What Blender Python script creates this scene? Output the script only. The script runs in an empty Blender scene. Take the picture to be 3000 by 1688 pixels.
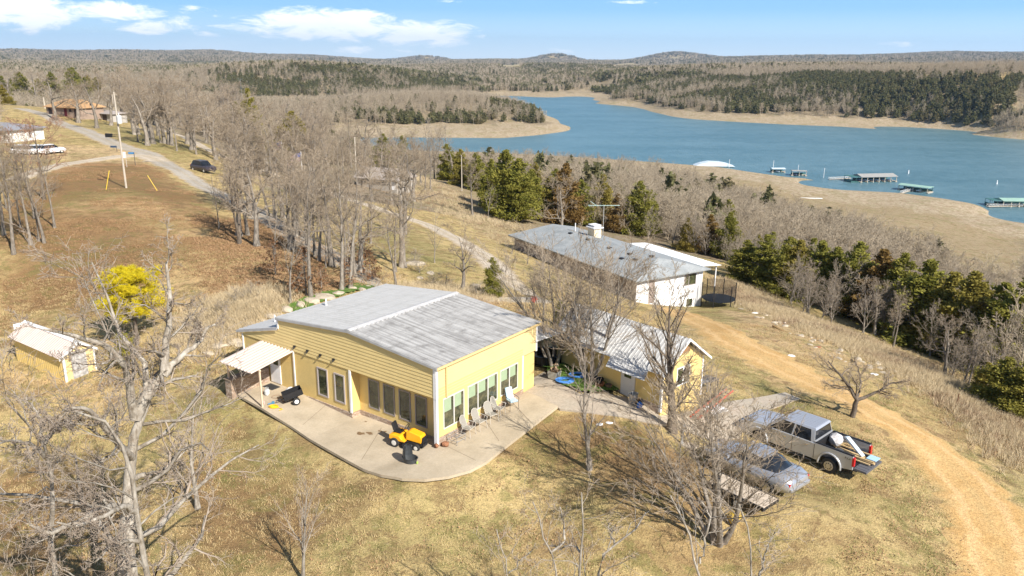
import bpy, math, random
import numpy as np
from mathutils import Matrix, Vector
R = math.radians
sc = bpy.context.scene
# ---------------------------------------------------------------- camera
F, PIT, ROLL, H = 2338.4, .283, .0088, 18.5          # focal length in photo pixels, pitch, roll, height
CPX, CPY = 1500, 844
cam_d = bpy.data.cameras.new('camera'); cam = bpy.data.objects.new('camera', cam_d)
sc.collection.objects.link(cam); sc.camera = cam
cam_d.sensor_width = 36; cam_d.lens = 36 * F / 3000; cam_d.clip_start = .5; cam_d.clip_end = 60000
cam.matrix_world = Matrix.Translation((0, 0, H)) @ Matrix.Rotation(math.pi / 2 - PIT, 4, 'X') @ Matrix.Rotation(ROLL, 4, 'Z')
# ---------------------------------------------------------------- exposure
sc.view_settings.view_transform = 'Standard'; sc.view_settings.look = 'None'
sc.view_settings.exposure = .62; sc.view_settings.gamma = 1
# ---------------------------------------------------------------- sun and sky
SUN_AZ, SUN_EL = 141.0, 39.0                          # azimuth clockwise from +Y
sd = bpy.data.lights.new('sun', 'SUN'); sun = bpy.data.objects.new('sun', sd); sc.collection.objects.link(sun)
sd.energy = 5.0; sd.angle = R(.5); sd.color = (1, .94, .85)
to_sun = Vector((math.sin(R(SUN_AZ)) * math.cos(R(SUN_EL)), math.cos(R(SUN_AZ)) * math.cos(R(SUN_EL)), math.sin(R(SUN_EL))))
sun.rotation_euler = to_sun.to_track_quat('Z', 'Y').to_euler(); sun.location = to_sun * 100

class NT:
    """tiny node-tree helper"""
    def __init__(s, tree): s.t = tree; tree.nodes.clear()
    def n(s, ty, ins=None, **kw):
        nd = s.t.nodes.new(ty)
        for k, v in kw.items(): setattr(nd, k, v)
        for k, v in (ins or {}).items():
            sk = nd.inputs[k]
            if isinstance(v, bpy.types.NodeSocket): s.t.links.new(v, sk)
            elif isinstance(v, bpy.types.Node): s.t.links.new(v.outputs[0], sk)
            else: sk.default_value = v
        return nd
    def math(s, op, a, b=0.0, c=0.0, clamp=False):
        nd = s.n('ShaderNodeMath', {0: a, 1: b, 2: c}, operation=op); nd.use_clamp = clamp; return nd.outputs[0]
    def mix(s, f, a, b, bt='MIX'):
        nd = s.n('ShaderNodeMix', data_type='RGBA', blend_type=bt)
        for i, v in ((0, f), (6, a), (7, b)):
            if isinstance(v, bpy.types.NodeSocket): s.t.links.new(v, nd.inputs[i])
            else: nd.inputs[i].default_value = (tuple(v) + (1,))[:4] if i else v
        return nd.outputs[2]
    def ramp(s, f, stops, interp='LINEAR'):
        nd = s.n('ShaderNodeValToRGB', {0: f}); cr = nd.color_ramp; cr.interpolation = interp
        while len(cr.elements) < len(stops): cr.elements.new(.5)
        for e, (p, c) in zip(cr.elements, stops):
            e.position = p; e.color = (tuple(c) + (1,))[:4] if hasattr(c, '__len__') else (c, c, c, 1)
        return nd.outputs[0]
    def noise(s, vec, scale, detail=4, rough=.55, dist=0):
        return s.n('ShaderNodeTexNoise', {'Vector': vec, 'Scale': scale, 'Detail': detail, 'Roughness': rough, 'Distortion': dist}).outputs[0]
    def maprange(s, v, a, b, c=0., d=1.):
        return s.n('ShaderNodeMapRange', {0: v, 1: a, 2: b, 3: c, 4: d}).outputs[0]

world = bpy.data.worlds.new('World'); sc.world = world; world.use_nodes = True
w = NT(world.node_tree)
sky = w.n('ShaderNodeTexSky', sky_type='NISHITA', sun_disc=False, sun_elevation=R(SUN_EL), sun_rotation=R(SUN_AZ), air_density=1.0, dust_density=.3, ozone_density=1.5)
tc = w.n('ShaderNodeTexCoord'); sep = w.n('ShaderNodeSeparateXYZ', {0: tc.outputs['Generated']})
X, Y, Z = sep.outputs
el = w.math('MULTIPLY', w.math('ARCSINE', Z), 57.2958)
az = w.math('MULTIPLY', w.math('ARCTAN2', X, Y), 57.2958)
low = w.ramp(w.math('DIVIDE', el, 30.0, clamp=True), [(0, (8.3, 9.9, 11.1)), (.04, (6.4, 8.9, 10.8)), (.10, (3.3, 6.3, 9.8)), (.16, (2.4, 5.2, 9.3)), (1, (1.0, 2.0, 4.4))])
f_low = w.maprange(el, 6.0, 26.0, 1.0, 0.0)
skyc = w.mix(f_low, sky.outputs[0], low)
# clouds: a few soft banks in given directions, broken up by noise
cv = w.n('ShaderNodeCombineXYZ', {0: az, 1: w.math('MULTIPLY', el, 3.2), 2: 0.0}).outputs[0]
n1 = w.noise(cv, .42, 8, .66, .5); n2 = w.noise(cv, .12, 3, .5)
CL = [(960, 72, 270, 52, 1.35), (1230, 98, 190, 44, 1.2), (70, 28, 190, 56, 1.2), (330, 38, 170, 34, .95), (455, 78, 120, 27, .95), (690, 80, 80, 13, .8),
      (60, 90, 60, 13, .8), (1040, 146, 75, 13, .7), (560, 30, 90, 14, .5), (1640, 150, 60, 9, .5), (600, 100, 60, 9, .6), (215, 60, 60, 16, .7), (530, 55, 50, 12, .6), (1390, 110, 90, 14, .6), (1160, 150, 60, 8, .6), (1900, 6, 160, 6, .35), (820, 30, 60, 8, .4), (2650, 130, 90, 8, .3), (230, 85, 60, 12, .4), (2950, 90, 100, 9, .25), (1330, 4, 60, 6, .6), (640, 48, 30, 7, .5)]
def px_dir(u, v):
    a, b = u - CPX, v - CPY; c, s = math.cos(ROLL), math.sin(ROLL)
    x = (c * a + s * b) / F; up = -(-s * a + c * b) / F
    return np.array([x, math.cos(PIT) + up * math.sin(PIT), -math.sin(PIT) + up * math.cos(PIT)])
dens = None
for u, v, ru, rv, k in CL:
    d = px_dir(u, v); a0 = math.degrees(math.atan2(d[0], d[1])); e0 = math.degrees(math.atan2(d[2], math.hypot(d[0], d[1])))
    dx = w.math('DIVIDE', w.math('SUBTRACT', az, a0), ru / 40.8); dy = w.math('DIVIDE', w.math('SUBTRACT', el, e0), rv / 40.8)
    r2 = w.math('ADD', w.math('MULTIPLY', dx, dx), w.math('MULTIPLY', dy, dy))
    g = w.math('MULTIPLY', w.math('SUBTRACT', 1.0, r2, clamp=True), k)
    dens = g if dens is None else w.math('MAXIMUM', dens, g)
cl = w.math('ADD', dens, w.math('MULTIPLY', w.math('SUBTRACT', n1, .5), 3.4))
cl = w.math('MULTIPLY', w.maprange(cl, .30, .95), w.math('MULTIPLY', dens, 5.0, clamp=True), clamp=True)
thin = w.math('MULTIPLY', w.maprange(n2, .55, .8), w.maprange(az, 5.0, -30.0, .0, .35))
cf = w.math('MAXIMUM', cl, thin)
skyc = w.mix(cf, skyc, w.mix(n1, (9.8, 10.8, 11.8), (13.4, 13.4, 13.4)))
bg = w.n('ShaderNodeBackground', {0: skyc, 1: .08})
w.t.links.new(bg.outputs[0], w.n('ShaderNodeOutputWorld').inputs[0])
# ---------------------------------------------------------------- object helpers
col = sc.collection
def tag(o, label=None, cat=None, group=None, kind=None):
    if label: o['label'] = label
    if cat: o['category'] = cat
    if group: o['group'] = group
    if kind: o['kind'] = kind
    return o
def empty(name, loc=(0, 0, 0), rz=0.0, label=None, cat=None, group=None, sc_=1.0):
    o = bpy.data.objects.new(name, None); col.objects.link(o); o.location = loc; o.rotation_euler = (0, 0, rz)
    o.empty_display_size = .3; o.scale = (sc_,) * 3
    return tag(o, label, cat, group)
def copy_tree(o, parent=None):
    c = o.copy(); col.objects.link(c); c.parent = parent
    for ch in list(o.children): copy_tree(ch, c)
    return c
class MB:
    """collects shapes and links them as one mesh object"""
    def __init__(s): s.v = []; s.f = []; s.m = []; s.mi = 0
    def add(s, vs, fs):
        b = len(s.v); s.v += [tuple(map(float, p)) for p in vs]
        for f in fs: s.f.append([i + b for i in f]); s.m.append(s.mi)
        return s
    def box(s, c, d, rz=0.0, ax=None):
        hx, hy, hz = d[0] / 2, d[1] / 2, d[2] / 2
        ps = [Vector((x, y, z)) for z in (-hz, hz) for y in (-hy, hy) for x in (-hx, hx)]
        M = ax if ax is not None else Matrix.Rotation(rz, 3, 'Z')
        return s.add([Vector(c) + M @ p for p in ps], [(0, 2, 3, 1), (4, 5, 7, 6), (0, 1, 5, 4), (2, 6, 7, 3), (0, 4, 6, 2), (1, 3, 7, 5)])
    def b2(s, p, q):
        return s.box([(a + b) / 2 for a, b in zip(p, q)], [abs(a - b) for a, b in zip(p, q)])
    def hexa(s, ps):
        return s.add(ps, [(0, 3, 2, 1), (4, 5, 6, 7), (0, 1, 5, 4), (1, 2, 6, 5), (2, 3, 7, 6), (3, 0, 4, 7)])
    def prism(s, poly, axis, a, b):
        """extrude a 2-D outline (counter-clockwise) along an axis from a to b"""
        n = len(poly)
        def P(q, t): return {'x': (t, q[0], q[1]), 'y': (q[0], t, q[1]), 'z': (q[0], q[1], t)}[axis]
        return s.add([P(q, a) for q in poly] + [P(q, b) for q in poly],
                     [tuple(range(n))[::-1], tuple(range(n, 2 * n))] + [(i, (i + 1) % n, n + (i + 1) % n, n + i) for i in range(n)])
    def tube(s, pts, r, n=6, cap=True):
        pts = [Vector(p) for p in pts]
        rs = r if hasattr(r, '__len__') else [r] * len(pts)
        base = len(s.v); up = None
        for i, p in enumerate(pts):
            t = (pts[min(i + 1, len(pts) - 1)] - pts[max(i - 1, 0)])
            t = t.normalized() if t.length > 1e-9 else Vector((0, 0, 1))
            if up is None: up = t.orthogonal().normalized()
            up = (up - t * up.dot(t)); up = up.normalized() if up.length > 1e-6 else t.orthogonal().normalized()
            w_ = t.cross(up)
            for k in range(n):
                a = 2 * math.pi * k / n
                s.v.append(tuple(p + (up * math.cos(a) + w_ * math.sin(a)) * rs[i]))
        for i in range(len(pts) - 1):
            for k in range(n):
                a, b = base + i * n + k, base + i * n + (k + 1) % n
                s.f.append([a, b, b + n, a + n]); s.m.append(s.mi)
        if cap:
            s.f.append([base + k for k in range(n)][::-1]); s.m.append(s.mi)
            s.f.append([base + (len(pts) - 1) * n + k for k in range(n)]); s.m.append(s.mi)
        return s
    def lathe(s, prof, c=(0, 0, 0), n=16, ax=None, sx=1, sy=1):
        M = ax if ax is not None else Matrix.Identity(3); base = len(s.v)
        for r_, z in prof:
            for k in range(n):
                a = 2 * math.pi * k / n
                s.v.append(tuple(Vector(c) + M @ Vector((r_ * math.cos(a) * sx, r_ * math.sin(a) * sy, z))))
        for i in range(len(prof) - 1):
            for k in range(n):
                a, b = base + i * n + k, base + i * n + (k + 1) % n
                s.f.append([a, b, b + n, a + n]); s.m.append(s.mi)
        s.f.append([base + k for k in range(n)][::-1]); s.m.append(s.mi)
        s.f.append([base + (len(prof) - 1) * n + k for k in range(n)]); s.m.append(s.mi)
        return s
    def build(s, name, mat, parent=None, smooth=False, bevel=0.0, loc=None, rz=0.0):
        me = bpy.data.meshes.new(name); me.from_pydata(s.v, [], s.f)
        for m in (mat if isinstance(mat, (list, tuple)) else [mat]): me.materials.append(m)
        if max(s.m, default=0): me.polygons.foreach_set('material_index', s.m)
        if smooth: me.polygons.foreach_set('use_smooth', [True] * len(s.f))
        me.update(); o = bpy.data.objects.new(name, me); col.objects.link(o); o.parent = parent
        if loc is not None: o.location = loc
        if rz: o.rotation_euler = (0, 0, rz)
        if bevel:
            b = o.modifiers.new('bevel', 'BEVEL'); b.width = bevel; b.segments = 2; b.limit_method = 'ANGLE'
        return o
def rotm(ax, a): return Matrix.Rotation(a, 3, ax)
# ---------------------------------------------------------------- materials
MT = {}
def mat(name, c, rough=.8, metal=0.0, spec=.3, var=.0, vscale=3.0, bump=0.0, bscale=20.0, c2=None, coat=0.0, fine=0.0, fscale=40.0):
    """principled material; colour varied by soft noise"""
    if name in MT: return MT[name]
    m = bpy.data.materials.new(name); m.use_nodes = True; t = NT(m.node_tree)
    co = t.n('ShaderNodeTexCoord').outputs['Object']
    base = (*c, 1)
    if var or c2:
        n = t.noise(co, vscale, 5, .6)
        n = t.maprange(n, .3, .7)
        base = t.mix(n, tuple(x * (1 - var) for x in c), c2 if c2 else tuple(min(1, x * (1 + var)) for x in c))
    if fine:
        f = t.noise(co, fscale, 3, .7)
        base = t.mix(1.0, base if not isinstance(base, tuple) else base[:3], t.ramp(f, [(.25, 1 - fine), (.75, 1 + fine)]), 'MULTIPLY')
    p = t.n('ShaderNodeBsdfPrincipled', {'Base Color': base, 'Roughness': rough, 'Metallic': metal, 'Specular IOR Level': spec, 'Coat Weight': coat})
    if bump:
        bn = t.n('ShaderNodeBump', {'Strength': 1.0, 'Distance': bump, 'Height': t.noise(co, bscale, 4, .6)})
        t.t.links.new(bn.outputs[0], p.inputs['Normal'])
    t.t.links.new(p.outputs[0], t.n('ShaderNodeOutputMaterial').inputs[0])
    MT[name] = m; return m
# ---------------------------------------------------------------- terrain
LAKE = -50.0
def horiz(u, v):
    d = px_dir(u, v); return math.atan2(d[0], d[1]), math.atan2(-d[2], math.hypot(d[0], d[1]))
AN = []                                                  # anchors (azimuth, ln distance, z)
def az_(u, v, z):                                        # a ground point seen at (u, v) lying at height z
    a, e = horiz(u, v); AN.append((a, math.log((H - z) / math.tan(e)), z))
def ad_(u, d, z): a, e = horiz(u, 300); AN.append((a, math.log(d), z))
def line(pts, z=None, step=45):
    for p, q in zip(pts[:-1], pts[1:]):
        n = max(1, int(math.hypot(p[0] - q[0], p[1] - q[1]) / step))
        for i in range(n): 
            t = i / n; r_ = [a + (b - a) * t for a, b in zip(p, q)]
            az_(r_[0], r_[1], z if z is not None else r_[2])
    az_(pts[-1][0], pts[-1][1], z if z is not None else pts[-1][2])
_c, _s = math.cos(.6362), math.sin(.6362)
def ah_(x, y, z):                                        # anchor in the frame of the yellow house
    X_, Y_ = -3.6386 + x * _c + y * _s, 35.7714 - x * _s + y * _c; AN.append((math.atan2(X_, Y_), math.log(math.hypot(X_, Y_)), z))
for a in [(-.3,-.3,-.30),(2,-1.5,-.25),(-3,-1,-.45),(-3,-3.2,-.50),(-6,-1,-.52),(-6,-3,-.55),(-9,-1,-.30),(-9,-2.6,-.35),(-12,-1,-.14),(-13.5,-2,-.15),(-15,-1,.0),(.5,3,-.10),(2.5,3,-.12),(2.5,6.5,.05),(.5,7,.12),(2,9,.18),(.3,12,.22),(-1,15,.1),
          (-1,-4.4,-.55),(2.2,-3.2,-.5),(3.6,0,-.35),(3.6,4,-.25),(-6,-4.2,-.75),(-11,-3.8,-.5),(-15,-3.5,-.25),(-3,3,-.4),(-9,4,-.4),(-14,4,.0),(-16.2,2,.3),(-17,6,1.2),(-16,9,1.9),(-12.6,9.3,1.9),(-9,9.6,1.6),(-6,10,1.0),(-3,10.5,.2),(5,6.4,.0),(8,5.4,-.35),(5,9,.1),(11,4.3,-.7),(13,6.6,-.9),(16,7.0,-1.0)]: ah_(*a)
for a in [(1000,1420,-.8),(1300,1500,-.9),(700,1250,-.8),(500,1300,-1.1),(250,1300,-1.5),(60,1500,-1.9),(600,1600,-1.4),(1200,1680,-1.2),(1500,1420,-.7),(1800,1600,-1.3),(2200,1650,-2.0),(2800,1650,-2.8),(1730,1375,-.6),(1970,1262,-.7),
          (2100,1370,-1.6),(2360,1440,-2.1),(2500,1400,-2.2),(2230,1290,-1.8),(2500,1222,-2.6),(2700,1400,-3.0),(2250,1180,-2.2),(2960,1450,-3.6),(2103,1579,-1.8),
          (190,1120,-1.0),(45,1050,-1.0),(280,1085,-.8),(20,880,-.4),(400,1020,-.4),(600,960,.6),(700,1020,.1),(850,880,1.9),(1000,850,1.8),(1080,840,1.2),(740,900,1.7),(1180,860,-.2),
          (300,700,1.5),(560,700,1.5),(760,720,1.2),(900,760,1.0),(600,620,1.4),(370,551,2.2),(150,600,2.2),(40,745,1.5),(0,650,2),(480,500,1.2),(250,470,1.6),(600,500,.0),(80,440,1.5),(284,376,1.0),(480,420,.5),
          (222,338,.8),(100,312,.6),(160,330,.8),(330,372,.9),(632,456,-1.0),(700,640,.5),(820,650,.2),(950,700,.0),(1060,790,.2),(1120,700,-1.0),(1180,686,-2.0),(1170,605,-4.5),(1270,770,-.9),(1360,850,-.6),(1440,770,-2.6),(1330,700,-3.6),(1200,640,-4.2),(1100,600,-3.5),
          (1495,730,-5.6),(1560,900,-1.0),(1500,860,-1.2),(1700,850,-4.6),(1863,890,-6.65),(2046,902,-8.7),(1900,950,-4.4),(1780,900,-4.2),(2150,900,-8.2),(2100,970,-4.2),(2200,1060,-3.2),(2350,1110,-3.4),(2300,960,-6.4),(2500,1040,-5.6),
          (2700,1170,-5.0),(2900,1300,-5.0),(2170,830,-10.5),(2400,950,-9.0),(2600,1030,-8.4),(2800,1130,-7.6),(3000,1230,-7.4),(1400,560,-12),(1560,640,-11),(1460,560,-12.5),(1300,540,-9.5),(900,520,-4),(800,480,-4),(760,560,-2.0),
          (2095,640,-28),(3000,850,-28),(2600,800,-24),(2300,720,-22),(1800,560,-30),(1620,540,-24),
          (2400,600,-43),(2700,650,-42),(3000,760,-38),(2550,585,-47),(2250,560,-44),(2900,690,-44)]: az_(*a)
def shore(pts, side):
    """the water line; the lake bed falls away towards the camera (side -1) or away from it (side 1)"""
    line(pts, LAKE)
    for u, v in pts:
        a, e = horiz(u, v); d = (H - LAKE) / math.tan(e)
        for k, z in ((.035, -52.5), (.10, -57)): AN.append((a, math.log(d * (1 + side * k)), z))
# near shore, middle point, far shores, in that order: water's edge and the foot of the trees above each beach
shore([(1900,474),(2100,489),(2200,504),(2300,518),(2400,525),(2425,530)], 1)
shore([(2400,549),(2462,556),(2631,565),(2750,580),(2874,603),(2905,621),(2931,642),(3000,654),(3150,668)], 1)
shore([(950,432),(1200,440),(1400,446),(1600,455),(1750,464)], 1)
line([(1950,492),(2100,502),(2200,520),(2300,534)], -47)
shore([(950,404),(1200,403),(1450,405),(1560,398),(1620,390),(1665,383)], -1)
line([(950,368),(1200,362),(1350,363),(1500,359),(1600,358),(1625,361)], -45)
line([(1668,377),(1640,362),(1620,345),(1560,322),(1500,303),(1470,288)], LAKE)
shore([(1475,281),(1550,284),(1630,286),(1700,283)], -1); line([(1475,267),(1630,270),(1700,270),(1750,266)], -45)
shore([(1737,294),(1760,301),(1800,308),(1860,314),(1872,317),(1900,325),(1960,340),(2040,350),(2150,357),(2300,365),(2450,371),(2680,386),(2850,395),(3000,409),(3150,420)], -1)
line([(1765,293),(1800,296),(1870,299),(1905,306),(1960,318),(2040,327),(2150,334),(2300,338),(2450,343),(2680,355),(3000,379),(3150,388)], -45)
for a in [(1600,325,-56),(1750,345,-60),(2000,410,-60),(2400,450,-60),(2800,500,-60),(3000,540,-58),(1600,430,-57),(1560,298,-54),(1400,428,-55),(1200,424,-54),(1000,420,-53),(1700,420,-58),
          (960,299,-52),(985,303,-52),(935,297,-50.5)]: az_(*a)
line([(930,286),(1000,288),(1060,289)], -46)
for a in [(1000,950,-37),(1200,900,-33),(1350,880,-33),(1500,860,-38),(1080,1060,-42),(1300,1080,-40),(850,900,-40),(600,900,-35),(300,900,-28),(0,900,-20),(1400,1250,-46),(1250,1300,-46),
          (850,1350,-40),(1000,1500,-12),(1200,1700,-22),(1350,1900,-38),(700,1500,-10),(500,1600,-22),(200,1700,-25),(0,1700,-15),(850,2300,-25),(1000,2600,-30),
          (1500,2200,-38),(1600,2300,-30),(1700,2500,-36),(1550,3000,-24),(1900,1900,-18),(1800,1650,-28),(2000,1500,-18),(2150,1350,-18),(2300,1250,-16),(2500,1150,-13),(2700,1050,-14),(2900,950,-24),(3000,900,-27),
          (2000,2200,-16),(2300,1900,-6),(2600,1700,-2),(2900,1500,-4),(3000,1500,-5),(2100,3000,-16),
          (0,420,-6),(0,260,1.0),(200,260,.0),(400,260,-2),(600,250,-6),(800,260,-12),(300,420,-12),(600,420,-18),(800,420,-28),(1000,300,-18),(1000,500,-42),(1150,470,-44),(1400,430,-42),(1600,390,-40),(1200,330,-28),(1350,380,-42),(1000,200,-8),(1150,230,-14)]: ad_(*a)
for u, z4, z8 in [(-600,-25,-10),(-300,-25,-12),(0,-25,-18),(300,-25,-30),(600,-28,-34),(900,-30,-48),(1200,-30,-56),(1500,-28,-54),(1700,-26,-48),(1860,-22,-40),(2100,-14,-16),(2300,-6,-2),(2500,2,12),(2750,8,30),(3000,14,46),(3300,18,54),(3600,18,54)]:
    ad_(u, 4000, z4 - 8); ad_(u, 8500, z8); ad_(u, 14000, z8 - 90)
for a in [(-1500,60,0),(-1500,400,0),(-1500,3000,0),(4500,60,-8),(4500,300,-45),(4500,1500,-20),(1500,12,-1),(1500,4,-1),(-600,1200,-10),(3600,1200,-5)]: ad_(*a)
for a in (-2.6, -1.8, -1.2, -.8, -.45, .45, .8, 1.2, 1.8, 2.6):
    for r_ in (3, 9, 17): AN.append((a, math.log(r_), -1.5))
AN = np.array(AN)
def _k(d2): return .5 * d2 * np.log(d2 + 1e-12)
_A = AN[:, :2] * [1.15, 1.0]
_n = len(AN); _M = np.zeros((_n + 3, _n + 3))
_d2 = ((_A[:, None] - _A[None]) ** 2).sum(-1); _M[:_n, :_n] = _k(_d2) + np.eye(_n) * 2e-4
_M[:_n, _n] = _M[_n, :_n] = 1; _M[:_n, _n + 1:] = _A; _M[_n + 1:, :_n] = _A.T
_w = np.linalg.solve(_M, np.r_[AN[:, 2], 0, 0, 0])
def vnoise(x, y, s, seed=0):
    """smooth value noise on numpy arrays, -1..1"""
    x = np.asarray(x, float) / s + seed * 17.3; y = np.asarray(y, float) / s + seed * 9.1
    xi = np.floor(x); yi = np.floor(y); fx = x - xi; fy = y - yi
    fx = fx * fx * (3 - 2 * fx); fy = fy * fy * (3 - 2 * fy)
    def h(a, b):
        q = np.sin(a * 127.1 + b * 311.7 + seed * 74.7) * 43758.5453; return (q - np.floor(q)) * 2 - 1
    return (h(xi, yi) * (1 - fx) + h(xi + 1, yi) * fx) * (1 - fy) + (h(xi, yi + 1) * (1 - fx) + h(xi + 1, yi + 1) * fx) * fy
def hgt(x, y):
    x = np.atleast_1d(np.asarray(x, float)); y = np.atleast_1d(np.asarray(y, float)); out = np.empty(x.size)
    xf, yf = x.ravel(), y.ravel(); r = np.maximum(np.hypot(xf, yf), .5)
    q = np.c_[np.arctan2(xf, yf) * 1.15, np.log(r)]
    for i in range(0, len(q), 20000):
        p = q[i:i + 20000]; d2 = ((p[:, None, :] - _A[None]) ** 2).sum(-1)
        out[i:i + 20000] = _k(d2) @ _w[:_n] + _w[_n] + p @ _w[_n + 1:]
    far = np.clip((r - 1200) / 2500, 0, 1); land = np.clip((out + 44) / 10, 0, 1)
    out += land * far * (vnoise(xf, yf, 900, 1) * 14 + vnoise(xf, yf, 400, 2) * 8)
    far2 = np.clip((r - 5000) / 3000, 0, 1)
    out += far2 * (vnoise(xf, yf, 1700, 5) * 30 + vnoise(xf, yf, 700, 6) * 14)
    mid = np.clip((r - 60) / 80, 0, 1) * np.clip((out + 47) / 6, 0, 1)
    out += mid * (vnoise(xf, yf, 23, 3) * .35 + vnoise(xf, yf, 9, 4) * .12)
    # one round hill standing out on the skyline
    for (hu, hd, hh, hr) in [(1970, 8300, 85, 260), (1920, 8200, 30, 600), (900, 8300, 30, 400), (1640, 8200, 60, 170), (1590, 8300, 34, 340), (1245, 8400, 60, 200), (330, 8400, 45, 500), (20, 8400, 55, 500), (620, 8400, 40, 260), (2200, 8300, 34, 500), (2750, 8200, 30, 400)]:
        a, e = horiz(hu, 160); hx, hy = math.sin(a) * hd, math.cos(a) * hd
        out += hh * np.exp(-((xf - hx) ** 2 + (yf - hy) ** 2) / (2 * hr * hr))
    return out.reshape(x.shape)
def at(u, v, dz=0.0):
    """the point of the ground seen at photo pixel (u, v)"""
    d = px_dir(u, v); g = math.hypot(d[0], d[1])
    rs = np.exp(np.linspace(math.log(15), math.log(12000), 700))
    P = d[None] / g * rs[:, None]; P[:, 2] += H
    e = P[:, 2] - hgt(P[:, 0], P[:, 1]) - dz
    k = np.argmax(e < 0) if (e < 0).any() else len(rs) - 1
    a, b = (e[k - 1], e[k]); t = a / (a - b) if a != b else 0
    r = rs[k - 1] + (rs[k] - rs[k - 1]) * t
    p = d / g * r; return Vector((p[0], p[1], H + p[2]))
def gz(x, y): return float(hgt([x], [y])[0])
# ---------------------------------------------------------------- ground sheet
def inpoly(x, y, poly):
    c = np.zeros(x.shape, bool); j = len(poly) - 1
    for i in range(len(poly)):
        xi, yi = poly[i][0], poly[i][1]; xj, yj = poly[j][0], poly[j][1]
        k = ((yi > y) != (yj > y)) & (x < (xj - xi) * (y - yi) / ((yj - yi) if yj != yi else 1e-9) + xi)
        c ^= k; j = i
    return c
def wpoly(pts): return [tuple(at(*p)[:2]) for p in pts]
G_GOLD = (.55, .415, .195); G_LITTER = (.25, .145, .068); G_GREEN = (.235, .225, .085); G_DIRT = (.60, .43, .25); G_BEACH = (.50, .405, .29)
G_TALL = (.40, .31, .19); G_WOOD = (.27, .225, .175); G_GRAV = (.47, .43, .37); G_OR = (.62, .43, .22)
ZONES = [ # (colour, jitter in metres, strength, pixel outline)
 (G_LITTER, 1.5, .9, [(0,600),(250,470),(420,480),(560,560),(620,620),(560,720),(480,800),(420,900),(250,930),(120,900),(0,960)]),
 (G_OR, 2.2, .65, [(380,560),(560,600),(640,660),(560,760),(700,820),(700,900),(560,960),(480,900),(420,700),(250,730),(120,660),(200,600)]),
 (G_LITTER, 1.2, .85, [(560,640),(800,640),(1000,760),(1100,830),(860,900),(700,900),(640,760),(560,720)]),
 (G_OR, 1.0, .8, [(500,760),(640,760),(760,830),(820,880),(640,900),(520,860)]),
 (G_LITTER, .8, .8, [(620,960),(740,900),(860,880),(900,850),(700,830),(560,900),(520,1010),(600,1000)]),
 (G_GREEN, 1.2, .6, [(640,1130),(760,1250),(960,1340),(900,1420),(760,1380),(640,1300),(560,1180)]),
 (G_LITTER, 1.0, .8, [(560,1330),(900,1400),(980,1520),(860,1688),(500,1688),(560,1500)]),
 (G_LITTER, 1.0, .85, [(0,1360),(300,1320),(420,1560),(420,1688),(0,1688)]),
 (G_LITTER, .8, .75, [(1590,1240),(1700,1215),(1900,1260),(2060,1370),(2080,1520),(1900,1500),(1750,1390),(1500,1360),(1480,1330)]),
 (G_LITTER, 1.2, .45, [(1900,1480),(2250,1560),(2500,1560),(2600,1640),(2200,1688),(1900,1688),(1800,1560)]),
 (G_GREEN, .8, .7, [(2160,1080),(2340,1120),(2560,1220),(2760,1320),(2700,1360),(2540,1300),(2340,1220),(2200,1180)]),
 (G_GREEN, .8, .55, [(2560,1090),(2700,1190),(2900,1330),(3000,1500),(3000,1400),(2850,1240),(2700,1150)]),
 (G_GREEN, 1.0, .5, [(1560,1290),(1700,1310),(1640,1380),(1500,1370)]),
 (G_GREEN, 1.4, .4, [(900,1600),(1400,1520),(1500,1688),(900,1688)]),
 (G_GREEN, 1.4, .55, [(1180,660),(1300,740),(1340,860),(1200,800),(1090,730),(1060,680)]),
 (G_GREEN, 1.4, .55, [(1960,860),(2200,870),(2160,960),(2000,930)]),
 (G_DIRT, .9, .85, [(1700,900),(2000,960),(2150,960),(2300,1050),(2240,1090),(2100,1000),(1850,960)]),
 (G_DIRT, .8, .8, [(2100,905),(2280,940),(2420,1010),(2560,1080),(2700,1150),(2560,1120),(2400,1060),(2200,985)]),
 (G_OR, .6, .75, [(0,1080),(190,1120),(320,1110),(400,1180),(200,1200),(0,1150)]),
 (G_GREEN, 2.2, .55, [(240,330),(420,390),(600,450),(520,470),(400,430),(250,365)]),
 (G_DIRT, 2.0, .8, [(180,425),(330,432),(420,440),(360,465),(200,470),(60,455)]),
 (G_DIRT, 2.0, .6, [(60,500),(200,480),(330,455),(480,480),(560,530),(430,480),(300,478),(180,510)]),
 (G_TALL, 2.0, .9, [(2120,830),(2320,930),(2520,1010),(2700,1080),(2900,1180),(3000,1240),(3000,1420),(2860,1260),(2700,1140),(2520,1050),(2300,950),(2140,880)]),
 (G_TALL, 4.0, .9, [(1950,495),(2300,540),(2480,565),(2750,600),(3000,680),(3000,940),(2700,775),(2400,680),(2130,585)]),
 (G_BEACH, 3.0, .9, [(2050,492),(2300,505),(2430,530),(2460,556),(2700,578),(2900,625),(2880,650),(2650,600),(2450,575),(2300,548),(2050,508)]),
 (G_TALL, 2.0, .8, [(1180,500),(1420,560),(1560,650),(1480,720),(1300,620),(1150,560)]),
]
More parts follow.
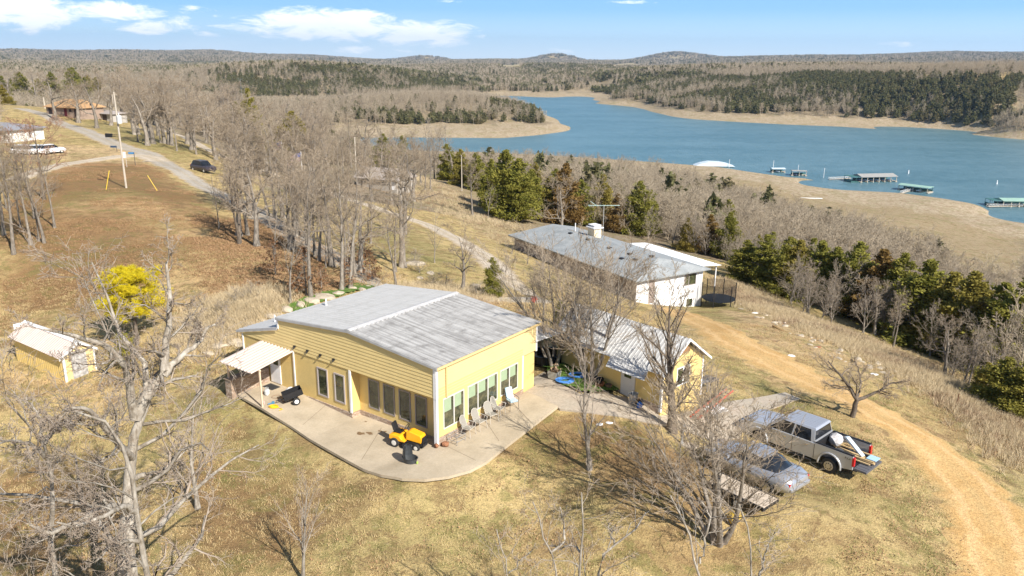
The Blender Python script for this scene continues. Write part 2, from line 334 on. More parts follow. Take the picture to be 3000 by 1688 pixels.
ZONES += [(G_LITTER, 2.5, .7, [(150,640),(330,600),(470,560),(560,600),(620,700),(470,820),(300,800),(180,760)]), (G_OR, 1.6, .7, [(300,560),(480,600),(640,680),(700,760),(560,740),(420,660)]), (G_LITTER, 1.6, .6, [(930,1380),(1080,1450),(1020,1560),(900,1500)]), (G_LITTER, 1.4, .55, [(1450,1560),(1640,1520),(1700,1640),(1500,1688)]), (G_GREEN, 1.5, .5, [(700,1230),(840,1330),(900,1480),(780,1450),(680,1330)]), (G_GREEN, 1.8, .45, [(1150,1480),(1350,1440),(1380,1540),(1200,1600)]), (G_OR, 1.1, .85, [(1960,890),(2150,965),(2320,1050),(2480,1125),(2620,1195),(2760,1275),(2880,1380),(2960,1500),(3000,1688),(2840,1688),(2840,1560),(2760,1450),(2660,1360),(2520,1270),(2380,1190),(2230,1110),(2080,1010)])]
FIELDS = [[(1460,190),(1530,186),(1530,203),(1460,205)], [(1735,194),(1850,184),(1900,192),(1800,202)], [(1890,199),(1950,197),(1930,206),(1895,204)], [(1560,179),(1600,174),(1595,182)], [(1950,172),(2000,168),(1990,176)],
          [(2070,190),(2140,187),(2135,197),(2080,197)], [(2145,194),(2230,192),(2200,200),(2150,200)], [(2540,170),(2620,166),(2600,172)]]
naz = np.unique(np.r_[np.arange(-180, -48, 4.0), np.arange(-48, -36, .8), np.arange(-36, 36.01, .11), np.arange(36, 48, .8), np.arange(48, 180.1, 4.0)])
rr = np.unique(np.r_[.01, np.exp(np.arange(math.log(2), math.log(20), .15)), np.exp(np.arange(math.log(20), math.log(160), .0055)), np.exp(np.arange(math.log(160), math.log(14500), .0125))])
AZ, RR = np.meshgrid(np.radians(naz), rr); gx, gy = np.sin(AZ) * RR, np.cos(AZ) * RR
gh = hgt(gx, gy)
tint = np.zeros(gx.shape + (3,)); tint[:] = G_GOLD
jx, jy = vnoise(gx, gy, 2.2, 11) + .6 * vnoise(gx, gy, .8, 12), vnoise(gx, gy, 2.2, 13) + .6 * vnoise(gx, gy, .8, 14)
def blend(m, c, k): tint[m] = tint[m] * (1 - k) + np.array(c) * k
far = RR > 130; blend(far & (gh < -2), G_WOOD, .9)
for c, jt, k, pts in ZONES:
    P = wpoly(pts); s = jt
    bb = (gx > min(p[0] for p in P) - 3 * s) & (gx < max(p[0] for p in P) + 3 * s) & (gy > min(p[1] for p in P) - 3 * s) & (gy < max(p[1] for p in P) + 3 * s)
    acc = np.zeros(gx.shape); X_, Y_ = gx[bb], gy[bb]; sub = np.zeros(X_.shape)
    for q_ in range(6):
        f_ = s * (.5 + .35 * q_); sub += inpoly(X_ + vnoise(X_, Y_, 3.1 * s ** .5, 20 + q_) * f_ + vnoise(X_, Y_, .9, 30 + q_) * f_ * .6, Y_ + vnoise(X_, Y_, 3.1 * s ** .5, 40 + q_) * f_ + vnoise(X_, Y_, .9, 50 + q_) * f_ * .6, P)
    acc[bb] = sub / 6; tint = tint * (1 - (acc * k)[..., None]) + np.array(c) * (acc * k)[..., None]
WFIELDS = []
for pts in FIELDS:
    P = [];
    for u, v in pts:
        a, e = horiz(u, v); p = at(u, v); P.append((p.x, p.y))
    WFIELDS.append(P)
FM = np.zeros(gx.shape, bool)
for P in WFIELDS: FM |= inpoly(gx, gy, P)
blend(FM, (.50, .42, .25), 1)
beach = (gh < -45.2 + 1.0 * vnoise(gx, gy, 12, 15)) & (RR > 300); blend(beach, G_BEACH, .9)
blend(beach & (np.abs(vnoise(gx, gy * .3, 6, 16)) < .25), (.40, .31, .21), .5)
nr, nc = gx.shape
vs = np.stack([gx, gy, gh], -1).reshape(-1, 3)
I = np.arange(nr * nc).reshape(nr, nc)
q = np.stack([I[:-1, :-1], I[:-1, 1:], I[1:, 1:], I[1:, :-1]], -1).reshape(-1, 4)[:, ::-1]
def np_mesh(name, vs, faces, k=4):
    me = bpy.data.meshes.new(name); me.vertices.add(len(vs)); me.vertices.foreach_set('co', np.asarray(vs, np.float32).ravel())
    me.loops.add(faces.size); me.loops.foreach_set('vertex_index', faces.astype(np.int32).ravel())
    me.polygons.add(len(faces)); me.polygons.foreach_set('loop_start', np.arange(0, faces.size, k, dtype=np.int32)); me.polygons.foreach_set('loop_total', np.full(len(faces), k, np.int32))
    me.update(calc_edges=True); return me
gm = np_mesh('ground', vs, q); gm.polygons.foreach_set('use_smooth', np.ones(len(q), bool))
ca = gm.attributes.new('tint', 'FLOAT_COLOR', 'POINT'); ca.data.foreach_set('color', np.c_[tint.reshape(-1, 3), np.ones(nr * nc)].astype(np.float32).ravel())
m = bpy.data.materials.new('winter_ground'); m.use_nodes = True; t = NT(m.node_tree)
pos = t.n('ShaderNodeNewGeometry').outputs['Position']
ti = t.n('ShaderNodeAttribute', attribute_name='tint').outputs[0]
nA = t.noise(pos, .35, 6, .65); nB = t.noise(pos, 2.6, 5, .7); nC = t.noise(pos, 14, 3, .8); nD = t.noise(pos, .09, 4, .6); nE = t.noise(pos, 5.5, 4, .75, .4); nF = t.noise(pos, .75, 7, .78, .5); nG = t.noise(pos, .55, 7, .8, .3)
c1 = t.mix(t.math('MULTIPLY', t.maprange(nA, .50, .64), .6), ti, (.25, .16, .08))
c1 = t.mix(t.math('MULTIPLY', t.maprange(nD, .52, .70), .5), c1, (.22, .21, .075))
c1 = t.mix(t.math('MULTIPLY', t.maprange(nF, .50, .57), .62), c1, (.205, .13, .065))
c1 = t.mix(t.math('MULTIPLY', t.maprange(nG, .51, .59), .58), c1, (.19, .185, .06))
c1 = t.mix(t.math('MULTIPLY', t.maprange(nE, .56, .68), .5), c1, (.20, .13, .07))
c1 = t.mix(t.math('MULTIPLY', t.maprange(nB, .60, .74), .5), c1, (.62, .50, .32))
c1 = t.mix(1.0, c1, t.ramp(nC, [(.25, (.52, .50, .46)), (.5, (1, 1, 1)), (.75, (1.45, 1.42, 1.35))]), 'MULTIPLY')
p = t.n('ShaderNodeBsdfPrincipled', {'Base Color': c1, 'Roughness': .95, 'Specular IOR Level': .1})
b1 = t.n('ShaderNodeBump', {'Strength': .9, 'Distance': .09, 'Height': t.math('ADD', nC, t.math('MULTIPLY', nB, 1.5))})
t.t.links.new(b1.outputs[0], p.inputs['Normal']); t.t.links.new(p.outputs[0], t.n('ShaderNodeOutputMaterial').inputs[0])
gm.materials.append(m); go = bpy.data.objects.new('ground', gm); col.objects.link(go); tag(go, kind='structure')
# ---------------------------------------------------------------- lake
m = bpy.data.materials.new('lake_water'); m.use_nodes = True; t = NT(m.node_tree)
pos = t.n('ShaderNodeNewGeometry').outputs['Position']
wv = t.n('ShaderNodeMapping', {0: pos, 3: (1, .55, 1), 2: (0, 0, .6)}).outputs[0]
nn = t.math('ADD', t.noise(wv, .5, 5, .65), t.math('MULTIPLY', t.noise(wv, 2.2, 3, .6), .5))
lay = t.math('MULTIPLY', t.math('ADD', t.noise(t.n('ShaderNodeMapping', {0: pos, 3: (.35, 1, 1)}).outputs[0], .02, 5, .65), t.noise(pos, .15, 4, .7)), .5)
p = t.n('ShaderNodeBsdfPrincipled', {'Base Color': t.mix(t.maprange(lay, .40, .60), (.075, .16, .185), (.13, .23, .26)), 'Roughness': .3, 'IOR': 1.33, 'Specular IOR Level': .5})
b1 = t.n('ShaderNodeBump', {'Strength': .8, 'Distance': .6, 'Height': nn}); t.t.links.new(b1.outputs[0], p.inputs['Normal'])
t.t.links.new(p.outputs[0], t.n('ShaderNodeOutputMaterial').inputs[0])
MT['water'] = m
mb = MB(); mb.add([(-2500, 150, LAKE), (3000, 150, LAKE), (3000, 4200, LAKE), (-2500, 4200, LAKE)], [(0, 1, 2, 3)])
tag(mb.build('lake_water', m), kind='structure')
# ---------------------------------------------------------------- roads: strips laid on the ground
def strip(name, pts, widths, m, lift=.05, seed=1, step=.5, edge=.18, nc_=9):
    P = [at(*p) for p in pts]; P = [Vector((p.x, p.y, 0)) for p in P]
    # Catmull-Rom through the points
    out = []; ws = []
    for i in range(len(P) - 1):
        p0, p1, p2, p3 = P[max(i - 1, 0)], P[i], P[i + 1], P[min(i + 2, len(P) - 1)]
        n = max(2, int((p2 - p1).length / step))
        for k in range(n):
            s = k / n
            out.append(.5 * ((2 * p1) + (-p0 + p2) * s + (2 * p0 - 5 * p1 + 4 * p2 - p3) * s * s + (-p0 + 3 * p1 - 3 * p2 + p3) * s ** 3))
            ws.append(widths[i] * (1 - s) + widths[i + 1] * s)
    out.append(P[-1]); ws.append(widths[-1]); rg = random.Random(seed)
    V_ = []
    for i, p in enumerate(out):
        d = (out[min(i + 1, len(out) - 1)] - out[max(i - 1, 0)]).normalized(); n = Vector((-d.y, d.x, 0))
        j1, j2 = [1 + edge * (rg.random() - .5) * 2 for _ in '12']
        for k in range(nc_):
            s = k / (nc_ - 1) * 2 - 1; w_ = ws[i] / 2 * (j1 if s < 0 else j2 if s > 0 else 1)
            V_.append(p + n * (s * w_))
    V_ = np.array([(v.x, v.y) for v in V_]); z = hgt(V_[:, 0], V_[:, 1]) + lift
    ed = np.tile(np.array([1 if k in (0, nc_ - 1) else 0 for k in range(nc_)]), len(out)); z -= ed * (lift + .06)
    vs = np.c_[V_, z]; I = np.arange(len(vs)).reshape(len(out), nc_)
    q = np.stack([I[:-1, :-1], I[1:, :-1], I[1:, 1:], I[:-1, 1:]], -1).reshape(-1, 4)
    acr = np.tile(np.linspace(-1, 1, nc_), len(out))
    if np.cross(vs[q[0][1]] - vs[q[0][0]], vs[q[0][2]] - vs[q[0][0]])[2] < 0: q = q[:, ::-1]
    me = np_mesh(name, vs, q); me.polygons.foreach_set('use_smooth', np.ones(len(q), bool)); me.materials.append(m); at_ = me.attributes.new('across', 'FLOAT', 'POINT'); at_.data.foreach_set('value', acr.astype(np.float32))
    o = bpy.data.objects.new(name, me); col.objects.link(o); return tag(o, kind='structure'), out
def track_mat(name, c, c2, verge, rut, k=.5):
    m = bpy.data.materials.new(name); m.use_nodes = True; t = NT(m.node_tree); pos = t.n('ShaderNodeNewGeometry').outputs['Position']
    ac = t.math('ABSOLUTE', t.n('ShaderNodeAttribute', attribute_name='across').outputs['Fac']); n = t.noise(pos, .9, 5, .7); n2 = t.noise(pos, 7, 3, .75)
    b = t.mix(t.maprange(t.noise(pos, .35, 5, .65), .38, .62), c, c2); aw = t.math('ADD', ac, t.math('MULTIPLY', t.math('SUBTRACT', n, .5), .55))
    r_ = t.maprange(t.math('ABSOLUTE', t.math('SUBTRACT', aw, .42)), .16, .04); b = t.mix(t.math('MULTIPLY', r_, k), b, rut)
    b = t.mix(t.math('MULTIPLY', t.maprange(aw, .12, .0), .35), b, verge); b = t.mix(t.maprange(aw, .62, .98), b, verge)
    b = t.mix(1.0, b, t.ramp(n2, [(.3, (.72, .71, .69)), (.7, (1.28, 1.27, 1.25))]), 'MULTIPLY')
    p = t.n('ShaderNodeBsdfPrincipled', {'Base Color': b, 'Roughness': .95, 'Specular IOR Level': .1}); bn = t.n('ShaderNodeBump', {'Strength': 1.0, 'Distance': .06, 'Height': t.math('ADD', n2, n)}); t.t.links.new(bn.outputs[0], p.inputs['Normal'])
    t.t.links.new(p.outputs[0], t.n('ShaderNodeOutputMaterial').inputs[0]); return m
gravel = track_mat('gravel', (.36, .32, .265), (.43, .385, .32), (.44, .32, .17), (.47, .42, .355), .5)
pale_gravel = track_mat('pale_gravel', (.45, .38, .29), (.54, .46, .36), (.46, .34, .18), (.60, .52, .42), .5)
dirt = track_mat('dirt', (.50, .31, .125), (.58, .385, .175), (.46, .34, .16), (.63, .43, .215), .8)
strip('road', [(60,318),(150,345),(230,378),(330,420),(430,450),(500,490),(600,550),(652,572),(750,625),(860,690),(960,745),(1054,800),(1110,850),(1240,880),(1400,880),(1520,880),(1600,880)], [5,5,5,5,4.8,4.4,4.2,4.2,4,3.6,3.4,3.2,3,3,2.6,2.2,2], gravel, .06)
strip('driveway', [(470,378),(540,402),(606,437),(680,470),(800,510),(950,560),(1107,612),(1194,640),(1264,665),(1334,700),(1404,742),(1456,785),(1500,830),(1560,870)], [2.5,3,3,3,3,3,3.3,3.6,3.8,3.8,4,4,3,2], pale_gravel, .07, 2)
strip('lane', [(40,530),(120,500),(220,478),(330,462),(420,458),(470,475)], [3,3.4,3.4,3.6,4.5,5.5], pale_gravel, .08, 3)
strip('dirt_track', [(1960,905),(2080,955),(2150,1000),(2300,1080),(2450,1150),(2560,1210),(2680,1280),(2780,1360),(2860,1460),(2910,1560),(2940,1688),(2950,1800)], [4,5,5.6,5.8,5.4,5.0,4.8,4.7,4.6,4.5,4.5,4.5], dirt, .06, 4, .6, .22)
# ---------------------------------------------------------------- vegetation generators
def bark_mat(name, c, c2, sc1=6):
    m = bpy.data.materials.new(name); m.use_nodes = True; t = NT(m.node_tree)
    co = t.n('ShaderNodeTexCoord').outputs['Object']
    n = t.noise(t.n('ShaderNodeMapping', {0: co, 3: (1, 1, .35)}).outputs[0], sc1, 5, .7)
    rnd = t.n('ShaderNodeObjectInfo').outputs['Random']
    b = t.mix(t.maprange(n, .35, .65), c, c2); b = t.mix(1.0, b, t.ramp(rnd, [(0, .82), (1, 1.15)]), 'MULTIPLY')
    p = t.n('ShaderNodeBsdfPrincipled', {'Base Color': b, 'Roughness': .9, 'Specular IOR Level': .15})
    bn = t.n('ShaderNodeBump', {'Strength': 1.0, 'Distance': .03, 'Height': n}); t.t.links.new(bn.outputs[0], p.inputs['Normal'])
    t.t.links.new(p.outputs[0], t.n('ShaderNodeOutputMaterial').inputs[0]); return m
BK_PALE = bark_mat('pale_bark', (.17, .14, .105), (.45, .41, .35)); BK_GREY = bark_mat('grey_bark', (.15, .125, .10), (.34, .30, .25))
BK_DARK = bark_mat('dark_bark', (.09, .07, .055), (.20, .165, .13)); TW_TAN = bark_mat('twig_tan', (.29, .225, .155), (.44, .36, .27), 2)
TW_GREY = bark_mat('twig_grey', (.27, .22, .165), (.43, .365, .285), 2); TW_RED = bark_mat('twig_reddish', (.30, .17, .11), (.38, .24, .16), 2); TW_PALE = bark_mat('twig_pale', (.30, .235, .18), (.50, .42, .34), 2)
TW_FAR = bark_mat('twig_far', (.34, .275, .195), (.51, .43, .32), .12)
def foliage_mat(name, ca, cb, cc):
    m = bpy.data.materials.new(name); m.use_nodes = True; t = NT(m.node_tree)
    co = t.n('ShaderNodeTexCoord').outputs['Object']; rnd = t.n('ShaderNodeObjectInfo').outputs['Random']
    b = t.mix(t.maprange(t.noise(co, 1.3, 3, .6), .35, .65), ca, cb); b = t.mix(t.maprange(rnd, .55, 1.0, 0, .75), b, cc)
    b = t.mix(1.0, b, t.ramp(t.noise(co, 9, 2, .6), [(.3, .7), (.7, 1.35)]), 'MULTIPLY')
    p = t.n('ShaderNodeBsdfPrincipled', {'Base Color': b, 'Roughness': .75, 'Specular IOR Level': .2})
    tr = t.n('ShaderNodeBsdfTranslucent', {0: b}); mx = t.n('ShaderNodeMixShader', {0: .33, 1: p.outputs[0], 2: tr.outputs[0]})
    t.t.links.new(mx.outputs[0], t.n('ShaderNodeOutputMaterial').inputs[0]); return m
FO_JUN = foliage_mat('juniper_foliage', (.17, .175, .032), (.31, .28, .055), (.33, .245, .06))
FO_FAR = foliage_mat('far_evergreen', (.135, .135, .06), (.20, .19, .08), (.21, .17, .085))
FO_RUST = foliage_mat('rusty_juniper_foliage', (.20, .125, .04), (.26, .17, .05), (.24, .15, .05))
FO_YEL = foliage_mat('yellow_needles', (.60, .50, .02), (.78, .66, .035), (.55, .50, .05)); FO_OLV = foliage_mat('olive_needles', (.34, .32, .05), (.46, .41, .07), (.36, .33, .06))
FO_LEAF = foliage_mat('dead_leaves', (.26, .14, .07), (.36, .21, .11), (.30, .17, .09))
def _unit(a): return a / np.maximum(np.linalg.norm(a, axis=-1, keepdims=True), 1e-9)
def walk(rg, p0, d0, ln, k, wob, up, kink=0.0):
    """B polylines of k segments that wander and bend upward"""
    B = len(p0); pts = np.empty((B, k + 1, 3)); pts[:, 0] = p0; d = _unit(d0.copy()); st = (ln / k)[:, None]
    for i in range(k):
        d = d + rg.normal(0, wob, (B, 3)); d[:, 2] += up
        if kink: d += (rg.random((B, 1)) < .35) * rg.normal(0, kink, (B, 3))
        d = _unit(d); pts[:, i + 1] = pts[:, i] + d * st
    return pts
def tubes(pts, rad, n):
    """pts (B,K,3), rad (B,K) -> vertices, quads of n-sided tubes"""
    B, K, _ = pts.shape; T = np.empty_like(pts); T[:, 1:-1] = pts[:, 2:] - pts[:, :-2]; T[:, 0] = pts[:, 1] - pts[:, 0]; T[:, -1] = pts[:, -1] - pts[:, -2]; T = _unit(T)
    ref = np.where(np.abs(T[..., 2:3]) < .9, np.array([0, 0, 1.0]), np.array([1.0, 0, 0])); U = _unit(np.cross(T, ref)); W = np.cross(T, U)
    a = 2 * np.pi * np.arange(n) / n
    V = pts[:, :, None] + rad[:, :, None, None] * (U[:, :, None] * np.cos(a)[None, None, :, None] + W[:, :, None] * np.sin(a)[None, None, :, None])
    I = np.arange(B * K * n).reshape(B, K, n); J = np.roll(I, -1, axis=2)
    q = np.stack([I[:, :-1], J[:, :-1], J[:, 1:], I[:, 1:]], -1).reshape(-1, 4)
    return V.reshape(-1, 3), q
def resample(P, k):
    P = np.asarray(P, float); L = np.r_[0, np.cumsum(np.linalg.norm(np.diff(P, axis=0), axis=1))]; s = np.linspace(0, L[-1], k + 1)
    return np.stack([np.interp(s, L, P[:, i]) for i in range(3)], -1)
def grow(seed, h, r0, lv, lean=(0, 0), stems=1, limbs=None, t_up=.05, trunk_frac=1.0, wob0=.05, k0=8, flare=1.35, rmin=.008):
    """lv: one dict per level (n, ratio, ang, wob, up, k, sides, t0, r). Returns [(verts, quads)] per level"""
    rg = np.random.default_rng(seed); out = []
    if limbs is not None:
        k = 12; P = np.stack([resample(l[0], k) for l in limbs]); rad = np.stack([np.interp(np.linspace(0, 1, k + 1), np.linspace(0, 1, len(l[1])), l[1]) for l in limbs])
        jit = rg.normal(0, .03, P.shape); jit[:, 0] = 0; P = P + jit
    else:
        ph = rg.random() * 6.28 + np.arange(stems) * 6.283 / stems; sp = (.16 + .22 * rg.random(stems)) * (stems > 1)
        d = np.stack([np.cos(ph) * sp + lean[0], np.sin(ph) * sp + lean[1], np.ones(stems)], -1)
        P = walk(rg, np.stack([np.cos(ph) * r0 * .5 * (stems > 1), np.sin(ph) * r0 * .5 * (stems > 1), np.full(stems, -.15)], -1), d, h * trunk_frac * (1 - .2 * rg.random(stems)), k0, wob0, t_up)
        s = np.linspace(0, 1, k0 + 1); rad = np.tile(r0 / (stems ** .5) * (1 - .88 * s ** .9), (stems, 1)); rad[:, 0] *= flare
    V0, Q0 = tubes(P, rad, 9); out.append((V0, Q0))
    for L in lv:
        B, K, _ = P.shape; n = L['n']; seg = np.linalg.norm(np.diff(P, axis=1), axis=2).sum(1)
        n_i = np.repeat(np.arange(B), n); t = L['t0'] + (1 - L['t0']) * (np.tile((np.arange(n) + .5) / n, B) + rg.normal(0, .25 / n, B * n)); t = np.clip(t, 0, .995)
        f = t * (K - 1); i = f.astype(int); fr = (f - i)[:, None]
        p0 = P[n_i, i] * (1 - fr) + P[n_i, i + 1] * fr; tg = _unit(P[n_i, i + 1] - P[n_i, i]); rp = rad[n_i, i] * (1 - fr[:, 0]) + rad[n_i, i + 1] * fr[:, 0]
        ref = _unit(rg.normal(0, 1, (B * n, 3))); side = _unit(np.cross(tg, ref))
        if L.get('spiral'):
            ph = np.tile(np.arange(n) * 2.4, B) + rg.random(B * n) * .8; e1 = _unit(np.cross(tg, np.array([.3, .2, 1.0]))); e2 = np.cross(tg, e1); side = e1 * np.cos(ph)[:, None] + e2 * np.sin(ph)[:, None]
        a = np.radians(L['ang'] * (1 + rg.normal(0, .22, B * n)))[:, None]
        d = tg * np.cos(a) + side * np.sin(a)
        ln = seg[n_i] * L['ratio'] * (1 - L.get('taper', .45) * t) * (.7 + .6 * rg.random(B * n))
        P = walk(rg, p0, d, ln, L['k'], L['wob'], L['up'], L.get('kink', 0)); s = np.linspace(0, 1, L['k'] + 1)
        rb = np.minimum(rp * L['r'], rp * .9); rb = np.maximum(rb, rmin)
        rad = np.maximum(rb[:, None] * (1 - .8 * s), rmin * .6)
        out.append(tubes(P, rad, L.get('sides', 3)))
    return out, P
def join(parts):
    vs, fs, b = [], [], 0
    for V, Q in parts: vs.append(V); fs.append(Q + b); b += len(V)
    return np.concatenate(vs), np.concatenate(fs)
def tree_meshes(name, levels, bark, twig):
    """trunk mesh and crown mesh"""
    V, Q = levels[0]; tm = np_mesh(name + '_trunk', V, Q); tm.materials.append(bark); tm.polygons.foreach_set('use_smooth', np.ones(len(Q), bool))
    a = levels[1:]; V, Q = join(a); cm = np_mesh(name + '_crown', V, Q); cm.materials.append(bark); cm.materials.append(twig)
    n1 = len(a[0][1]); mi = np.ones(len(Q), np.int32); mi[:n1] = 0; cm.polygons.foreach_set('material_index', mi); return tm, cm
def one_mesh(name, levels, mats, mi=None):
    V, Q = join(levels); me = np_mesh(name, V, Q)
    for m in mats: me.materials.append(m)
    if mi is not None: me.polygons.foreach_set('material_index', mi)
    return me
def leafquads(rg, C, size, up=.3, elong=1.6, out=None):
    """one small leaf-like quad at every centre"""
    n = len(C); d = rg.normal(0, 1, (n, 3)); d[:, 2] += up
    if out is not None: d += out * 1.2
    d = _unit(d); s = _unit(np.cross(d, rg.normal(0, 1, (n, 3)))); z = (size * (.6 + .8 * rg.random(n)))[:, None]
    a, b = d * z * elong / 2, s * z / 2
    V = np.stack([C - a, C + b * .9, C + a, C - b * .9], 1).reshape(-1, 3); return V, np.arange(4 * n).reshape(n, 4)
def evergreen(seed, h=8.0, r=2.2, n=4200, size=.3, low=.08, leader=.9, gaps=.5, power=.75):
    rg = np.random.default_rng(seed); nb = max(24, int(h * 9)); zb = low + (1 - low) * rg.random(nb) ** 1.15
    ph = rg.random(nb) * 6.283; rb = r * np.maximum(1 - zb, .0) ** power * (.65 + .55 * rg.random(nb)) + .12
    ln = rb; tip = np.stack([np.cos(ph) * ln, np.sin(ph) * ln, zb * h + ln * .25], -1); base = np.stack([0 * ph, 0 * ph, zb * h - ln * .1], -1)
    w_ = rb ** 1.3 + .1; k = rg.choice(nb, n, p=w_ / w_.sum()); t = rg.random(n) ** gaps
    sp = .16 + .30 * rb[k] * (.35 + .65 * np.sin(np.pi * np.clip(t, .1, .95)))
    C = base[k] * (1 - t[:, None]) + tip[k] * t[:, None] + rg.normal(0, .55, (n, 3)) * sp[:, None] * np.array([1, 1, .75])
    m = C[:, 2] < h * .06; C[m, 2] = h * .06 + rg.random(m.sum()) * .4
    nl = int(n * .05); C[:nl] = np.c_[rg.normal(0, .12, (nl, 2)), h * (leader + (1 - leader) * 1.6 * rg.random(nl))]
    V, Q = leafquads(rg, C, size, .5, 1.7, _unit(tip[k] - base[k]))
    P = np.stack([base * [1, 1, 1], (base + tip) / 2, tip * .96 + base * .04], 1); br = tubes(P, np.tile([.05, .03, .012], (nb, 1)) * (h / 8), 3)
    tr = tubes(np.array([[[0, 0, -.3], [.05, 0, h * .3], [0, .05, h * .65], [0, 0, h * .93]]]), np.array([[.16, .12, .07, .02]]) * h / 8, 7)
    return tr, br, (V, Q)
def ever_meshes(name, ev, foliage, bark):
    tr, br, lf = ev; tm = np_mesh(name + '_trunk', *tr); tm.materials.append(bark)
    V, Q = join([br, lf]); cm = np_mesh(name + '_crown', V, Q); cm.materials.append(bark); cm.materials.append(foliage)
    mi = np.ones(len(Q), np.int32); mi[:len(br[1])] = 0; cm.polygons.foreach_set('material_index', mi); return tm, cm
def tree_obj(name, meshes, loc, rz=0, s=1.0, label=None, cat='tree', group=None, sz=None):
    r = empty(name, loc, rz, label, cat, group); r.scale = (s, s, sz if sz else s)
    for nm, me in zip(('trunk', 'crown'), meshes):
        o = bpy.data.objects.new(nm, me); col.objects.link(o); o.parent = r
    return r
L_ = lambda n, ratio, ang, wob, up, k, t0, r, sides=3, **kw: dict(n=n, ratio=ratio, ang=ang, wob=wob, up=up, k=k, t0=t0, r=r, sides=sides, **kw)
OAK = [L_(9, .55, 55, .16, .05, 7, .30, .55, 5, spiral=1, kink=.25), L_(7, .50, 48, .2, .05, 5, .2, .6, 4, kink=.25), L_(6, .5, 45, .22, .06, 4, .15, .6, 3), L_(5, .55, 42, .2, .06, 3, .15, .6, 3)]
TALL = [L_(13, .36, 42, .12, .08, 6, .38, .5, 4, spiral=1), L_(7, .5, 40, .17, .06, 4, .15, .6, 3), L_(6, .55, 38, .2, .05, 3, .1, .6, 3), L_(4, .6, 35, .2, .05, 2, .1, .7, 3)]
VASE = [L_(8, .55, 30, .08, .05, 6, .12, .42, 4), L_(8, .5, 28, .10, .05, 5, .14, .5, 3), L_(6, .48, 30, .12, .05, 3, .14, .6, 3), L_(2, .5, 28, .12, .04, 2, .1, .7, 3)]
SLIM = [L_(10, .45, 36, .1, .10, 6, .22, .5, 4, spiral=1), L_(6, .5, 34, .12, .07, 4, .1, .6, 3), L_(5, .5, 34, .14, .05, 3, .1, .7, 3)]
BR = {}
def bare(key, seed, h, r0, lv, bark, twig, **kw):
    lev, _ = grow(seed, h, r0, lv, **kw); BR[key] = (tree_meshes(key, lev, bark, twig), h * 1.0); return BR[key]
def top_of(ms):
    n = len(ms.vertices); a = np.empty(n * 3, np.float32); ms.vertices.foreach_get('co', a); return float(np.percentile(a[2::3], 99.7))
for i in range(3): bare('oak%d' % i, 10 + i, 9, .26, OAK, BK_GREY, TW_TAN, trunk_frac=.85, wob0=.09, rmin=.011)
for i in range(3): bare('tall%d' % i, 20 + i, 12, .2, TALL, BK_GREY, TW_TAN, wob0=.05, rmin=.011)
for i in range(2): bare('slim%d' % i, 30 + i, 8, .10, SLIM, BK_GREY, TW_GREY, wob0=.05, rmin=.010)
bare('twin0', 41, 12, .3, TALL, BK_DARK, TW_TAN, stems=2, wob0=.05, rmin=.011)
bare('vase0', 51, 7, .17, VASE, BK_GREY, TW_TAN, stems=5, trunk_frac=.75, wob0=.07, rmin=.006)
bare('vase1', 52, 7, .17, VASE, BK_GREY, TW_TAN, stems=6, trunk_frac=.75, wob0=.07, rmin=.006)
bare('vase2', 53, 7, .19, [L_(9, .58, 30, .08, .05, 6, .10, .42, 4), L_(9, .5, 28, .10, .05, 5, .12, .5, 3), L_(7, .48, 30, .12, .05, 3, .14, .6, 3), L_(3, .5, 28, .12, .04, 2, .1, .7, 3)], BK_GREY, TW_TAN, stems=6, trunk_frac=.78, wob0=.07, rmin=.0065)
bare('maple0', 55, 8, .17, [L_(15, .42, 34, .08, .08, 6, .18, .48, 4, spiral=1), L_(8, .48, 30, .12, .06, 4, .12, .6, 3), L_(6, .45, 32, .14, .05, 3, .1, .65, 3)], BK_GREY, TW_PALE, wob0=.05, rmin=.008)
bare('pale2', 56, 6, .11, [L_(13, .5, 30, .08, .09, 6, .15, .5, 4, spiral=1), L_(8, .5, 28, .12, .06, 4, .1, .6, 3), L_(6, .45, 30, .14, .05, 2, .1, .65, 3)], BK_PALE, TW_PALE, wob0=.05, rmin=.007)
bare('pale0', 61, 6, .09, SLIM, BK_PALE, TW_PALE, wob0=.04, rmin=.008); bare('pale1', 62, 8, .12, OAK, BK_PALE, TW_PALE, wob0=.08, rmin=.009)
bare('red0', 71, 8, .14, OAK[:3] + [L_(6, .6, 40, .2, .06, 3, .1, .7, 3)], BK_DARK, TW_RED, wob0=.07, rmin=.012)
bare('pear0', 81, 8, .24, [L_(15, .55, 30, .07, .09, 6, .16, .5, 4, spiral=1), L_(8, .45, 28, .1, .06, 4, .12, .6, 3), L_(6, .45, 30, .12, .05, 3, .1, .65, 3), L_(4, .5, 30, .12, .05, 2, .1, .7, 3)], BK_DARK, TW_TAN, wob0=.05, rmin=.009)
TOP = {k: top_of(v[0][1]) for k, v in BR.items()}
def put_tree(key, u, v, vtop, name, label, group=None, rz=None, wide=1.0, cat='bare tree'):
    """stand a tree on the ground at (u, v), tall enough to reach photo row vtop"""
    p = at(u, v); d = math.hypot(p.x, p.y); a, e = horiz(u, vtop); h = max(1.5, (H - d * math.tan(e)) - p.z)
    s = h / TOP[key]; rg = random.Random(int(u * 7 + v))
    o = tree_obj(name, BR[key][0], (p.x, p.y, p.z - .05), rg.random() * 6.28 if rz is None else rz, s, label, cat, group); o.scale = (s * wide, s * wide, s); return o
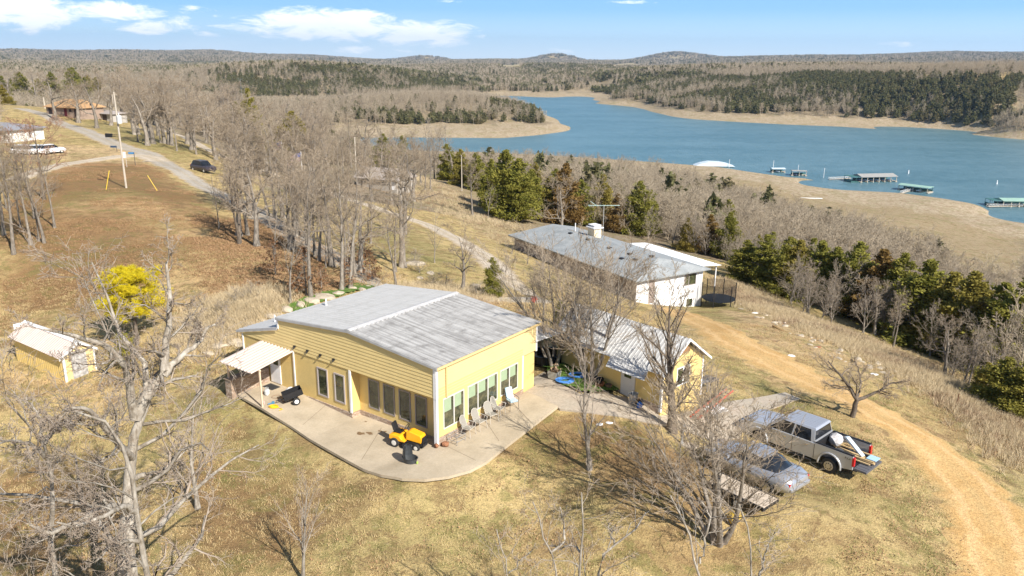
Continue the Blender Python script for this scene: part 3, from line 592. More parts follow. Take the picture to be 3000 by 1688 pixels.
# ---------------------------------------------------------------- scatter of many: one object with instances
def scatter(name, P, S, RZ, IDX, sources, label, cat, kind='stuff'):
    me = bpy.data.meshes.new(name); P = np.asarray(P, np.float32); n = len(P)
    me.vertices.add(n); me.vertices.foreach_set('co', P.ravel())
    for an, ty, d in (('s', 'FLOAT', S), ('rz', 'FLOAT', RZ), ('idx', 'INT', IDX)):
        a = me.attributes.new(an, ty, 'POINT'); a.data.foreach_set('value', np.asarray(d, np.int32 if ty == 'INT' else np.float32))
    o = bpy.data.objects.new(name, me); col.objects.link(o); tag(o, label, cat, kind=kind)
    src = bpy.data.collections.new(name + '_kinds')
    for i, sm in enumerate(sources): src.objects.link(bpy.data.objects.new('%s_%02d' % (name, i), sm))
    ng = bpy.data.node_groups.new(name, 'GeometryNodeTree'); ng.interface.new_socket('Geometry', in_out='INPUT', socket_type='NodeSocketGeometry'); ng.interface.new_socket('Geometry', in_out='OUTPUT', socket_type='NodeSocketGeometry')
    N = ng.nodes; gi = N.new('NodeGroupInput'); gout = N.new('NodeGroupOutput'); ci = N.new('GeometryNodeCollectionInfo'); ci.inputs[0].default_value = src; ci.inputs['Separate Children'].default_value = True; ci.inputs['Reset Children'].default_value = True
    ip = N.new('GeometryNodeInstanceOnPoints'); ip.inputs['Pick Instance'].default_value = True
    def na(nm, ty): q_ = N.new('GeometryNodeInputNamedAttribute'); q_.data_type = ty; q_.inputs[0].default_value = nm; return q_.outputs[0]
    cx = N.new('ShaderNodeCombineXYZ'); ng.links.new(na('rz', 'FLOAT'), cx.inputs[2])
    mp = N.new('GeometryNodeMeshToPoints'); ng.links.new(gi.outputs[0], mp.inputs[0]); ng.links.new(mp.outputs[0], ip.inputs['Points']); ng.links.new(ci.outputs[0], ip.inputs['Instance'])
    ng.links.new(na('idx', 'INT'), ip.inputs['Instance Index']); ng.links.new(cx.outputs[0], ip.inputs['Rotation']); ng.links.new(na('s', 'FLOAT'), ip.inputs['Scale']); ng.links.new(ip.outputs[0], gout.inputs[0])
    o.modifiers.new('scatter', 'NODES').node_group = ng; return o
# low-detail trees for the woods
def far_bare(seed, h=11, rt=.035, dense=1.0):
    lev, _ = grow(seed, h, .16, [L_(int(9 * dense), .42, 40, .14, .08, 3, .25, .55, 3, spiral=1), L_(6, .6, 38, .2, .06, 2, .1, .6, 3), L_(4, .6, 36, .2, .05, 1, .1, .9, 3)], wob0=.06, rmin=rt, k0=4)
    return lev
FB = [one_mesh('far_bare%d' % i, far_bare(100 + i), [TW_FAR]) for i in range(4)]
MB_ = [one_mesh('mid_bare%d' % i, grow(120 + i, 7, .12, [L_(13, .5, 42, .14, .08, 3, .08, .55, 3, spiral=1), L_(7, .55, 38, .2, .06, 2, .1, .6, 3), L_(5, .5, 38, .2, .05, 1, .1, .9, 3)], wob0=.1, rmin=.022, k0=4)[0], [TW_FAR]) for i in range(4)]
def far_ever(seed, n=260, size=.95): tr, br, lf = evergreen(seed, 8.5, 3.2, n, size, .1, leader=.86, power=.5); return [tr, lf]
FE = [one_mesh('far_ever%d' % i, far_ever(200 + i), [FO_FAR]) for i in range(3)]
def shift(lev, dx, dy, s=1.0, a=0.0):
    c, s_ = math.cos(a), math.sin(a); o = []
    for V, Q in lev: W = V * s; W = np.c_[W[:, 0] * c - W[:, 1] * s_ + dx, W[:, 0] * s_ + W[:, 1] * c + dy, W[:, 2]]; o.append((W, Q))
    return o
def clump(seed, ever):
    rg = random.Random(seed); parts, mi = [], []
    for i in range(11):
        e = rg.random() < ever; x, y = rg.uniform(-12, 12), rg.uniform(-12, 12)
        lev = far_ever(seed * 31 + i, 70, 2.0) if e else grow(seed * 31 + i, 10, .2, [L_(8, .42, 40, .14, .08, 2, .2, .55, 3, spiral=1), L_(5, .65, 38, .2, .06, 1, .1, .9, 3)], rmin=.075, k0=3)[0]
        lev = shift(lev, x, y, rg.uniform(.75, 1.2), rg.random() * 6); parts += lev; mi += [np.full(len(q_), 1 if e else 0) for _, q_ in lev]
    return one_mesh('wood_patch%d' % seed, parts, [TW_FAR, FO_FAR], np.concatenate(mi).astype(np.int32))
CB = [clump(301 + i, .06) for i in range(3)] + [clump(311 + i, .75) for i in range(3)]
EVER = [([(620,222),(760,200),(1000,205),(1300,222),(1400,245),(1340,268),(1200,278),(1000,283),(900,280),(700,268),(620,255)], .88),
        ([(1765,275),(1830,248),(1950,222),(2100,222),(2200,240),(2400,222),(2700,228),(3000,250),(3000,380),(2680,355),(2450,343),(2150,332),(1900,303),(1780,294)], .82),
        ([(1520,202),(1680,192),(1800,202),(1900,220),(1780,240),(1700,228),(1550,228)], .5), ([(1440,250),(1700,250),(1750,266),(1480,270)], .55),
        ([(1440,330),(1560,310),(1620,330),(1620,362),(1400,362),(1380,345)], .97), ([(1040,335),(1400,335),(1400,362),(1040,362)], .75),
        ([(500,185),(640,185),(660,205),(540,208)], .5), ([(560,262),(900,280),(860,300),(600,290)], .6), ([(400,200),(560,200),(560,215),(400,215)], .35)]
EVW = [(wpoly(p), k) for p, k in EVER]
def ever_prob(x, y, base=.07):
    e = np.full(x.shape, base)
    jx, jy = vnoise(x, y, 60, 31) * 30, vnoise(x, y, 60, 32) * 30
    for P, k in EVW: m = inpoly(x + jx, y + jy, P); e[m] = k
    return np.clip(e * (1 + .9 * vnoise(x, y, 70, 33) + .6 * vnoise(x, y, 25, 34)), 0, 1)
rg = np.random.default_rng(5)
for i in range(3): bare('bush%d' % i, 90 + i, 6, .11, [L_(14, .55, 42, .12, .07, 5, .08, .5, 4, spiral=1), L_(7, .5, 38, .17, .05, 4, .12, .6, 3), L_(6, .5, 38, .2, .05, 2, .1, .6, 3)], BK_GREY, TW_GREY, wob0=.10, rmin=.012, trunk_frac=.85); TOP['bush%d' % i] = top_of(BR['bush%d' % i][0][1])
WOODW = [wpoly(p) for p in [
  [(1500,445),(1900,482),(2120,520),(2280,560),(2400,620),(2600,680),(2850,740),(3000,820),(3000,1215),(2800,1105),(2600,1005),(2400,925),(2180,815),(2050,745),(1900,700),(1700,660),(1560,612),(1440,545),(1350,500),(1350,430)],
  [(470,345),(700,330),(900,410),(1200,425),(1400,430),(1440,480),(1400,500),(1200,480),(1000,485),(850,470),(700,430),(600,398)],
  [(-300,240),(0,240),(500,250),(700,330),(470,345),(330,325),(150,300),(0,300),(-300,300)],[(-400,330),(-20,340),(-20,700),(-400,800)]]]
def forest_points(r0, r1, spacing, amax=40, jitter=1):
    n = int(R(2 * amax) / 2 * (r1 * r1 - r0 * r0) / spacing ** 2); r = np.sqrt(rg.random(n) * (r1 * r1 - r0 * r0) + r0 * r0); a = np.radians(rg.uniform(-amax, amax, n))
    x, y = np.sin(a) * r, np.cos(a) * r; z = hgt(x, y); ok = z > -45 + vnoise(x, y, 14, 41) * .5
    for P in WFIELDS: ok &= ~inpoly(x, y, P)
    return x[ok], y[ok], z[ok]
DRY = [wpoly(ZONES[k][3]) for k in (23, 24)]
# ---------------------------------------------------------------- buildings
def atz(u, v, z): d = px_dir(u, v); t = (z - H) / d[2]; return Vector((d[0] * t, d[1] * t, z))
YEL = mat('yellow_siding', (.76, .585, .26), .7, var=.05, vscale=.8, fine=.05, fscale=14)
YST = mat('yellow_stucco', (.72, .535, .215), .85, var=.07, vscale=.7, bump=.006, bscale=60, fine=.08, fscale=20)
WHT = mat('white_trim', (.82, .81, .80), .6, var=.05); TAUPE = mat('taupe_frame', (.30, .26, .24), .6); LGREY = mat('pale_frame', (.62, .60, .56), .5)
BLIND = mat('green_blind', (.33, .42, .27), .6, var=.06)
STONE = bpy.data.materials.new('ledge_stone'); STONE.use_nodes = True; t = NT(STONE.node_tree); co = t.n('ShaderNodeTexCoord').outputs['Object']
mp = t.n('ShaderNodeMapping', {0: co, 3: (2.2, 2.2, 7.5)}).outputs[0]; vo = t.n('ShaderNodeTexVoronoi', {'Vector': mp, 'Scale': 1.6}); ve = t.n('ShaderNodeTexVoronoi', {'Vector': mp, 'Scale': 1.6}, feature='DISTANCE_TO_EDGE')
cc = t.ramp(t.n('ShaderNodeSeparateColor', {0: vo.outputs['Color']}).outputs[0], [(0, (.30, .20, .14)), (.4, (.42, .31, .23)), (.7, (.52, .42, .33)), (1, (.36, .27, .21))])
cc = t.mix(t.maprange(ve.outputs[0], 0, .06), (.14, .10, .07), cc); p = t.n('ShaderNodeBsdfPrincipled', {'Base Color': cc, 'Roughness': .9}); t.t.links.new(p.outputs[0], t.n('ShaderNodeOutputMaterial').inputs[0])
def roof_mat(name, base, stain, along, amt):
    m = bpy.data.materials.new(name); m.use_nodes = True; t = NT(m.node_tree); co = t.n('ShaderNodeTexCoord').outputs['Object']
    mx = t.n('ShaderNodeMapping', {0: co, 3: (.22, 5.5, .22) if along == 'x' else (5.5, .22, .22)}).outputs[0]
    s1 = t.noise(mx, 1.0, 5, .7); s2 = t.noise(co, 1.1, 5, .65); c = t.mix(t.math('MULTIPLY', t.maprange(s1, .42, .68), amt), base, stain)
    c = t.mix(t.math('MULTIPLY', t.maprange(s2, .5, .72), amt * .8), c, stain)
    if amt > .4:                                          # grime collects in rows over the purlins
        sx = t.n('ShaderNodeSeparateXYZ', {0: co}).outputs[0]
        w_ = t.math('ABSOLUTE', t.math('SUBTRACT', t.math('FRACT', t.math('ADD', t.math('MULTIPLY', sx, .92), t.math('MULTIPLY', s2, .45))), .5))
        c = t.mix(t.math('MULTIPLY', t.maprange(w_, .16, .0), t.maprange(t.noise(co, 2.2, 4, .7), .35, .7, 0, .55)), c, stain)
    p = t.n('ShaderNodeBsdfPrincipled', {'Base Color': c, 'Roughness': .62, 'Specular IOR Level': .25}); t.t.links.new(p.outputs[0], t.n('ShaderNodeOutputMaterial').inputs[0]); return m
RF_W = roof_mat('white_metal_roof', (.53, .52, .50), (.38, .37, .345), 'x', .45); RF_G = roof_mat('stained_metal_roof', (.47, .46, .44), (.18, .17, .16), 'x', .85)
RF_S = roof_mat('shed_metal_roof', (.55, .545, .53), (.38, .37, .36), 'y', .4); RF_P = roof_mat('pinkish_metal', (.62, .52, .46), (.48, .38, .32), 'y', .4)
def pane_mat(name, c, c2, sc=1.3):
    m = bpy.data.materials.new(name); m.use_nodes = True; t = NT(m.node_tree); co = t.n('ShaderNodeTexCoord').outputs['Object']
    b = t.mix(t.maprange(t.noise(co, sc, 5, .65, .8), .42, .62), c, c2)
    p = t.n('ShaderNodeBsdfPrincipled', {'Base Color': b, 'Roughness': .06, 'Specular IOR Level': .8, 'IOR': 1.5}); t.t.links.new(p.outputs[0], t.n('ShaderNodeOutputMaterial').inputs[0]); return m
GLASS = pane_mat('window_glass', (.030, .036, .022), (.10, .105, .05)); GLASS2 = pane_mat('sunroom_glass', (.045, .05, .03), (.14, .13, .07), 2.2); CARG = pane_mat('car_glass', (.012, .014, .018), (.03, .033, .036))
BLK = mat('black_plastic', (.022, .022, .024), .45, var=.2); RUB = mat('rubber', (.03, .03, .03), .8, var=.3); GALV = mat('galvanised', (.45, .46, .47), .4, metal=.6, var=.1)
def corr(mb, p00, p10, p01, pitch=.3, amp=.022, thick=.03):
    """ribbed sheet: ribs run p00->p10, repeated from p00 towards p01"""
    p00, p10, p01 = Vector(p00), Vector(p10), Vector(p01); U = p10 - p00; V = p01 - p00; L = V.length; vn = V / L; n = U.cross(V).normalized()
    if n.z < 0: n = -n
    q = []; k = max(2, int(round(L / pitch))); pt = L / k
    for i in range(k):
        for f, h in ((0, 0), (.62, 0), (.70, amp), (.92, amp)): q.append(((i + f) * pt, h))
    q.append((L, 0)); b = len(mb.v); N = len(q)
    for s, h in q: mb.v.append(tuple(p00 + vn * s + n * h))
    for s, h in q: mb.v.append(tuple(p10 + vn * s + n * h))
    for s, h in q: mb.v.append(tuple(p00 + vn * s - n * thick))
    for s, h in q: mb.v.append(tuple(p10 + vn * s - n * thick))
    for i in range(N - 1):
        mb.f += [[b + i, b + i + 1, b + N + i + 1, b + N + i], [b + 2 * N + i, b + 3 * N + i, b + 3 * N + i + 1, b + 2 * N + i + 1], [b + i, b + 2 * N + i, b + 2 * N + i + 1, b + i + 1], [b + N + i, b + N + i + 1, b + 3 * N + i + 1, b + 3 * N + i]]; mb.m += [mb.mi] * 4
    mb.f += [[b, b + N, b + 3 * N, b + 2 * N], [b + N - 1, b + 3 * N - 1, b + 4 * N - 1, b + 2 * N - 1]]; mb.m += [mb.mi] * 2
def window(parent, face, u0, u1, z0, z1, pos, fw, fmat, gmat, splits=(), blind=0.0, name='window', proud=.035):
    """face 'y': wall looking to -y at y = pos, u along x; face 'x': wall looking to +x at x = pos, u along y"""
    sg = -1 if face == 'y' else 1
    def B(mb, a0, a1, b0, b1, d0, d1):
        if face == 'y': mb.b2((a0, pos - d0, b0), (a1, pos - d1, b1))
        else: mb.b2((pos + d0, a0, b0), (pos + d1, a1, b1))
    f = MB(); B(f, u0, u1, z1 - fw, z1, 0, proud); B(f, u0, u1, z0, z0 + fw, 0, proud); zs = (z0 + fw, z1 - fw); B(f, u0, u0 + fw, *zs, 0, proud); B(f, u1 - fw, u1, *zs, 0, proud)
    for s in splits: B(f, s - fw * .6, s + fw * .6, *zs, 0, proud)
    fo = f.build(name, fmat, parent); ed = [u0 + fw * .5] + list(splits) + [u1 - fw * .5]
    for a, b in zip(ed[:-1], ed[1:]):
        p = MB(); B(p, a + fw * .5, b - fw * .5, z0 + fw, z1 - fw, .004, .012); p.build('pane', gmat, fo)
        if blind: q = MB(); B(q, a + fw * .5 + (b - a) * .04, b - fw * .5 - (b - a) * .22, z1 - fw - (z1 - z0) * blind, z1 - fw - .02, .013, .017); q.build('blind', BLIND, fo)
    return fo
def boards(mb, face, pos, u0, u1, z0, z1, h, prof=None, proud=.030):
    """overlapping boards; prof(u) gives the upper limit of the wall"""
    z = z0
    while z < z1 - .02:
        zt = min(z + h, z1); a, b = u0, u1
        if prof:
            us = np.linspace(u0, u1, 200); ok = us[[prof(x) > z + h * .5 for x in us]]
            if len(ok) < 2: break
            a, b = ok[0], ok[-1]
        if face == 'y': ps = [(a, pos - proud, z), (b, pos - proud, z), (b, pos, z), (a, pos, z), (a, pos - .008, zt), (b, pos - .008, zt), (b, pos, zt), (a, pos, zt)]
        else: ps = [(pos + proud, a, z), (pos + proud, b, z), (pos, b, z), (pos, a, z), (pos + .008, a, zt), (pos + .008, b, zt), (pos, b, zt), (pos, a, zt)][::1]
        mb.hexa(ps); z += h
# --- the yellow house (local x runs right along the gable wall, y away from the camera)
C0 = Vector((-3.6386, 35.7714, 0)); YAW = .6362
hs = empty('yellow_house', C0, -YAW, 'large yellow lap-sided house with a low white metal roof and tall windows, in the middle', 'house')
def hw(x, y, z=0): c, s = math.cos(YAW), math.sin(YAW); return Vector((C0.x + x * c + y * s, C0.y - x * s + y * c, z))   # house frame to world
def rz_(x): return np.interp(x, [-15.81, -11.95, -11.9499, -6.04, 0], [2.65, 3.60, 4.20, 4.72, 4.16])
D = 8.53; w_ = MB()
w_.b2((-11.95, .60, -.9), (-.14, D - .02, 3.9)); w_.b2((-11.94, .02, -.9), (-6.12, .60, 2.44)); w_.b2((-.14, .02, -.9), (0, 7.2, 2.9)); w_.b2((-15.42, .02, -.5), (-11.95, D - .05, 2.45))
w_.prism([(-.02, 2.43), (-.02, 4.10), (-6.04, 4.66), (-11.94, 4.15), (-11.94, 2.43)], 'y', .0, .45)
w_.prism([(-11.94, 2.44), (-11.94, 3.55), (-15.42, 2.70), (-15.42, 2.44)], 'y', .0, .45); w_.b2((-.5, .0, 2.44), (-.02, D - .01, 4.1))
w_.build('wall', YST, hs)
s_ = MB(); boards(s_, 'y', 0, -15.40, -.10, 2.44, 4.7, .185, lambda x: rz_(x) - .10); s_.build('gable_siding', YEL, hs)
s_ = MB(); boards(s_, 'x', -.02, .0, D, 2.46, 3.93, .147, None, .026); s_.build('side_siding', mat('side_siding', (.68, .535, .265), .7, var=.04, vscale=.6), hs)
s_ = MB(); s_.b2((-6.10, .562, -.8), (-.14, .60, -.06)); s_.b2((-9.8, -.035, -.9), (-6.12, .02, -.05)); s_.b2((-6.12, -.035, -.9), (-6.08, .56, -.05)); s_.b2((0, .10, -.8), (.05, 7.22, .30)); s_.prism([(5.0, .30), (7.22, .30), (7.22, .52), (5.0, .36)], 'x', 0, .045)
s_.build('stone_skirting', STONE, hs)
tr = MB(); tr.b2((-.15, -.045, 2.40), (.03, .0, 4.12)); tr.b2((.005, -.045, 2.40), (.035, .11, 4.12)); tr.b2((-.16, -.03, -.05), (.012, .0, 2.40)); tr.b2((.0, -.03, -.05), (.03, .10, 2.40)); tr.b2((-6.20, -.05, -.05), (-6.07, .02, 2.42)); tr.b2((-10.80, -.045, .02), (-10.70, .0, 2.43)); tr.b2((-.02, D - .1, 2.4), (.03, D + .02, 4.05)); tr.b2((0, 7.14, .3), (.03, 7.23, 2.5)); tr.b2((-15.47, -.04, .5), (-15.38, .02, 2.5)); tr.b2((-12.0, -.06, 3.5), (-11.9, 0, 4.12))
for i in range(0, len(tr.v), 8): q = MB(); q.v = tr.v[i:i + 8]; q.f = tr.f[:6]; q.m = [0] * 6; q.build('corner_trim', WHT, hs)
r1 = MB(); corr(r1, (-6.04, -.1, 4.72), (.18, -.1, 4.145), (-6.04, D + .12, 4.72)); ro = r1.build('lakeside_roof', RF_G, hs); ro['label'] = 'streaky grey-stained roof slope'
r2 = MB(); corr(r2, (-6.04, -.1, 4.72), (-12.05, -.1, 4.20), (-6.04, D + .12, 4.72)); ro = r2.build('back_roof', RF_W, hs); ro['label'] = 'cleaner white roof slope'
r3 = MB(); corr(r3, (-11.96, -.08, 3.60), (-15.9, -.08, 2.63), (-11.96, D, 3.60)); r3.build('lean_to_roof', RF_S, hs)
rc = MB(); rc.prism([(-6.24, 4.735), (-6.04, 4.775), (-5.84, 4.735), (-5.84, 4.70), (-6.24, 4.70)][::-1], 'y', -.12, D + .14)
rg_ = random.Random(3)
for i in range(26): rc.b2((-5.84 + rg_.uniform(-.02, .02), i * .33 + rg_.uniform(0, .1), 4.70), (-5.74 + rg_.uniform(-.03, .05), i * .33 + .22, 4.728))
rc.build('ridge_cap', mat('dull_white_metal', (.52, .51, .50), .6, var=.12, vscale=3), hs)
fa = MB()
for a, b in (((-12.05, 4.17), (-6.04, 4.69)), ((-6.04, 4.69), (.18, 4.115)), ((-15.9, 2.60), (-11.96, 3.57))): fa.prism([(a[0], a[1] - .13), (b[0], b[1] - .13), (b[0], b[1]), (a[0], a[1])], 'y', -.13, -.1)
fa.b2((-12.08, -.1, 4.02), (-12.05, D + .1, 4.20)); fa.build('rake_trim', mat('weathered_trim', (.44, .44, .44), .5, var=.15, vscale=2), hs)
g = MB(); g.b2((.0, -.06, 3.96), (.17, D + .12, 4.09)); g.tube([(.1, .72, 4.0), (.06, .72, 3.9), (.06, .72, 2.3)], .045, 8); g.build('gutter', mat('gutter_yellow', (.72, .54, .26), .5), hs)
for a, b in ((4.57, 5.39), (3.44, 4.27), (2.30, 3.13), (1.17, 1.99)): window(hs, 'y', -b, -a, .28, 1.96, .60, .07, TAUPE, GLASS)
for a, b in ((6.59, 7.42), (7.95, 8.80)): window(hs, 'y', -b, -a, .31, 1.98, .02, .075, mat('taupe_frame2', (.42, .37, .35), .6), GLASS, proud=.05)
window(hs, 'x', .47, 2.08, .62, 2.27, 0, .06, LGREY, GLASS2, (1.28,), .42); window(hs, 'x', 2.36, 4.86, .72, 2.29, 0, .06, LGREY, GLASS2, (3.19, 4.03), .40); window(hs, 'x', 5.10, 6.71, .76, 2.27, 0, .06, LGREY, GLASS2, (5.92,), .40)
dr = MB(); dr.b2((-12.95, -.03, .06), (-12.05, .02, 2.12)); do = dr.build('door', WHT, hs); q = MB(); q.b2((-12.62, -.042, 1.2), (-12.2, -.031, 1.9)); q.build('pane', GLASS, do); q = MB(); q.lathe([(.0, 0), (.03, .01), (.03, .04), (0, .05)], (-12.85, -.03, 1.0), 8, rotm('X', R(90))); q.build('handle', GALV, do)
for x in (-10.55, -9.45, -8.38, -7.3): k = MB(); k.b2((x - .07, -.10, 2.72), (x + .07, -.03, 2.82)); k.tube([(x, -.07, 2.72), (x, -.16, 2.66)], .045, 8); k.build('spotlight', BLK, hs)
for x, y in ((-11.3, 3.0), (-14.4, 1.6)): k = MB(); z = float(rz_(x)); k.tube([(x, y, z - .05), (x, y, z + .42)], .05, 8); k.build('vent_pipe', WHT, hs)
for u_, z_ in ((1.65, .30), (-.7, .1)): pass
# back-right porch roof behind the main roof
pr = empty('porch_roof', hw(0, D), -YAW, 'low grey-white metal porch roof on dark posts behind the yellow house', 'porch'); k = MB(); corr(k, (-5.6, .2, 2.75), (-5.6, 3.6, 2.45), (-.4, .2, 2.75)); k.build('roof', RF_S, pr)
for x in (-5.4, -3, -.6): k = MB(); k.b2((x - .05, 3.4, -.8), (x + .05, 3.5, 2.42)); k.build('post', BLK, pr)
# awning over the side door
aw = empty('door_awning', hw(-12, -.05), -YAW, 'pinkish-white corrugated metal awning over the side door of the yellow house', 'awning'); k = MB()
corr(k, (-1.60, -.03, 2.44), (-1.42, -2.98, 2.10), (1.33, -.03, 2.44), .30, .06, .012); k.build('roof', RF_P, aw)
for x, y in ((1.50, -2.45), (-1.42, -2.45)): k = MB(); k.b2((x - .04, y - .04, -.1), (x + .04, y + .04, 2.14)); k.build('post', mat('post_cream', (.72, .55, .40), .7), aw)
k = MB(); k.b2((-1.5, -2.5, 2.07), (1.58, -2.4, 2.15)); k.build('beam', mat('post_cream', (.7, .5, .3)), aw)
lw = empty('low_wall', hw(-13.3, -1.4), -YAW, 'long brown stacked-stone wall block under the awning', 'wall'); k = MB(); k.b2((-.28, -1.25, -.3), (.28, 1.3, .88)); k.build('body', STONE, lw); k = MB(); k.b2((-.32, -1.3, .881), (.32, 1.33, .94)); k.build('cap', mat('wall_cap', (.30, .23, .17), .9, var=.2), lw)
# --- patio slab, laid along the house and round its corner
def zpat(x, y): return float(np.interp(-x, [-4, -.4, 1.2, 6, 10.7, 16], [-.06, -.12, -.28, -.34, -.02, .05])) + .055 * max(0, min(y, 9)) * (1 if x > -1 else 0)
def patio_mesh(name, outline, m, thick=.14, dz=0.0, grid=.5, kind='structure', drape=False):
    """slab with a gently falling top, cut to an outline given in house coordinates"""
    import bmesh
    bm = bmesh.new(); vs = [bm.verts.new((x, y, 0)) for x, y in outline]; f = bm.faces.new(vs)
    if f.normal.z < 0: f.normal_flip()
    xs = [p[0] for p in outline]; ys = [p[1] for p in outline]
    for i in range(int((max(xs) - min(xs)) / grid) + 1): bmesh.ops.bisect_plane(bm, geom=bm.verts[:] + bm.edges[:] + bm.faces[:], plane_co=(min(xs) + i * grid + .01, 0, 0), plane_no=(1, 0, 0))
    for i in range(int((max(ys) - min(ys)) / grid) + 1): bmesh.ops.bisect_plane(bm, geom=bm.verts[:] + bm.edges[:] + bm.faces[:], plane_co=(0, min(ys) + i * grid + .01, 0), plane_no=(0, 1, 0))
    for v in bm.verts:
        z = zpat(v.co.x, v.co.y)
        if drape: q_ = hw(v.co.x, v.co.y); g_ = gz(q_.x, q_.y) + .08; k_ = min(1, max(0, (v.co.x - 1.5) / 2.5)); z = z * (1 - k_) + g_ * k_
        v.co.z = z + dz
    bmesh.ops.recalc_face_normals(bm, faces=bm.faces[:])
    if bm.faces[:] and sum(f.normal.z for f in bm.faces) < 0: bmesh.ops.reverse_faces(bm, faces=bm.faces[:])
    r_ = bmesh.ops.extrude_face_region(bm, geom=bm.faces[:]); up = [g_ for g_ in r_['geom'] if isinstance(g_, bmesh.types.BMVert)]
    for v in up: v.co.z -= thick
    bmesh.ops.recalc_face_normals(bm, faces=bm.faces[:]); me = bpy.data.meshes.new(name); bm.to_mesh(me); bm.free(); me.materials.append(m)
    o = bpy.data.objects.new(name, me); col.objects.link(o); o.location = C0; o.rotation_euler = (0, 0, -YAW)
    return tag(o, kind=kind)
CONC = mat('concrete', (.43, .355, .25), .85, var=.14, vscale=.5, c2=(.54, .455, .335), fine=.10, fscale=9, bump=.004, bscale=30)
patio_mesh('patio', [(-14.0, .05), (-14.0, -2.15), (-12.46, -2.42), (-7.52, -2.82), (-2.87, -3.40), (-1.5, -3.55), (-.3, -3.55), (.8, -3.30), (1.7, -2.75), (2.4, -1.9), (2.85, -.9), (2.95, .2), (2.85, 1.83), (2.72, 4.34), (2.60, 6.9), (2.0, 7.0), (1.2, 7.3), (-.02, 7.4), (-.02, .59), (-6.1, .59), (-6.1, .05)], CONC)
CONC2 = mat('old_concrete', (.54, .45, .35), .9, var=.2, vscale=.7, c2=(.40, .35, .28), fine=.2, fscale=7)
def hpx(pts):                                            # ground pixels -> house frame
    o = []
    for u, v in pts: q = at(u, v); dx, dy = q.x - C0.x, q.y - C0.y; o.append((dx * math.cos(YAW) - dy * math.sin(YAW), dx * math.sin(YAW) + dy * math.cos(YAW)))
    return o
patio_mesh('courtyard', [(-.02, 7.4), (1.2, 7.3), (2.0, 7.0), (2.60, 6.9)] + hpx([(1640,1204), (1765,1217), (1885,1238), (1960,1254), (2010,1266), (2095,1294), (2165,1285), (2210,1217), (2345,1170), (2300,1152), (2150,1176), (2060,1196), (1990,1216), (1945,1212), (1925,1203), (1850,1172), (1790,1158), (1700,1160), (1632,1130), (1592,1090), (1600,1050), (1630,1010)]) + [(-2.4, 16.5), (-2.0, 8.6), (-.02, 8.55)], CONC2, .16, -.02, drape=True)
k = MB()
for (u0, v0), (u1, v1) in (((1300, 1310), (1394, 1354)), ((1118, 1264), (1060, 1356)), ((960, 1196), (888, 1254)), ((1420, 1238), (1462, 1300)), ((1500, 1186), (1555, 1250))):
    (xa, ya), (xb, yb) = hpx([(u0, v0), (u1, v1)]); dx, dy = xb - xa, yb - ya; ll = math.hypot(dx, dy); nx, ny_ = -dy / ll * .012, dx / ll * .012
    for i in range(8): a0, a1 = i / 8, (i + 1) / 8; k.add([(xa + dx * t_ + s_ * nx, ya + dy * t_ + s_ * ny_, zpat(xa + dx * t_, ya + dy * t_) + .006) for t_, s_ in ((a0, -1), (a1, -1), (a1, 1), (a0, 1))], [(0, 1, 2, 3)])
jo = k.build('patio_joint', mat('joint_dark', (.22, .17, .12), .9), None); jo.location = C0; jo.rotation_euler = (0, 0, -YAW); tag(jo, kind='structure')

st = MB()
def blot(cx, cy, r, sd):
    g_ = random.Random(sd); pts = [(cx + math.cos(a) * r * g_.uniform(.5, 1.15), cy + math.sin(a) * r * .7 * g_.uniform(.5, 1.15)) for a in np.linspace(0, 6.28, 15)[:-1]]; st.add([(x, y, zpat(x, y) + .004) for x, y in pts], [tuple(range(14))])
blot(-4.35, -1.05, .30, 1); blot(-4.0, -.75, .24, 2); blot(-3.75, -.25, .14, 3); blot(-3.5, -.12, .12, 4); blot(-5.2, .1, .1, 5); blot(-10.2, -1.3, .12, 6)
so = st.build('water_stain', mat('wet_stain', (.20, .13, .07), .6), None); so.location = C0; so.rotation_euler = (0, 0, -YAW); tag(so, kind='structure')
# --- long shed with the dented white roof
so = atz(1934.5, 1198.8, 0.0); sy = R(48.3); sh = empty('long_shed', so, -sy, 'long yellow outbuilding with a white metal roof and a white half-glass door', 'shed')
def sw(x, y, z=0): c, s = math.cos(sy), math.sin(sy); return Vector((so.x + x * c + y * s, so.y - x * s + y * c, z))
LX = 8.1; k = MB(); k.b2((-LX, 0, -.8), (0, 3.7, 2.2)); k.prism([(0, 2.2), (3.7, 2.2), (1.85, 3.55)], 'x', -LX, -.001); k.build('wall', YST, sh)
k = MB(); corr(k, (-LX - .3, 1.85, 3.74), (-LX - .3, -.32, 2.12), (.32, 1.85, 3.74), .24); k.build('front_roof', RF_S, sh); k = MB(); corr(k, (-LX - .3, 1.85, 3.74), (-LX - .3, 4.0, 2.14), (.32, 1.85, 3.74), .24); k.build('back_roof', RF_S, sh)
k = MB(); k.prism([(-.34, 2.0), (1.85, 3.62), (1.85, 3.76), (-.34, 2.13)], 'x', .32, .36); k.prism([(1.85, 3.62), (4.02, 2.02), (4.02, 2.15), (1.85, 3.76)], 'x', .32, .36); k.b2((-.1, -.03, -.2), (.03, .0, 2.2)); k.b2((.0, -.03, -.2), (.03, .09, 2.2)); k.b2((.0, 3.62, -.2), (.03, 3.73, 2.2)); k.build('trim', WHT, sh)
k = MB(); corr(k, (-3.45, -.33, 2.16), (-3.05, -1.18, 1.90), (-.70, -.33, 2.16), .24, .02, .015); k.build('porch_roof', RF_S, sh)
k = MB(); k.b2((-2.85, -.05, -.05), (-1.83, .0, 2.02)); d_ = k.build('door', mat('door_white', (.62, .62, .62), .6), sh); k = MB(); k.b2((-2.6, -.062, 1.12), (-2.1, -.051, 1.85)); k.build('pane', GLASS, d_)
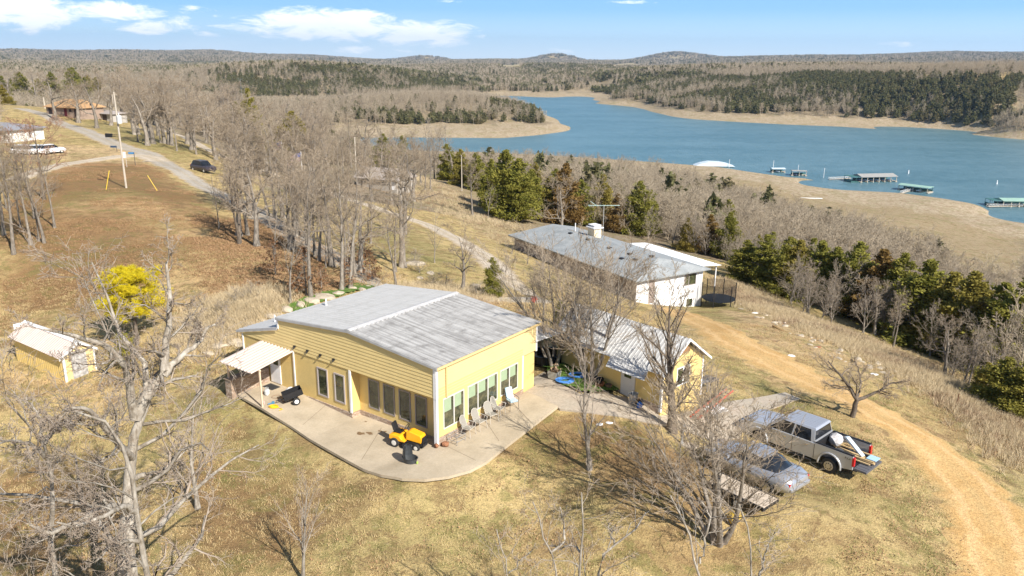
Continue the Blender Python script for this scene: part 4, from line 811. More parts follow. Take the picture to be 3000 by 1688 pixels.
window(sh, 'x', 1.25, 2.45, .95, 2.05, 0, .07, WHT, GLASS, (1.85,)); window(sh, 'y', -6.25, -5.8, 1.45, 1.85, 0, .04, TAUPE, GLASS)
k = MB(); k.b2((.0, 1.4, 2.85), (.05, 2.3, 3.15)); k.build('gable_vent', mat('rust_vent', (.30, .17, .08)), sh); k = MB(); k.b2((-5.9, -.02, -.5), (-.1, .0, .18)); k.build('stone_skirting', STONE, sh)
# --- small corrugated shed at the far left
lo = atz(194.8, 1120.2, -1.0); ly = R(35.12); ls = empty('small_shed', lo, -ly, 'small yellow corrugated shed with a weathered grey plywood door at the left edge', 'shed')
k = MB(); k.b2((-6.4, .04, -.3), (0, 1.9, 1.55)); k.prism([(.04, 1.55), (1.9, 1.55), (.95, 2.2)], 'x', -6.4, -.001); k.build('wall', mat('osb_yellow', (.74, .56, .26), .9, var=.15, vscale=3), ls)
k = MB(); corr(k, (-6.38, .0, -.25), (-6.38, .0, 1.55), (-.02, .0, -.25), .26, .03, .02); 
for i, vv in enumerate(k.v): k.v[i] = (vv[0], -abs(vv[1]) , vv[2])
k.build('side_cladding', mat('yellow_tin', (.82, .60, .22), .6, var=.1, vscale=2), ls)
k = MB(); corr(k, (-6.6, .95, 2.38), (-6.6, -.28, 1.62), (.12, .95, 2.38), .24); k.build('front_roof', RF_P, ls); k = MB(); corr(k, (-6.6, .95, 2.38), (-6.6, 2.1, 1.65), (.12, .95, 2.38), .24); k.build('back_roof', RF_W, ls)
k = MB(); k.prism([(.80, 2.36), (.95, 2.46), (1.1, 2.36)][::-1], 'x', -6.65, .15); k.prism([(-.28, 1.48), (.95, 2.24), (.95, 2.40), (-.28, 1.64)], 'x', .12, .16); k.prism([(.95, 2.24), (2.1, 1.52), (2.1, 1.66), (.95, 2.40)], 'x', .12, .16); k.b2((-.05, -.04, -.3), (.04, .08, 1.6)); k.b2((0, 1.84, -.3), (.04, 1.94, 1.6)); k.b2((-6.62, .2, 2.0), (-6.6, 1.0, 2.36)); k.build('trim', WHT, ls)
k = MB(); k.b2((0, .45, .04), (.05, 1.38, 1.82)); k.build('door', mat('grey_plywood', (.40, .38, .36), .95, var=.45, vscale=5), ls); k = MB(); k.b2((.04, .3, -.25), (.9, 1.9, -.02)); k.build('step', mat('old_plank', (.50, .43, .34), .95, var=.2), ls)
# --- the neighbour's long white house
no = atz(1863.8, 825, -4.2); ny = R(58.6); nb = empty('white_house', no, -ny, 'long white two-storey house with a grey shingle roof beyond the sheds, on the slope', 'house')
def nw(x, y, z=0): c, s = math.cos(ny), math.sin(ny); return Vector((no.x + x * c + y * s, no.y - x * s + y * c, z))
k = MB(); k.b2((-25.6, .7, -6), (-.7, 10.2, -.12)); k.build('wall', mat('white_siding', (.80, .80, .80), .7, var=.05, vscale=1), nb)
k = MB(); k.b2((-25.6, .66, -6), (-.72, .70, -.15)); k.build('back_wall', mat('grey_brown_wall', (.33, .27, .24), .9, var=.12), nb)
SH = mat('grey_shingle', (.28, .30, .305), .9, var=.12, vscale=.8, c2=(.36, .375, .375), fine=.18, fscale=5)
k = MB(); rd = 1.35; Lh = 26.2; Wd = 10.8
P_ = [(-Lh, 0, 0), (0, 0, 0), (0, Wd, 0), (-Lh, Wd, 0), (-Lh + 2.4, Wd / 2, rd), (-2.8, Wd / 2, rd)]; Pl = [(a, b, c - .14) for a, b, c in P_[:4]]
k.add(P_ + Pl, [(0, 1, 5, 4), (1, 2, 5), (2, 3, 4, 5), (3, 0, 4), (9, 8, 7, 6), (0, 6, 7, 1), (1, 7, 8, 2), (2, 8, 9, 3), (3, 9, 6, 0)]); ro = k.build('roof', SH, nb)
for x, y in ((-18.5, 4.6), (-14.6, 4.5), (-10, 4.2), (-6.4, 4.3), (-4.6, 3.6), (-6.2, 3.0), (-3.6, 5.2)): q = MB(); z = rd * y / (Wd / 2); q.b2((x - .25, y - .2, z - .1), (x + .25, y + .2, z + .12)); q.build('roof_vent', BLK, ro)
k = MB(); k.b2((-16.2, 5.6, .5), (-14.9, 6.7, 2.3)); ch = k.build('chimney', mat('cream_chimney', (.72, .62, .45), .9, var=.15), nb); q = MB(); q.b2((-16.4, 5.4, 2.301), (-14.7, 6.9, 2.42)); q.b2((-16.0, 5.8, 2.42), (-15.1, 6.5, 2.62)); q.b2((-16.2, 5.6, 2.621), (-14.9, 6.7, 2.7)); q.build('cap', WHT, ch)
k = MB(); k.tube([(-18.6, 5.4, 1.2), (-18.6, 5.4, 2.4)], .06, 6); k.build('vent_pipe', WHT, nb)
k = MB(); k.b2((-.7, .95, -2.45), (-.64, 2.2, -.65)); k.build('garage_door', WHT, nb); k = MB(); k.b2((-.7, 2.45, -3), (-.65, 3.2, -.16)); k.build('brown_panel', mat('grey_brown_wall', (.33, .27, .24)), nb)
window(nb, 'x', 7.6, 9.3, -1.75, -.45, -.70, .08, TAUPE, GLASS, (8.2,)); window(nb, 'x', 8.0, 9.0, -4.3, -3.3, -.70, .06, WHT, GLASS)
k = MB(); k.b2((-.72, 9.5, -.5), (-.55, 10.2, -.05)); k.b2((-.74, 10.1, -5.8), (-.64, 10.24, -.15)); k.build('corner_trim', WHT, nb)
k = MB(); corr(k, (-15.5, 10.0, -.15), (-15.5, 14.6, -.55), (-2.1, 10.0, -.15), .4); pt = k.build('patio_cover', mat('bright_white_metal', (.86, .87, .88), .4), nb)
for x in (-15, -10.5, -6, -2.6): q = MB(); q.b2((x - .06, 14.2, -6), (x + .06, 14.32, -.56)); q.build('post', WHT, pt)
# ---------------------------------------------------------------- far woods (one mass)
def make_mass(name, x, y, z, srcB, srcE, base, s0, s1, label):
    e = rg.random(len(x)) < ever_prob(x, y, base); nb, ne = len(srcB), len(srcE)
    idx = np.where(e, nb + rg.integers(0, ne, len(x)), rg.integers(0, nb, len(x)))
    scatter(name, np.c_[x, y, z - .3], rg.uniform(s0, s1, len(x)), rg.random(len(x)) * 6.28, idx, srcB + srcE, label, 'woodland')
x, y, z = forest_points(4800, 9800, 34); make_mass('distant_forest', x, y, z, CB[:3], CB[3:], .06, 1.3, 1.9, 'hazy wooded hills along the skyline beyond the lake')
x, y, z = forest_points(1500, 4800, 19); make_mass('far_forest', x, y, z, CB[:3], CB[3:], .06, .8, 1.15, 'grey leafless forest with dark evergreens covering the hills behind the lake')
x, y, z = forest_points(560, 1500, 5.4)
keep = ~(inpoly(x, y, DRY[0]) | inpoly(x, y, DRY[1])) ; 
make_mass('lakeside_forest', x[keep], y[keep], z[keep], FB, FE, .07, .8, 1.25, 'mixed bare and evergreen woods on the shores and the wooded point of the lake')
# nearer woods: the trees that show largest are things of their own, the rest one mass
x, y, z = forest_points(60, 560, 2.7, 42)
inw = np.zeros(len(x), bool)
for P in WOODW: inw |= inpoly(x + vnoise(x, y, 8, 51) * 3, y + vnoise(x, y, 8, 52) * 3, P)
for P in DRY: inw &= ~inpoly(x, y, P)
inw &= ~((z < -44.5)); thin_ = rg.random(len(x)) < np.clip(1.15 - np.clip((-42 + 8 - z) / 8, 0, 1), .15, 1)
inw &= thin_ | (z > -34)
x, y, z = x[inw], y[inw], z[inw]; dd = np.hypot(x, y); od = np.argsort(dd); x, y, z, dd = x[od], y[od], z[od], dd[od]
front = np.abs(np.degrees(np.arctan2(x, y))) < 33.5; pick = np.zeros(len(x), bool); pick[np.where(front)[0][:250]] = True
protos = [BR[k] for k in ('tall0', 'tall1', 'tall2', 'slim0', 'slim1')]
NW = ['bush0', 'bush1', 'bush2', 'bush0', 'bush2', 'tall1']; ZN = lambda z_: 0
for i in np.where(pick)[0]:
    k = NW[rg.integers(0, 6)]; h = rg.uniform(4.6, 7.6); s = h / TOP[k]
    dx_, dy_, dz_ = x[i], y[i] * math.cos(PIT) - (z[i] - H) * math.sin(PIT), 0; uu = CPX + F * dx_ / dy_
    side = 'slope above the lake' if x[i] > 0 else 'ridge beyond the gravel road'
    where = next(w_ for lim, w_ in [(0, 'on the ridge at the left photo edge'), (1400, 'beyond the dry meadow left of the dark junipers'), (1520, 'beside the dark junipers left of the chimney'), (1660, 'behind the chimney of the white house'), (1780, 'right of the TV aerial'), (1900, 'behind the white patio cover'), (2030, 'behind the right end of the white house'), (2160, 'behind the trampoline'), (2300, 'behind the left end of the juniper belt'), (2450, 'behind the middle of the juniper belt'), (2600, 'behind the rusty juniper of the belt'), (2760, 'behind the largest juniper of the belt'), (2900, 'behind the right part of the belt'), (9999, 'at the right photo edge behind the belt')] if uu < lim)
    size = 'low' if h < 5.3 else 'middling' if h < 6.4 else 'tall'; row = 'front' if dd[i] < 95 else 'back'
    tree_obj('bare_tree', BR[k][0], (x[i], y[i], z[i] - .1), rg.random() * 6.28, s, size + ' bare tree ' + row + ' in the wood, ' + where, 'bare tree', 'bare trees of the wood on the ' + side)
r_ = ~pick; e = rg.random(r_.sum()) < .02
idx = np.where(e, 4 + rg.integers(0, 3, r_.sum()), rg.integers(0, 4, r_.sum()))
scatter('slope_woods', np.c_[x, y, z - .2][r_], rg.uniform(.75, 1.25, r_.sum()), rg.random(r_.sum()) * 6.28, idx, MB_ + FE, 'dense leafless wood filling the slope down to the lake', 'woodland')
# ---------------------------------------------------------------- trees that can be told apart
PT = lambda *a, **k: put_tree(*a, **k)
def lab_(kind, u, hpx, marks, cuts=(125, 145)):
    """label from the size of a tree and the landmark it stands by"""
    return ('low ' if hpx < cuts[0] else 'middling ' if hpx < cuts[1] else 'tall ') + kind + ' ' + next(m_ for l_, m_ in marks if u < l_)
MK_GROVE = [(640, 'at the grove end nearest the brown field'), (720, 'by the two-stemmed tree of the grove'), (800, 'by the stout left tree of the grove'), (880, 'in the middle of the grove by the road'), (960, 'behind the tallest oak of the grove'), (1040, 'behind the moss bank trunks'), (1110, 'between gravel road and driveway'), (9999, 'left of the thick-trunked driveway oak')]
MK_EDGE = [(400, 'behind the far brick house'), (470, 'behind the pair of upper driveway oaks'), (540, 'left of the very wide spreading tree'), (620, 'behind the parked dark car'), (700, 'right of the very wide spreading tree'), (9999, 'below the narrow tall juniper')]
MK_THICK = [(790, 'left of the left flag'), (850, 'around the left flag'), (920, 'around the right flag'), (1000, 'by the bare wooden pole'), (1080, 'by the taller weathered pole'), (1160, 'in front of the half hidden cottage'), (1250, 'right of the half hidden cottage'), (9999, 'at the meadow end of the thicket')]
MK_CREST = [(480, 'behind the upper driveway oaks'), (580, 'left of the narrow tall juniper'), (690, 'just left of the lookout juniper'), (800, 'between the two tall junipers'), (900, 'behind the big green juniper'), (9999, 'above the lake inlet')]
MK_BELT = [(2640, 'beside the rusty juniper'), (2740, 'before the largest juniper'), (2840, 'right of the largest juniper'), (2920, 'before the right junipers'), (9999, 'at the right photo edge by the junipers')]
MK_JUN = [(2350, 'at the left end of the belt, second row'), (2480, 'behind the bright green juniper'), (2600, 'behind the rusty juniper'), (2720, 'behind the largest juniper'), (2850, 'right of the largest juniper, second row'), (9999, 'at the right photo edge, second row')]
MK_SC = [(1600, 'left of the chimney in the grey wood'), (1800, 'behind the chimney and aerial'), (1980, 'behind the white patio cover'), (9999, 'near the tiny white shed')]
# grove between the two gravel roads and behind the house
G1 = 'oaks in the grove behind the yellow house'
for key, u, v, vt, lab in [('tall0', 911, 872, 400, 'tallest oak of the grove, standing at the mossy rocks behind the left roof'), ('slim1', 850, 890, 560, 'thin crooked young tree left of the mossy rock bank'), ('tall1', 1000, 851, 440, 'left one of two close tall trunks on the green moss bank'),
        ('tall2', 1027, 847, 420, 'right one of two close tall trunks on the green moss bank'), ('slim0', 1012, 844, 560, 'slim trunk squeezed between the two tall trunks on the moss bank'), ('slim0', 955, 784, 560, 'slim tree beside the gravel road with brown leaves'), ('tall1', 862, 728, 430, 'bare tree leaning over the gravel road behind the grove'),
        ('oak0', 752, 721, 430, 'stout bare tree at the left end of the grove with wide crown'), ('slim1', 806, 746, 520, 'thin straight tree next to the stout left tree of the grove'), ('twin0', 701, 714, 450, 'two-stemmed bare tree casting a long shadow on the brown field'), ('slim0', 642, 671, 470, 'small slender tree at the edge of the brown field by the road'),
        ('tall2', 1086, 714, 480, 'bare tree on the strip between road and driveway'), ('slim1', 900, 760, 520, 'slender bare tree right beside the gravel road in the grove'), ('oak1', 830, 640, 420, 'spreading oak across the gravel road from the grove'), ('slim0', 930, 700, 470, 'narrow bare tree across the road in front of the driveway')]:
    PT(key, u, v, vt, 'oak_tree', lab, G1)
G2 = 'yard trees along the pale driveway'
for key, u, v, vt, lab in [('oak2', 1182, 686, 400, 'thick-trunked oak on the green grass beside the pale driveway'), ('oak1', 1173, 603, 395, 'big bare oak on the far side of the pale driveway'), ('slim0', 1273, 770, 590, 'dark little tree on the grass between road and driveway'), ('oak0', 1356, 859, 650, 'dark small tree just behind the right end of the house roof'),
        ('tall1', 1385, 632, 430, 'pale straight tree on the meadow above the neighbour'), ('slim1', 1430, 640, 520, 'thin pale sapling on the meadow beyond the driveway'), ('oak2', 1650, 720, 500, 'crooked pale-limbed tree rising over the neighbour\'s grey roof'), ('slim1', 1860, 895, 730, 'small dark forked tree between long shed and white house'),
        ('slim0', 1790, 870, 740, 'small bare tree standing before the white house wall'), ('bush1', 1470, 870, 790, 'twiggy bush near the porch roof end')]:
    PT(key, u, v, vt, 'bare_tree', lab, G2)
def lean(o, dx, dy): o.rotation_mode = 'XYZ'; o.rotation_euler = (dx, dy, o.rotation_euler[2])
for key, u, v, vt, lab in [('slim1', 1054, 832, 760, 'leaning dark sapling at the top end of the moss bank'), ('slim0', 1100, 846, 745, 'strongly leaning tree touching the top roof corner')]: o = PT(key, u, v, vt, 'bare_tree', lab, G1, rz=0); lean(o, 0, .6)
# left grove
G3 = 'trees in the small wood at the left edge'
for i, (key, u, v, vt, lab) in enumerate([('tall1', 40, 745, 370, 'thickest trunk of the small wood at the left edge'), ('tall0', 90, 718, 390, 'second trunk of the left wood, right of the thickest'), ('slim0', 115, 708, 420, 'thin trunk in the middle of the left wood'), ('tall2', 130, 712, 380, 'rightmost straight trunk of the left wood'), ('tall1', 12, 690, 350, 'trunk at the very left photo edge'),
        ('slim1', 60, 668, 400, 'back slim trunk of the left wood'), ('tall0', 160, 668, 400, 'trunk standing apart on the right of the left wood'), ('slim0', 100, 640, 370, 'slim trunk at the back of the left wood'), ('slim1', 20, 610, 340, 'slim tree behind the left wood near the white boats'), ('red0', 130, 585, 330, 'reddish-twigged tree above the left wood'), ('red0', 60, 560, 360, 'reddish tree left of the wider reddish one'), ('tall2', -25, 730, 330, 'partly cut off trunk left of all others')]):
    PT(key, u, v, vt, 'wood_tree', lab, G3)
G4 = 'large old trees on the far lawn by the upper road'
for key, u, v, vt, lab in [('oak1', 284, 376, 215, 'thick old oak beside the far road bend'), ('oak0', 251, 343, 205, 'bare oak before the orange-roofed house'), ('tall0', 296, 345, 180, 'tallest tree on the ridge, dead-topped, behind the thick oak'), ('oak2', 359, 354, 210, 'gnarled oak right of the transformer pole'), ('slim1', 425, 386, 260, 'small tree between lawn and upper driveway'), ('oak1', 465, 398, 240, 'left one of a pair of oaks by the upper driveway'),
        ('oak0', 483, 421, 235, 'right one of a pair of oaks by the upper driveway'), ('oak2', 632, 458, 262, 'very wide spreading tree behind the parked dark car'), ('tall1', 698, 471, 280, 'tall bare tree right of the very wide one'), ('slim0', 194, 325, 190, 'slim tree in front of the orange roof'), ('oak1', 25, 306, 195, 'pale tree beside the far grey-roofed house'), ('oak2', 110, 312, 195, 'oak left of the orange-roofed house'), ('oak0', 570, 440, 300, 'bare tree by the upper driveway behind the dark car')]:
    PT(key, u, v, vt, 'oak_tree', lab, G4, wide=1.12)
r2_ = np.random.default_rng(77)
for i in range(30):                                       # the wood that closes the view behind the far lawn
    u = r2_.uniform(330, 760); v = 350 + (u - 330) * .12 + r2_.uniform(-14, 8); h_ = r2_.uniform(105, 165); PT(['oak0', 'tall1', 'tall2', 'oak2'][i % 4], u, v, v - h_, 'ridge_tree', lab_('bare tree of the far wood edge', u, h_, MK_EDGE), 'trees of the wood edge behind the far lawn')
for i in range(50):                                       # thicket around the flags and the white cottage
    u = r2_.uniform(700, 1340); v = 470 + (u - 700) * .09 + r2_.uniform(-30, 45); PT(['tall0', 'tall2', 'bush0', 'oak1', 'tall1'][i % 5], u, v, v - (h_ := r2_.uniform(100, 170)), 'thicket_tree', lab_('bare thicket tree', u, h_, MK_THICK), 'trees of the thicket around the flags')
LFY = ever_meshes('leafy_oak', evergreen(430, 5, 1.7, 420, .2, .12, leader=.9, power=.5), FO_LEAF, BK_GREY)
for i in range(30):                                       # more of the grove, both sides of the road
    u = r2_.uniform(690, 1180); v = 620 + (u - 560) * .36 + r2_.uniform(-75, 30); PT(['tall0', 'tall1', 'tall2', 'oak0', 'slim1', 'oak2'][i % 6], u, v, v - (h_ := r2_.uniform(210, 330)), 'grove_tree', lab_('grey bare tree', u, h_, MK_GROVE, (250, 290)), 'further trees of the grove along the gravel road', wide=1.15)
for i in range(9):
    u = r2_.uniform(800, 1160); v = 860 + r2_.uniform(-90, 20); p = at(u, v); h_ = r2_.uniform(.35, .7); tree_obj('leafy_sapling', LFY, p, r2_.random() * 6, h_, lab_('brown-leaved sapling', u, h_, MK_GROVE, (.47, .58)), 'sapling', 'brown-leaved saplings in the grove')
for i in range(26):                                       # thin wood on the hill crest above the lawns
    u = r2_.uniform(380, 1000); v = 372 + (u - 380) * .13 + r2_.uniform(-20, 25); PT(['oak0', 'oak1', 'tall1', 'oak2'][i % 4], u, v, v - (h_ := r2_.uniform(95, 160)), 'crest_tree', lab_('bare crest tree', u, h_, MK_CREST), 'bare trees on the crest above the lake', wide=1.2)
for i, (u, v, vt, lab) in enumerate([(165,352,205,'oak left of the road end, before the brick house'), (230,360,200,'oak right before the orange roof'), (325,368,215,'bare tree where a pale shed shines through'), (395,395,235,'oak on the far lawn beside the pole'), (1090,590,420,'big bare tree before the cottage wall'), (1150,600,430,'bare tree right at the cottage corner'), (1210,590,425,'bare tree right of the cottage')]): PT(['oak1', 'oak0', 'oak2'][i % 3], u, v, vt, 'oak_tree', lab, wide=1.2)
for i in range(24):                                       # spreading trees lining the upper driveway
    u = r2_.uniform(400, 1020); v = 402 + (u - 400) * .20 + r2_.uniform(-14, 22); h_ = r2_.uniform(150, 215); PT(['oak1', 'oak2', 'tall0', 'oak0'][i % 4], u, v, v - h_, 'driveway_tree', lab_('spreading tree by the upper driveway', u, h_, [(470, 'above its lower bend'), (600, 'left of the dark car'), (720, 'right of the dark car'), (830, 'left of the flags'), (920, 'around the flags'), (9999, 'by the wooden poles')], (170, 192)), 'spreading trees lining the upper driveway', wide=1.2)
# vase-shaped trees and others round the yard
for i, (u, v, h_) in enumerate([(1500, 745, 70), (1545, 775, 80), (1590, 800, 85), (1640, 830, 90), (1700, 850, 95), (1760, 880, 85), (1810, 905, 80), (1850, 910, 60), (1480, 800, 70), (1560, 850, 60)]): PT('bush%d' % (i % 3), u, v, v - h_, 'bare_shrub', ['leftmost', 'second', 'third', 'fourth', 'fifth', 'sixth', 'seventh', 'rightmost', 'nearer left', 'nearer right'][i] + ' brown twiggy shrub before the white house', 'brown shrubs before the white house', wide=1.3, cat='bush')
PT('vase0', 1622, 1078, 670, 'vase_tree', 'many-stemmed upright tree at the left corner of the long shed', wide=1.15)
PT('vase1', 1728, 1108, 640, 'vase_tree', 'many-stemmed dense tree rising in front of the long shed', wide=1.25, rz=2.0)
PT('maple0', 1728, 1375, 985, 'maple_tree', 'young pale-twigged tree on the lawn right of the patio tip', wide=1.0)
PT('pear0', 1968, 1262, 760, 'oak_tree', 'tall dark-trunked tree in front of the shed\'s right end', wide=1.0)
o = PT('vase1', 2103, 1582, 1030, 'vase_tree', 'biggest bushy many-stemmed tree, in front of the silver cars', wide=1.55, rz=1.0)
PT('pale2', 579, 1490, 1110, 'young_tree', 'pale fine-twigged young tree on the lawn left of the patio', wide=1.1)
PT('pale2', 888, 1700, 1345, 'young_tree', 'pale young tree cut by the bottom edge, below the patio', wide=.9)
PT('bush0', 2065, 1270, 1060, 'bare_shrub', 'twiggy shrub beside the red ladder', wide=1.2);
for i, (u, v) in enumerate([(690, 900), (640, 930), (600, 905), (730, 880), (1260, 845), (1300, 850), (1210, 770), (1230, 800), (1400, 870), (520, 985), (575, 965)]): o = PT('bush%d' % (i % 3), u, v, v - r2_.uniform(38, 60), 'bramble', 'low brown bramble bush on the bank behind the house', 'brambles on the banks behind the house', cat='bush'); o.scale = (o.scale[2] * 2.2,) * 2 + (o.scale[2],)
# --- hero trees whose limbs follow the photo
def hero(name, label, base, limbs, lv, bark, twig, seed, rmin=.009, group=None):
    """limbs: [(list of (u, v, forward offset in metres)), radii)], placed at the distance of the base"""
    p = at(*base) if len(base) == 2 else Vector((0, 0, 0)); 
    if len(base) == 3: a, e = horiz(base[0], base[1]); d = base[2]; p = Vector((math.sin(a) * d, math.cos(a) * d, 0)); p.z = gz(p.x, p.y)
    D_ = math.hypot(p.x, p.y); L = []; kr = .8 if name == 'big_oak' else .8
    for pts, rad in limbs:
        q = []
        for u, v, o_ in pts: a, e = horiz(u, v); d = D_ + o_; q.append((math.sin(a) * d - p.x, math.cos(a) * d - p.y, H - d * math.tan(e) - p.z))
        L.append((q, [max(.02, x * kr) for x in rad]))
    q0 = [list(x) for x in L[0][0]]; q0[0] = [0, 0, -.3]; L[0] = (q0, L[0][1])
    lev, _ = grow(seed, 10, .3, lv, limbs=L, rmin=rmin); return tree_obj(name, tree_meshes(name, lev, bark, twig), p, 0, 1, label, 'bare tree', group)
HL = [L_(12, .34, 55, .2, .05, 5, .18, .5, 4, kink=.3), L_(7, .5, 45, .22, .04, 4, .15, .6, 3, kink=.2), L_(5, .55, 42, .22, .04, 3, .15, .6, 3), L_(3, .6, 40, .2, .04, 2, .15, .7, 3)]
BS = (385, 1800)
hero('big_oak', 'largest pale-barked leafless oak filling the lower left corner', (372, 1760, 25.5), [
    ([(372,1760,0), (368,1600,0), (380,1450,.2), (392,1320,.3), (398,1225,.4), (425,1180,.5), (452,1121,.6), (440,1080,.7), (417,1052,.9), (387,999,1.2), (353,973,1.4), (326,931,1.6), (323,878,1.8), (295,845,2), (281,828,2.1), (266,794,2.3), (268,768,2.3)], [.50,.46,.42,.38,.33,.24,.2,.16,.12,.08,.05,.03]),
    ([(398,1225,.4), (440,1150,.3), (482,1102,.2), (486,1050,.2), (480,1003,.3), (492,965,.4), (501,938,.4), (498,900,.5), (493,862,.6), (495,809,.7), (490,785,.8), (484,760,.9), (500,740,.9)], [.26,.22,.18,.14,.12,.09,.06,.03]),
    ([(396,1226,.4), (380,1130,0), (364,1075,-.3), (345,1040,-.5), (334,1022,-.6), (285,1003,-.9), (228,992,-1.2), (200,975,-1.3), (178,973,-1.4), (130,965,-1.6)], [.2,.17,.14,.12,.10,.07,.03]),
    ([(482,1102,.2), (510,1065,.4), (531,1045,.6), (560,1020,.8), (581,1007,1), (600,985,1.1), (607,961,1.2), (640,945,1.4)], [.13,.12,.10,.07,.03]),
    ([(387,1340,.2), (340,1290,-1), (290,1230,-1.6), (262,1200,-2), (215,1195,-2.4), (180,1205,-2.8)], [.16,.13,.11,.08,.03]),
    ([(370,1500,0), (330,1480,-1.2), (280,1500,-2), (220,1535,-2.6), (150,1560,-3), (90,1540,-3.4)], [.17,.14,.12,.09,.03]),
    ([(380,1400,.2), (440,1390,.8), (490,1370,1.2), (535,1330,1.6), (550,1300,1.8)], [.13,.10,.08,.05,.03]),
    ([(398,1225,.4), (420,1150,1.2), (470,1080,1.8), (520,1060,2.2)], [.12,.09,.06,.03])], HL, BK_PALE, TW_PALE, 7)
hero('white_limbed_tree', 'tree with a whitish forked stem in front of the largest oak', (470, 1800, 22.0), [
    ([(470,1800,0), (431,1666,0), (420,1610,0), (409,1556,0), (402,1510,0), (396,1468,0), (392,1420,0), (387,1367,0), (375,1330,0), (361,1292,0), (330,1262,-.2), (300,1235,-.3), (260,1215,-.5), (210,1195,-.6)], [.15,.13,.12,.11,.10,.08,.06,.03]),
    ([(400,1500,0), (360,1480,-.4), (320,1500,-.8), (270,1530,-1.1), (215,1545,-1.4), (160,1535,-1.6)], [.10,.08,.06,.03]), ([(415,1590,0), (370,1580,-.3), (330,1600,-.6), (280,1640,-1)], [.09,.07,.05,.03])], HL, BK_PALE, TW_PALE, 8, .008)
hero('leaning_pale_tree', 'pale tree fanning out at the left edge beside the largest oak', (165, 1800, 23.5), [
    ([(165,1800,0), (150,1600,0), (158,1450,0), (152,1390,0), (135,1330,0), (128,1290,-.2), (95,1250,-.5), (60,1215,-.8), (20,1180,-1)], [.16,.15,.13,.11,.08,.05,.02]),
    ([(140,1340,0), (90,1300,-.5), (40,1290,-1), (-20,1300,-1.4)], [.09,.07,.05,.02]), ([(132,1300,0), (160,1250,.4), (205,1225,.8), (235,1200,1)], [.08,.06,.04,.02]), ([(130,1300,0), (120,1230,.3), (95,1190,.6), (75,1170,.8)], [.08,.06,.04,.02])], HL, BK_PALE, TW_PALE, 9, .008)
GB = 'tree tops rising from the bottom edge'
for nm, lab, b, L, sd_ in [
    ('pale_treetop', 'leftmost whitish treetop rising from the bottom edge right of centre', (1640, 1800, 21.5), [([(1640,1800,0), (1633,1685,0), (1612,1620,0), (1583,1557,0), (1575,1500,0), (1560,1470,0)], [.07,.06,.05,.03,.015]), ([(1612,1620,0), (1650,1590,.2), (1655,1540,.3), (1640,1490,.4)], [.05,.04,.02])], 21),
    ('pale_treetop', 'tall straight whitish treetop in the middle of the bottom group', (1710, 1820, 21.5), [([(1710,1820,0), (1700,1685,0), (1702,1600,0), (1704,1530,0), (1700,1480,0), (1704,1440,0)], [.075,.07,.055,.04,.02]), ([(1702,1620,0), (1670,1600,.2), (1640,1610,.4), (1610,1600,.5)], [.05,.03,.015])], 22),
    ('pale_treetop', 'thick whitish limb sweeping right at the bottom edge', (1755, 1830, 21.5), [([(1755,1830,0), (1756,1690,0), (1770,1630,0), (1804,1592,.2), (1840,1565,.4), (1875,1537,.5), (1890,1500,.7)], [.10,.09,.08,.06,.045,.02]), ([(1800,1595,.2), (1790,1560,.4), (1780,1530,.5)], [.04,.03,.015])], 23),
    ('pale_treetop', 'whitish treetop under the bushy tree, left stem', (2060, 1840, 21), [([(2060,1840,0), (2054,1688,0), (2030,1610,0), (2008,1555,0), (1995,1500,0), (1960,1450,0)], [.08,.07,.06,.04,.02]), ([(2050,1650,0), (2075,1560,.2), (2080,1510,.3), (2060,1470,.4)], [.05,.04,.02])], 24),
    ('pale_treetop', 'whitish treetop under the bushy tree, right stem', (2210, 1840, 21), [([(2210,1840,0), (2204,1688,0), (2205,1630,0), (2200,1580,0), (2185,1530,0), (2160,1480,0)], [.07,.06,.05,.03,.015]), ([(2225,1688,0), (2245,1620,.2), (2262,1565,.3)], [.05,.03,.015])], 25),
    ('pale_treetop', 'low pale twigs at the bottom edge near the middle', (1480, 1800, 22), [([(1480,1800,0), (1490,1680,0), (1470,1610,0), (1450,1560,0)], [.04,.03,.02,.01]), ([(1490,1680,0), (1530,1640,.2), (1560,1610,.3)], [.03,.02,.01])], 26)]:
    hero(nm, lab, b, L, [L_(8, .36, 50, .2, .06, 5, .15, .5, 4, kink=.3), L_(5, .5, 45, .22, .05, 4, .15, .6, 3, kink=.2), L_(4, .55, 42, .22, .04, 3, .15, .6, 3)], BK_PALE, TW_PALE, sd_, .007, GB)
hero('apple_tree', 'low forked tree with a flat crown beside the curved dirt track', (2497, 1222), [
    ([(2497,1222,0), (2503,1200,0), (2512,1172,0), (2500,1150,0), (2480,1120,0), (2455,1090,0), (2440,1075,0), (2425,1060,0)], [.24,.2,.17,.12,.10,.08,.04]),
    ([(2512,1172,0), (2530,1165,.3), (2560,1152,.5), (2585,1140,.6), (2605,1125,.8), (2640,1118,1)], [.14,.12,.10,.07,.03]), ([(2508,1175,0), (2520,1140,.4), (2522,1110,.8), (2515,1080,1.2), (2505,1060,1.4)], [.11,.09,.06,.03])],
    [L_(9, .48, 48, .16, .05, 5, .3, .55, 4, kink=.2), L_(8, .5, 42, .2, .04, 4, .15, .6, 3), L_(6, .5, 40, .2, .03, 3, .1, .6, 3), L_(3, .5, 35, .2, .02, 2, .1, .7, 3)], BK_DARK, TW_TAN, 31, .009)
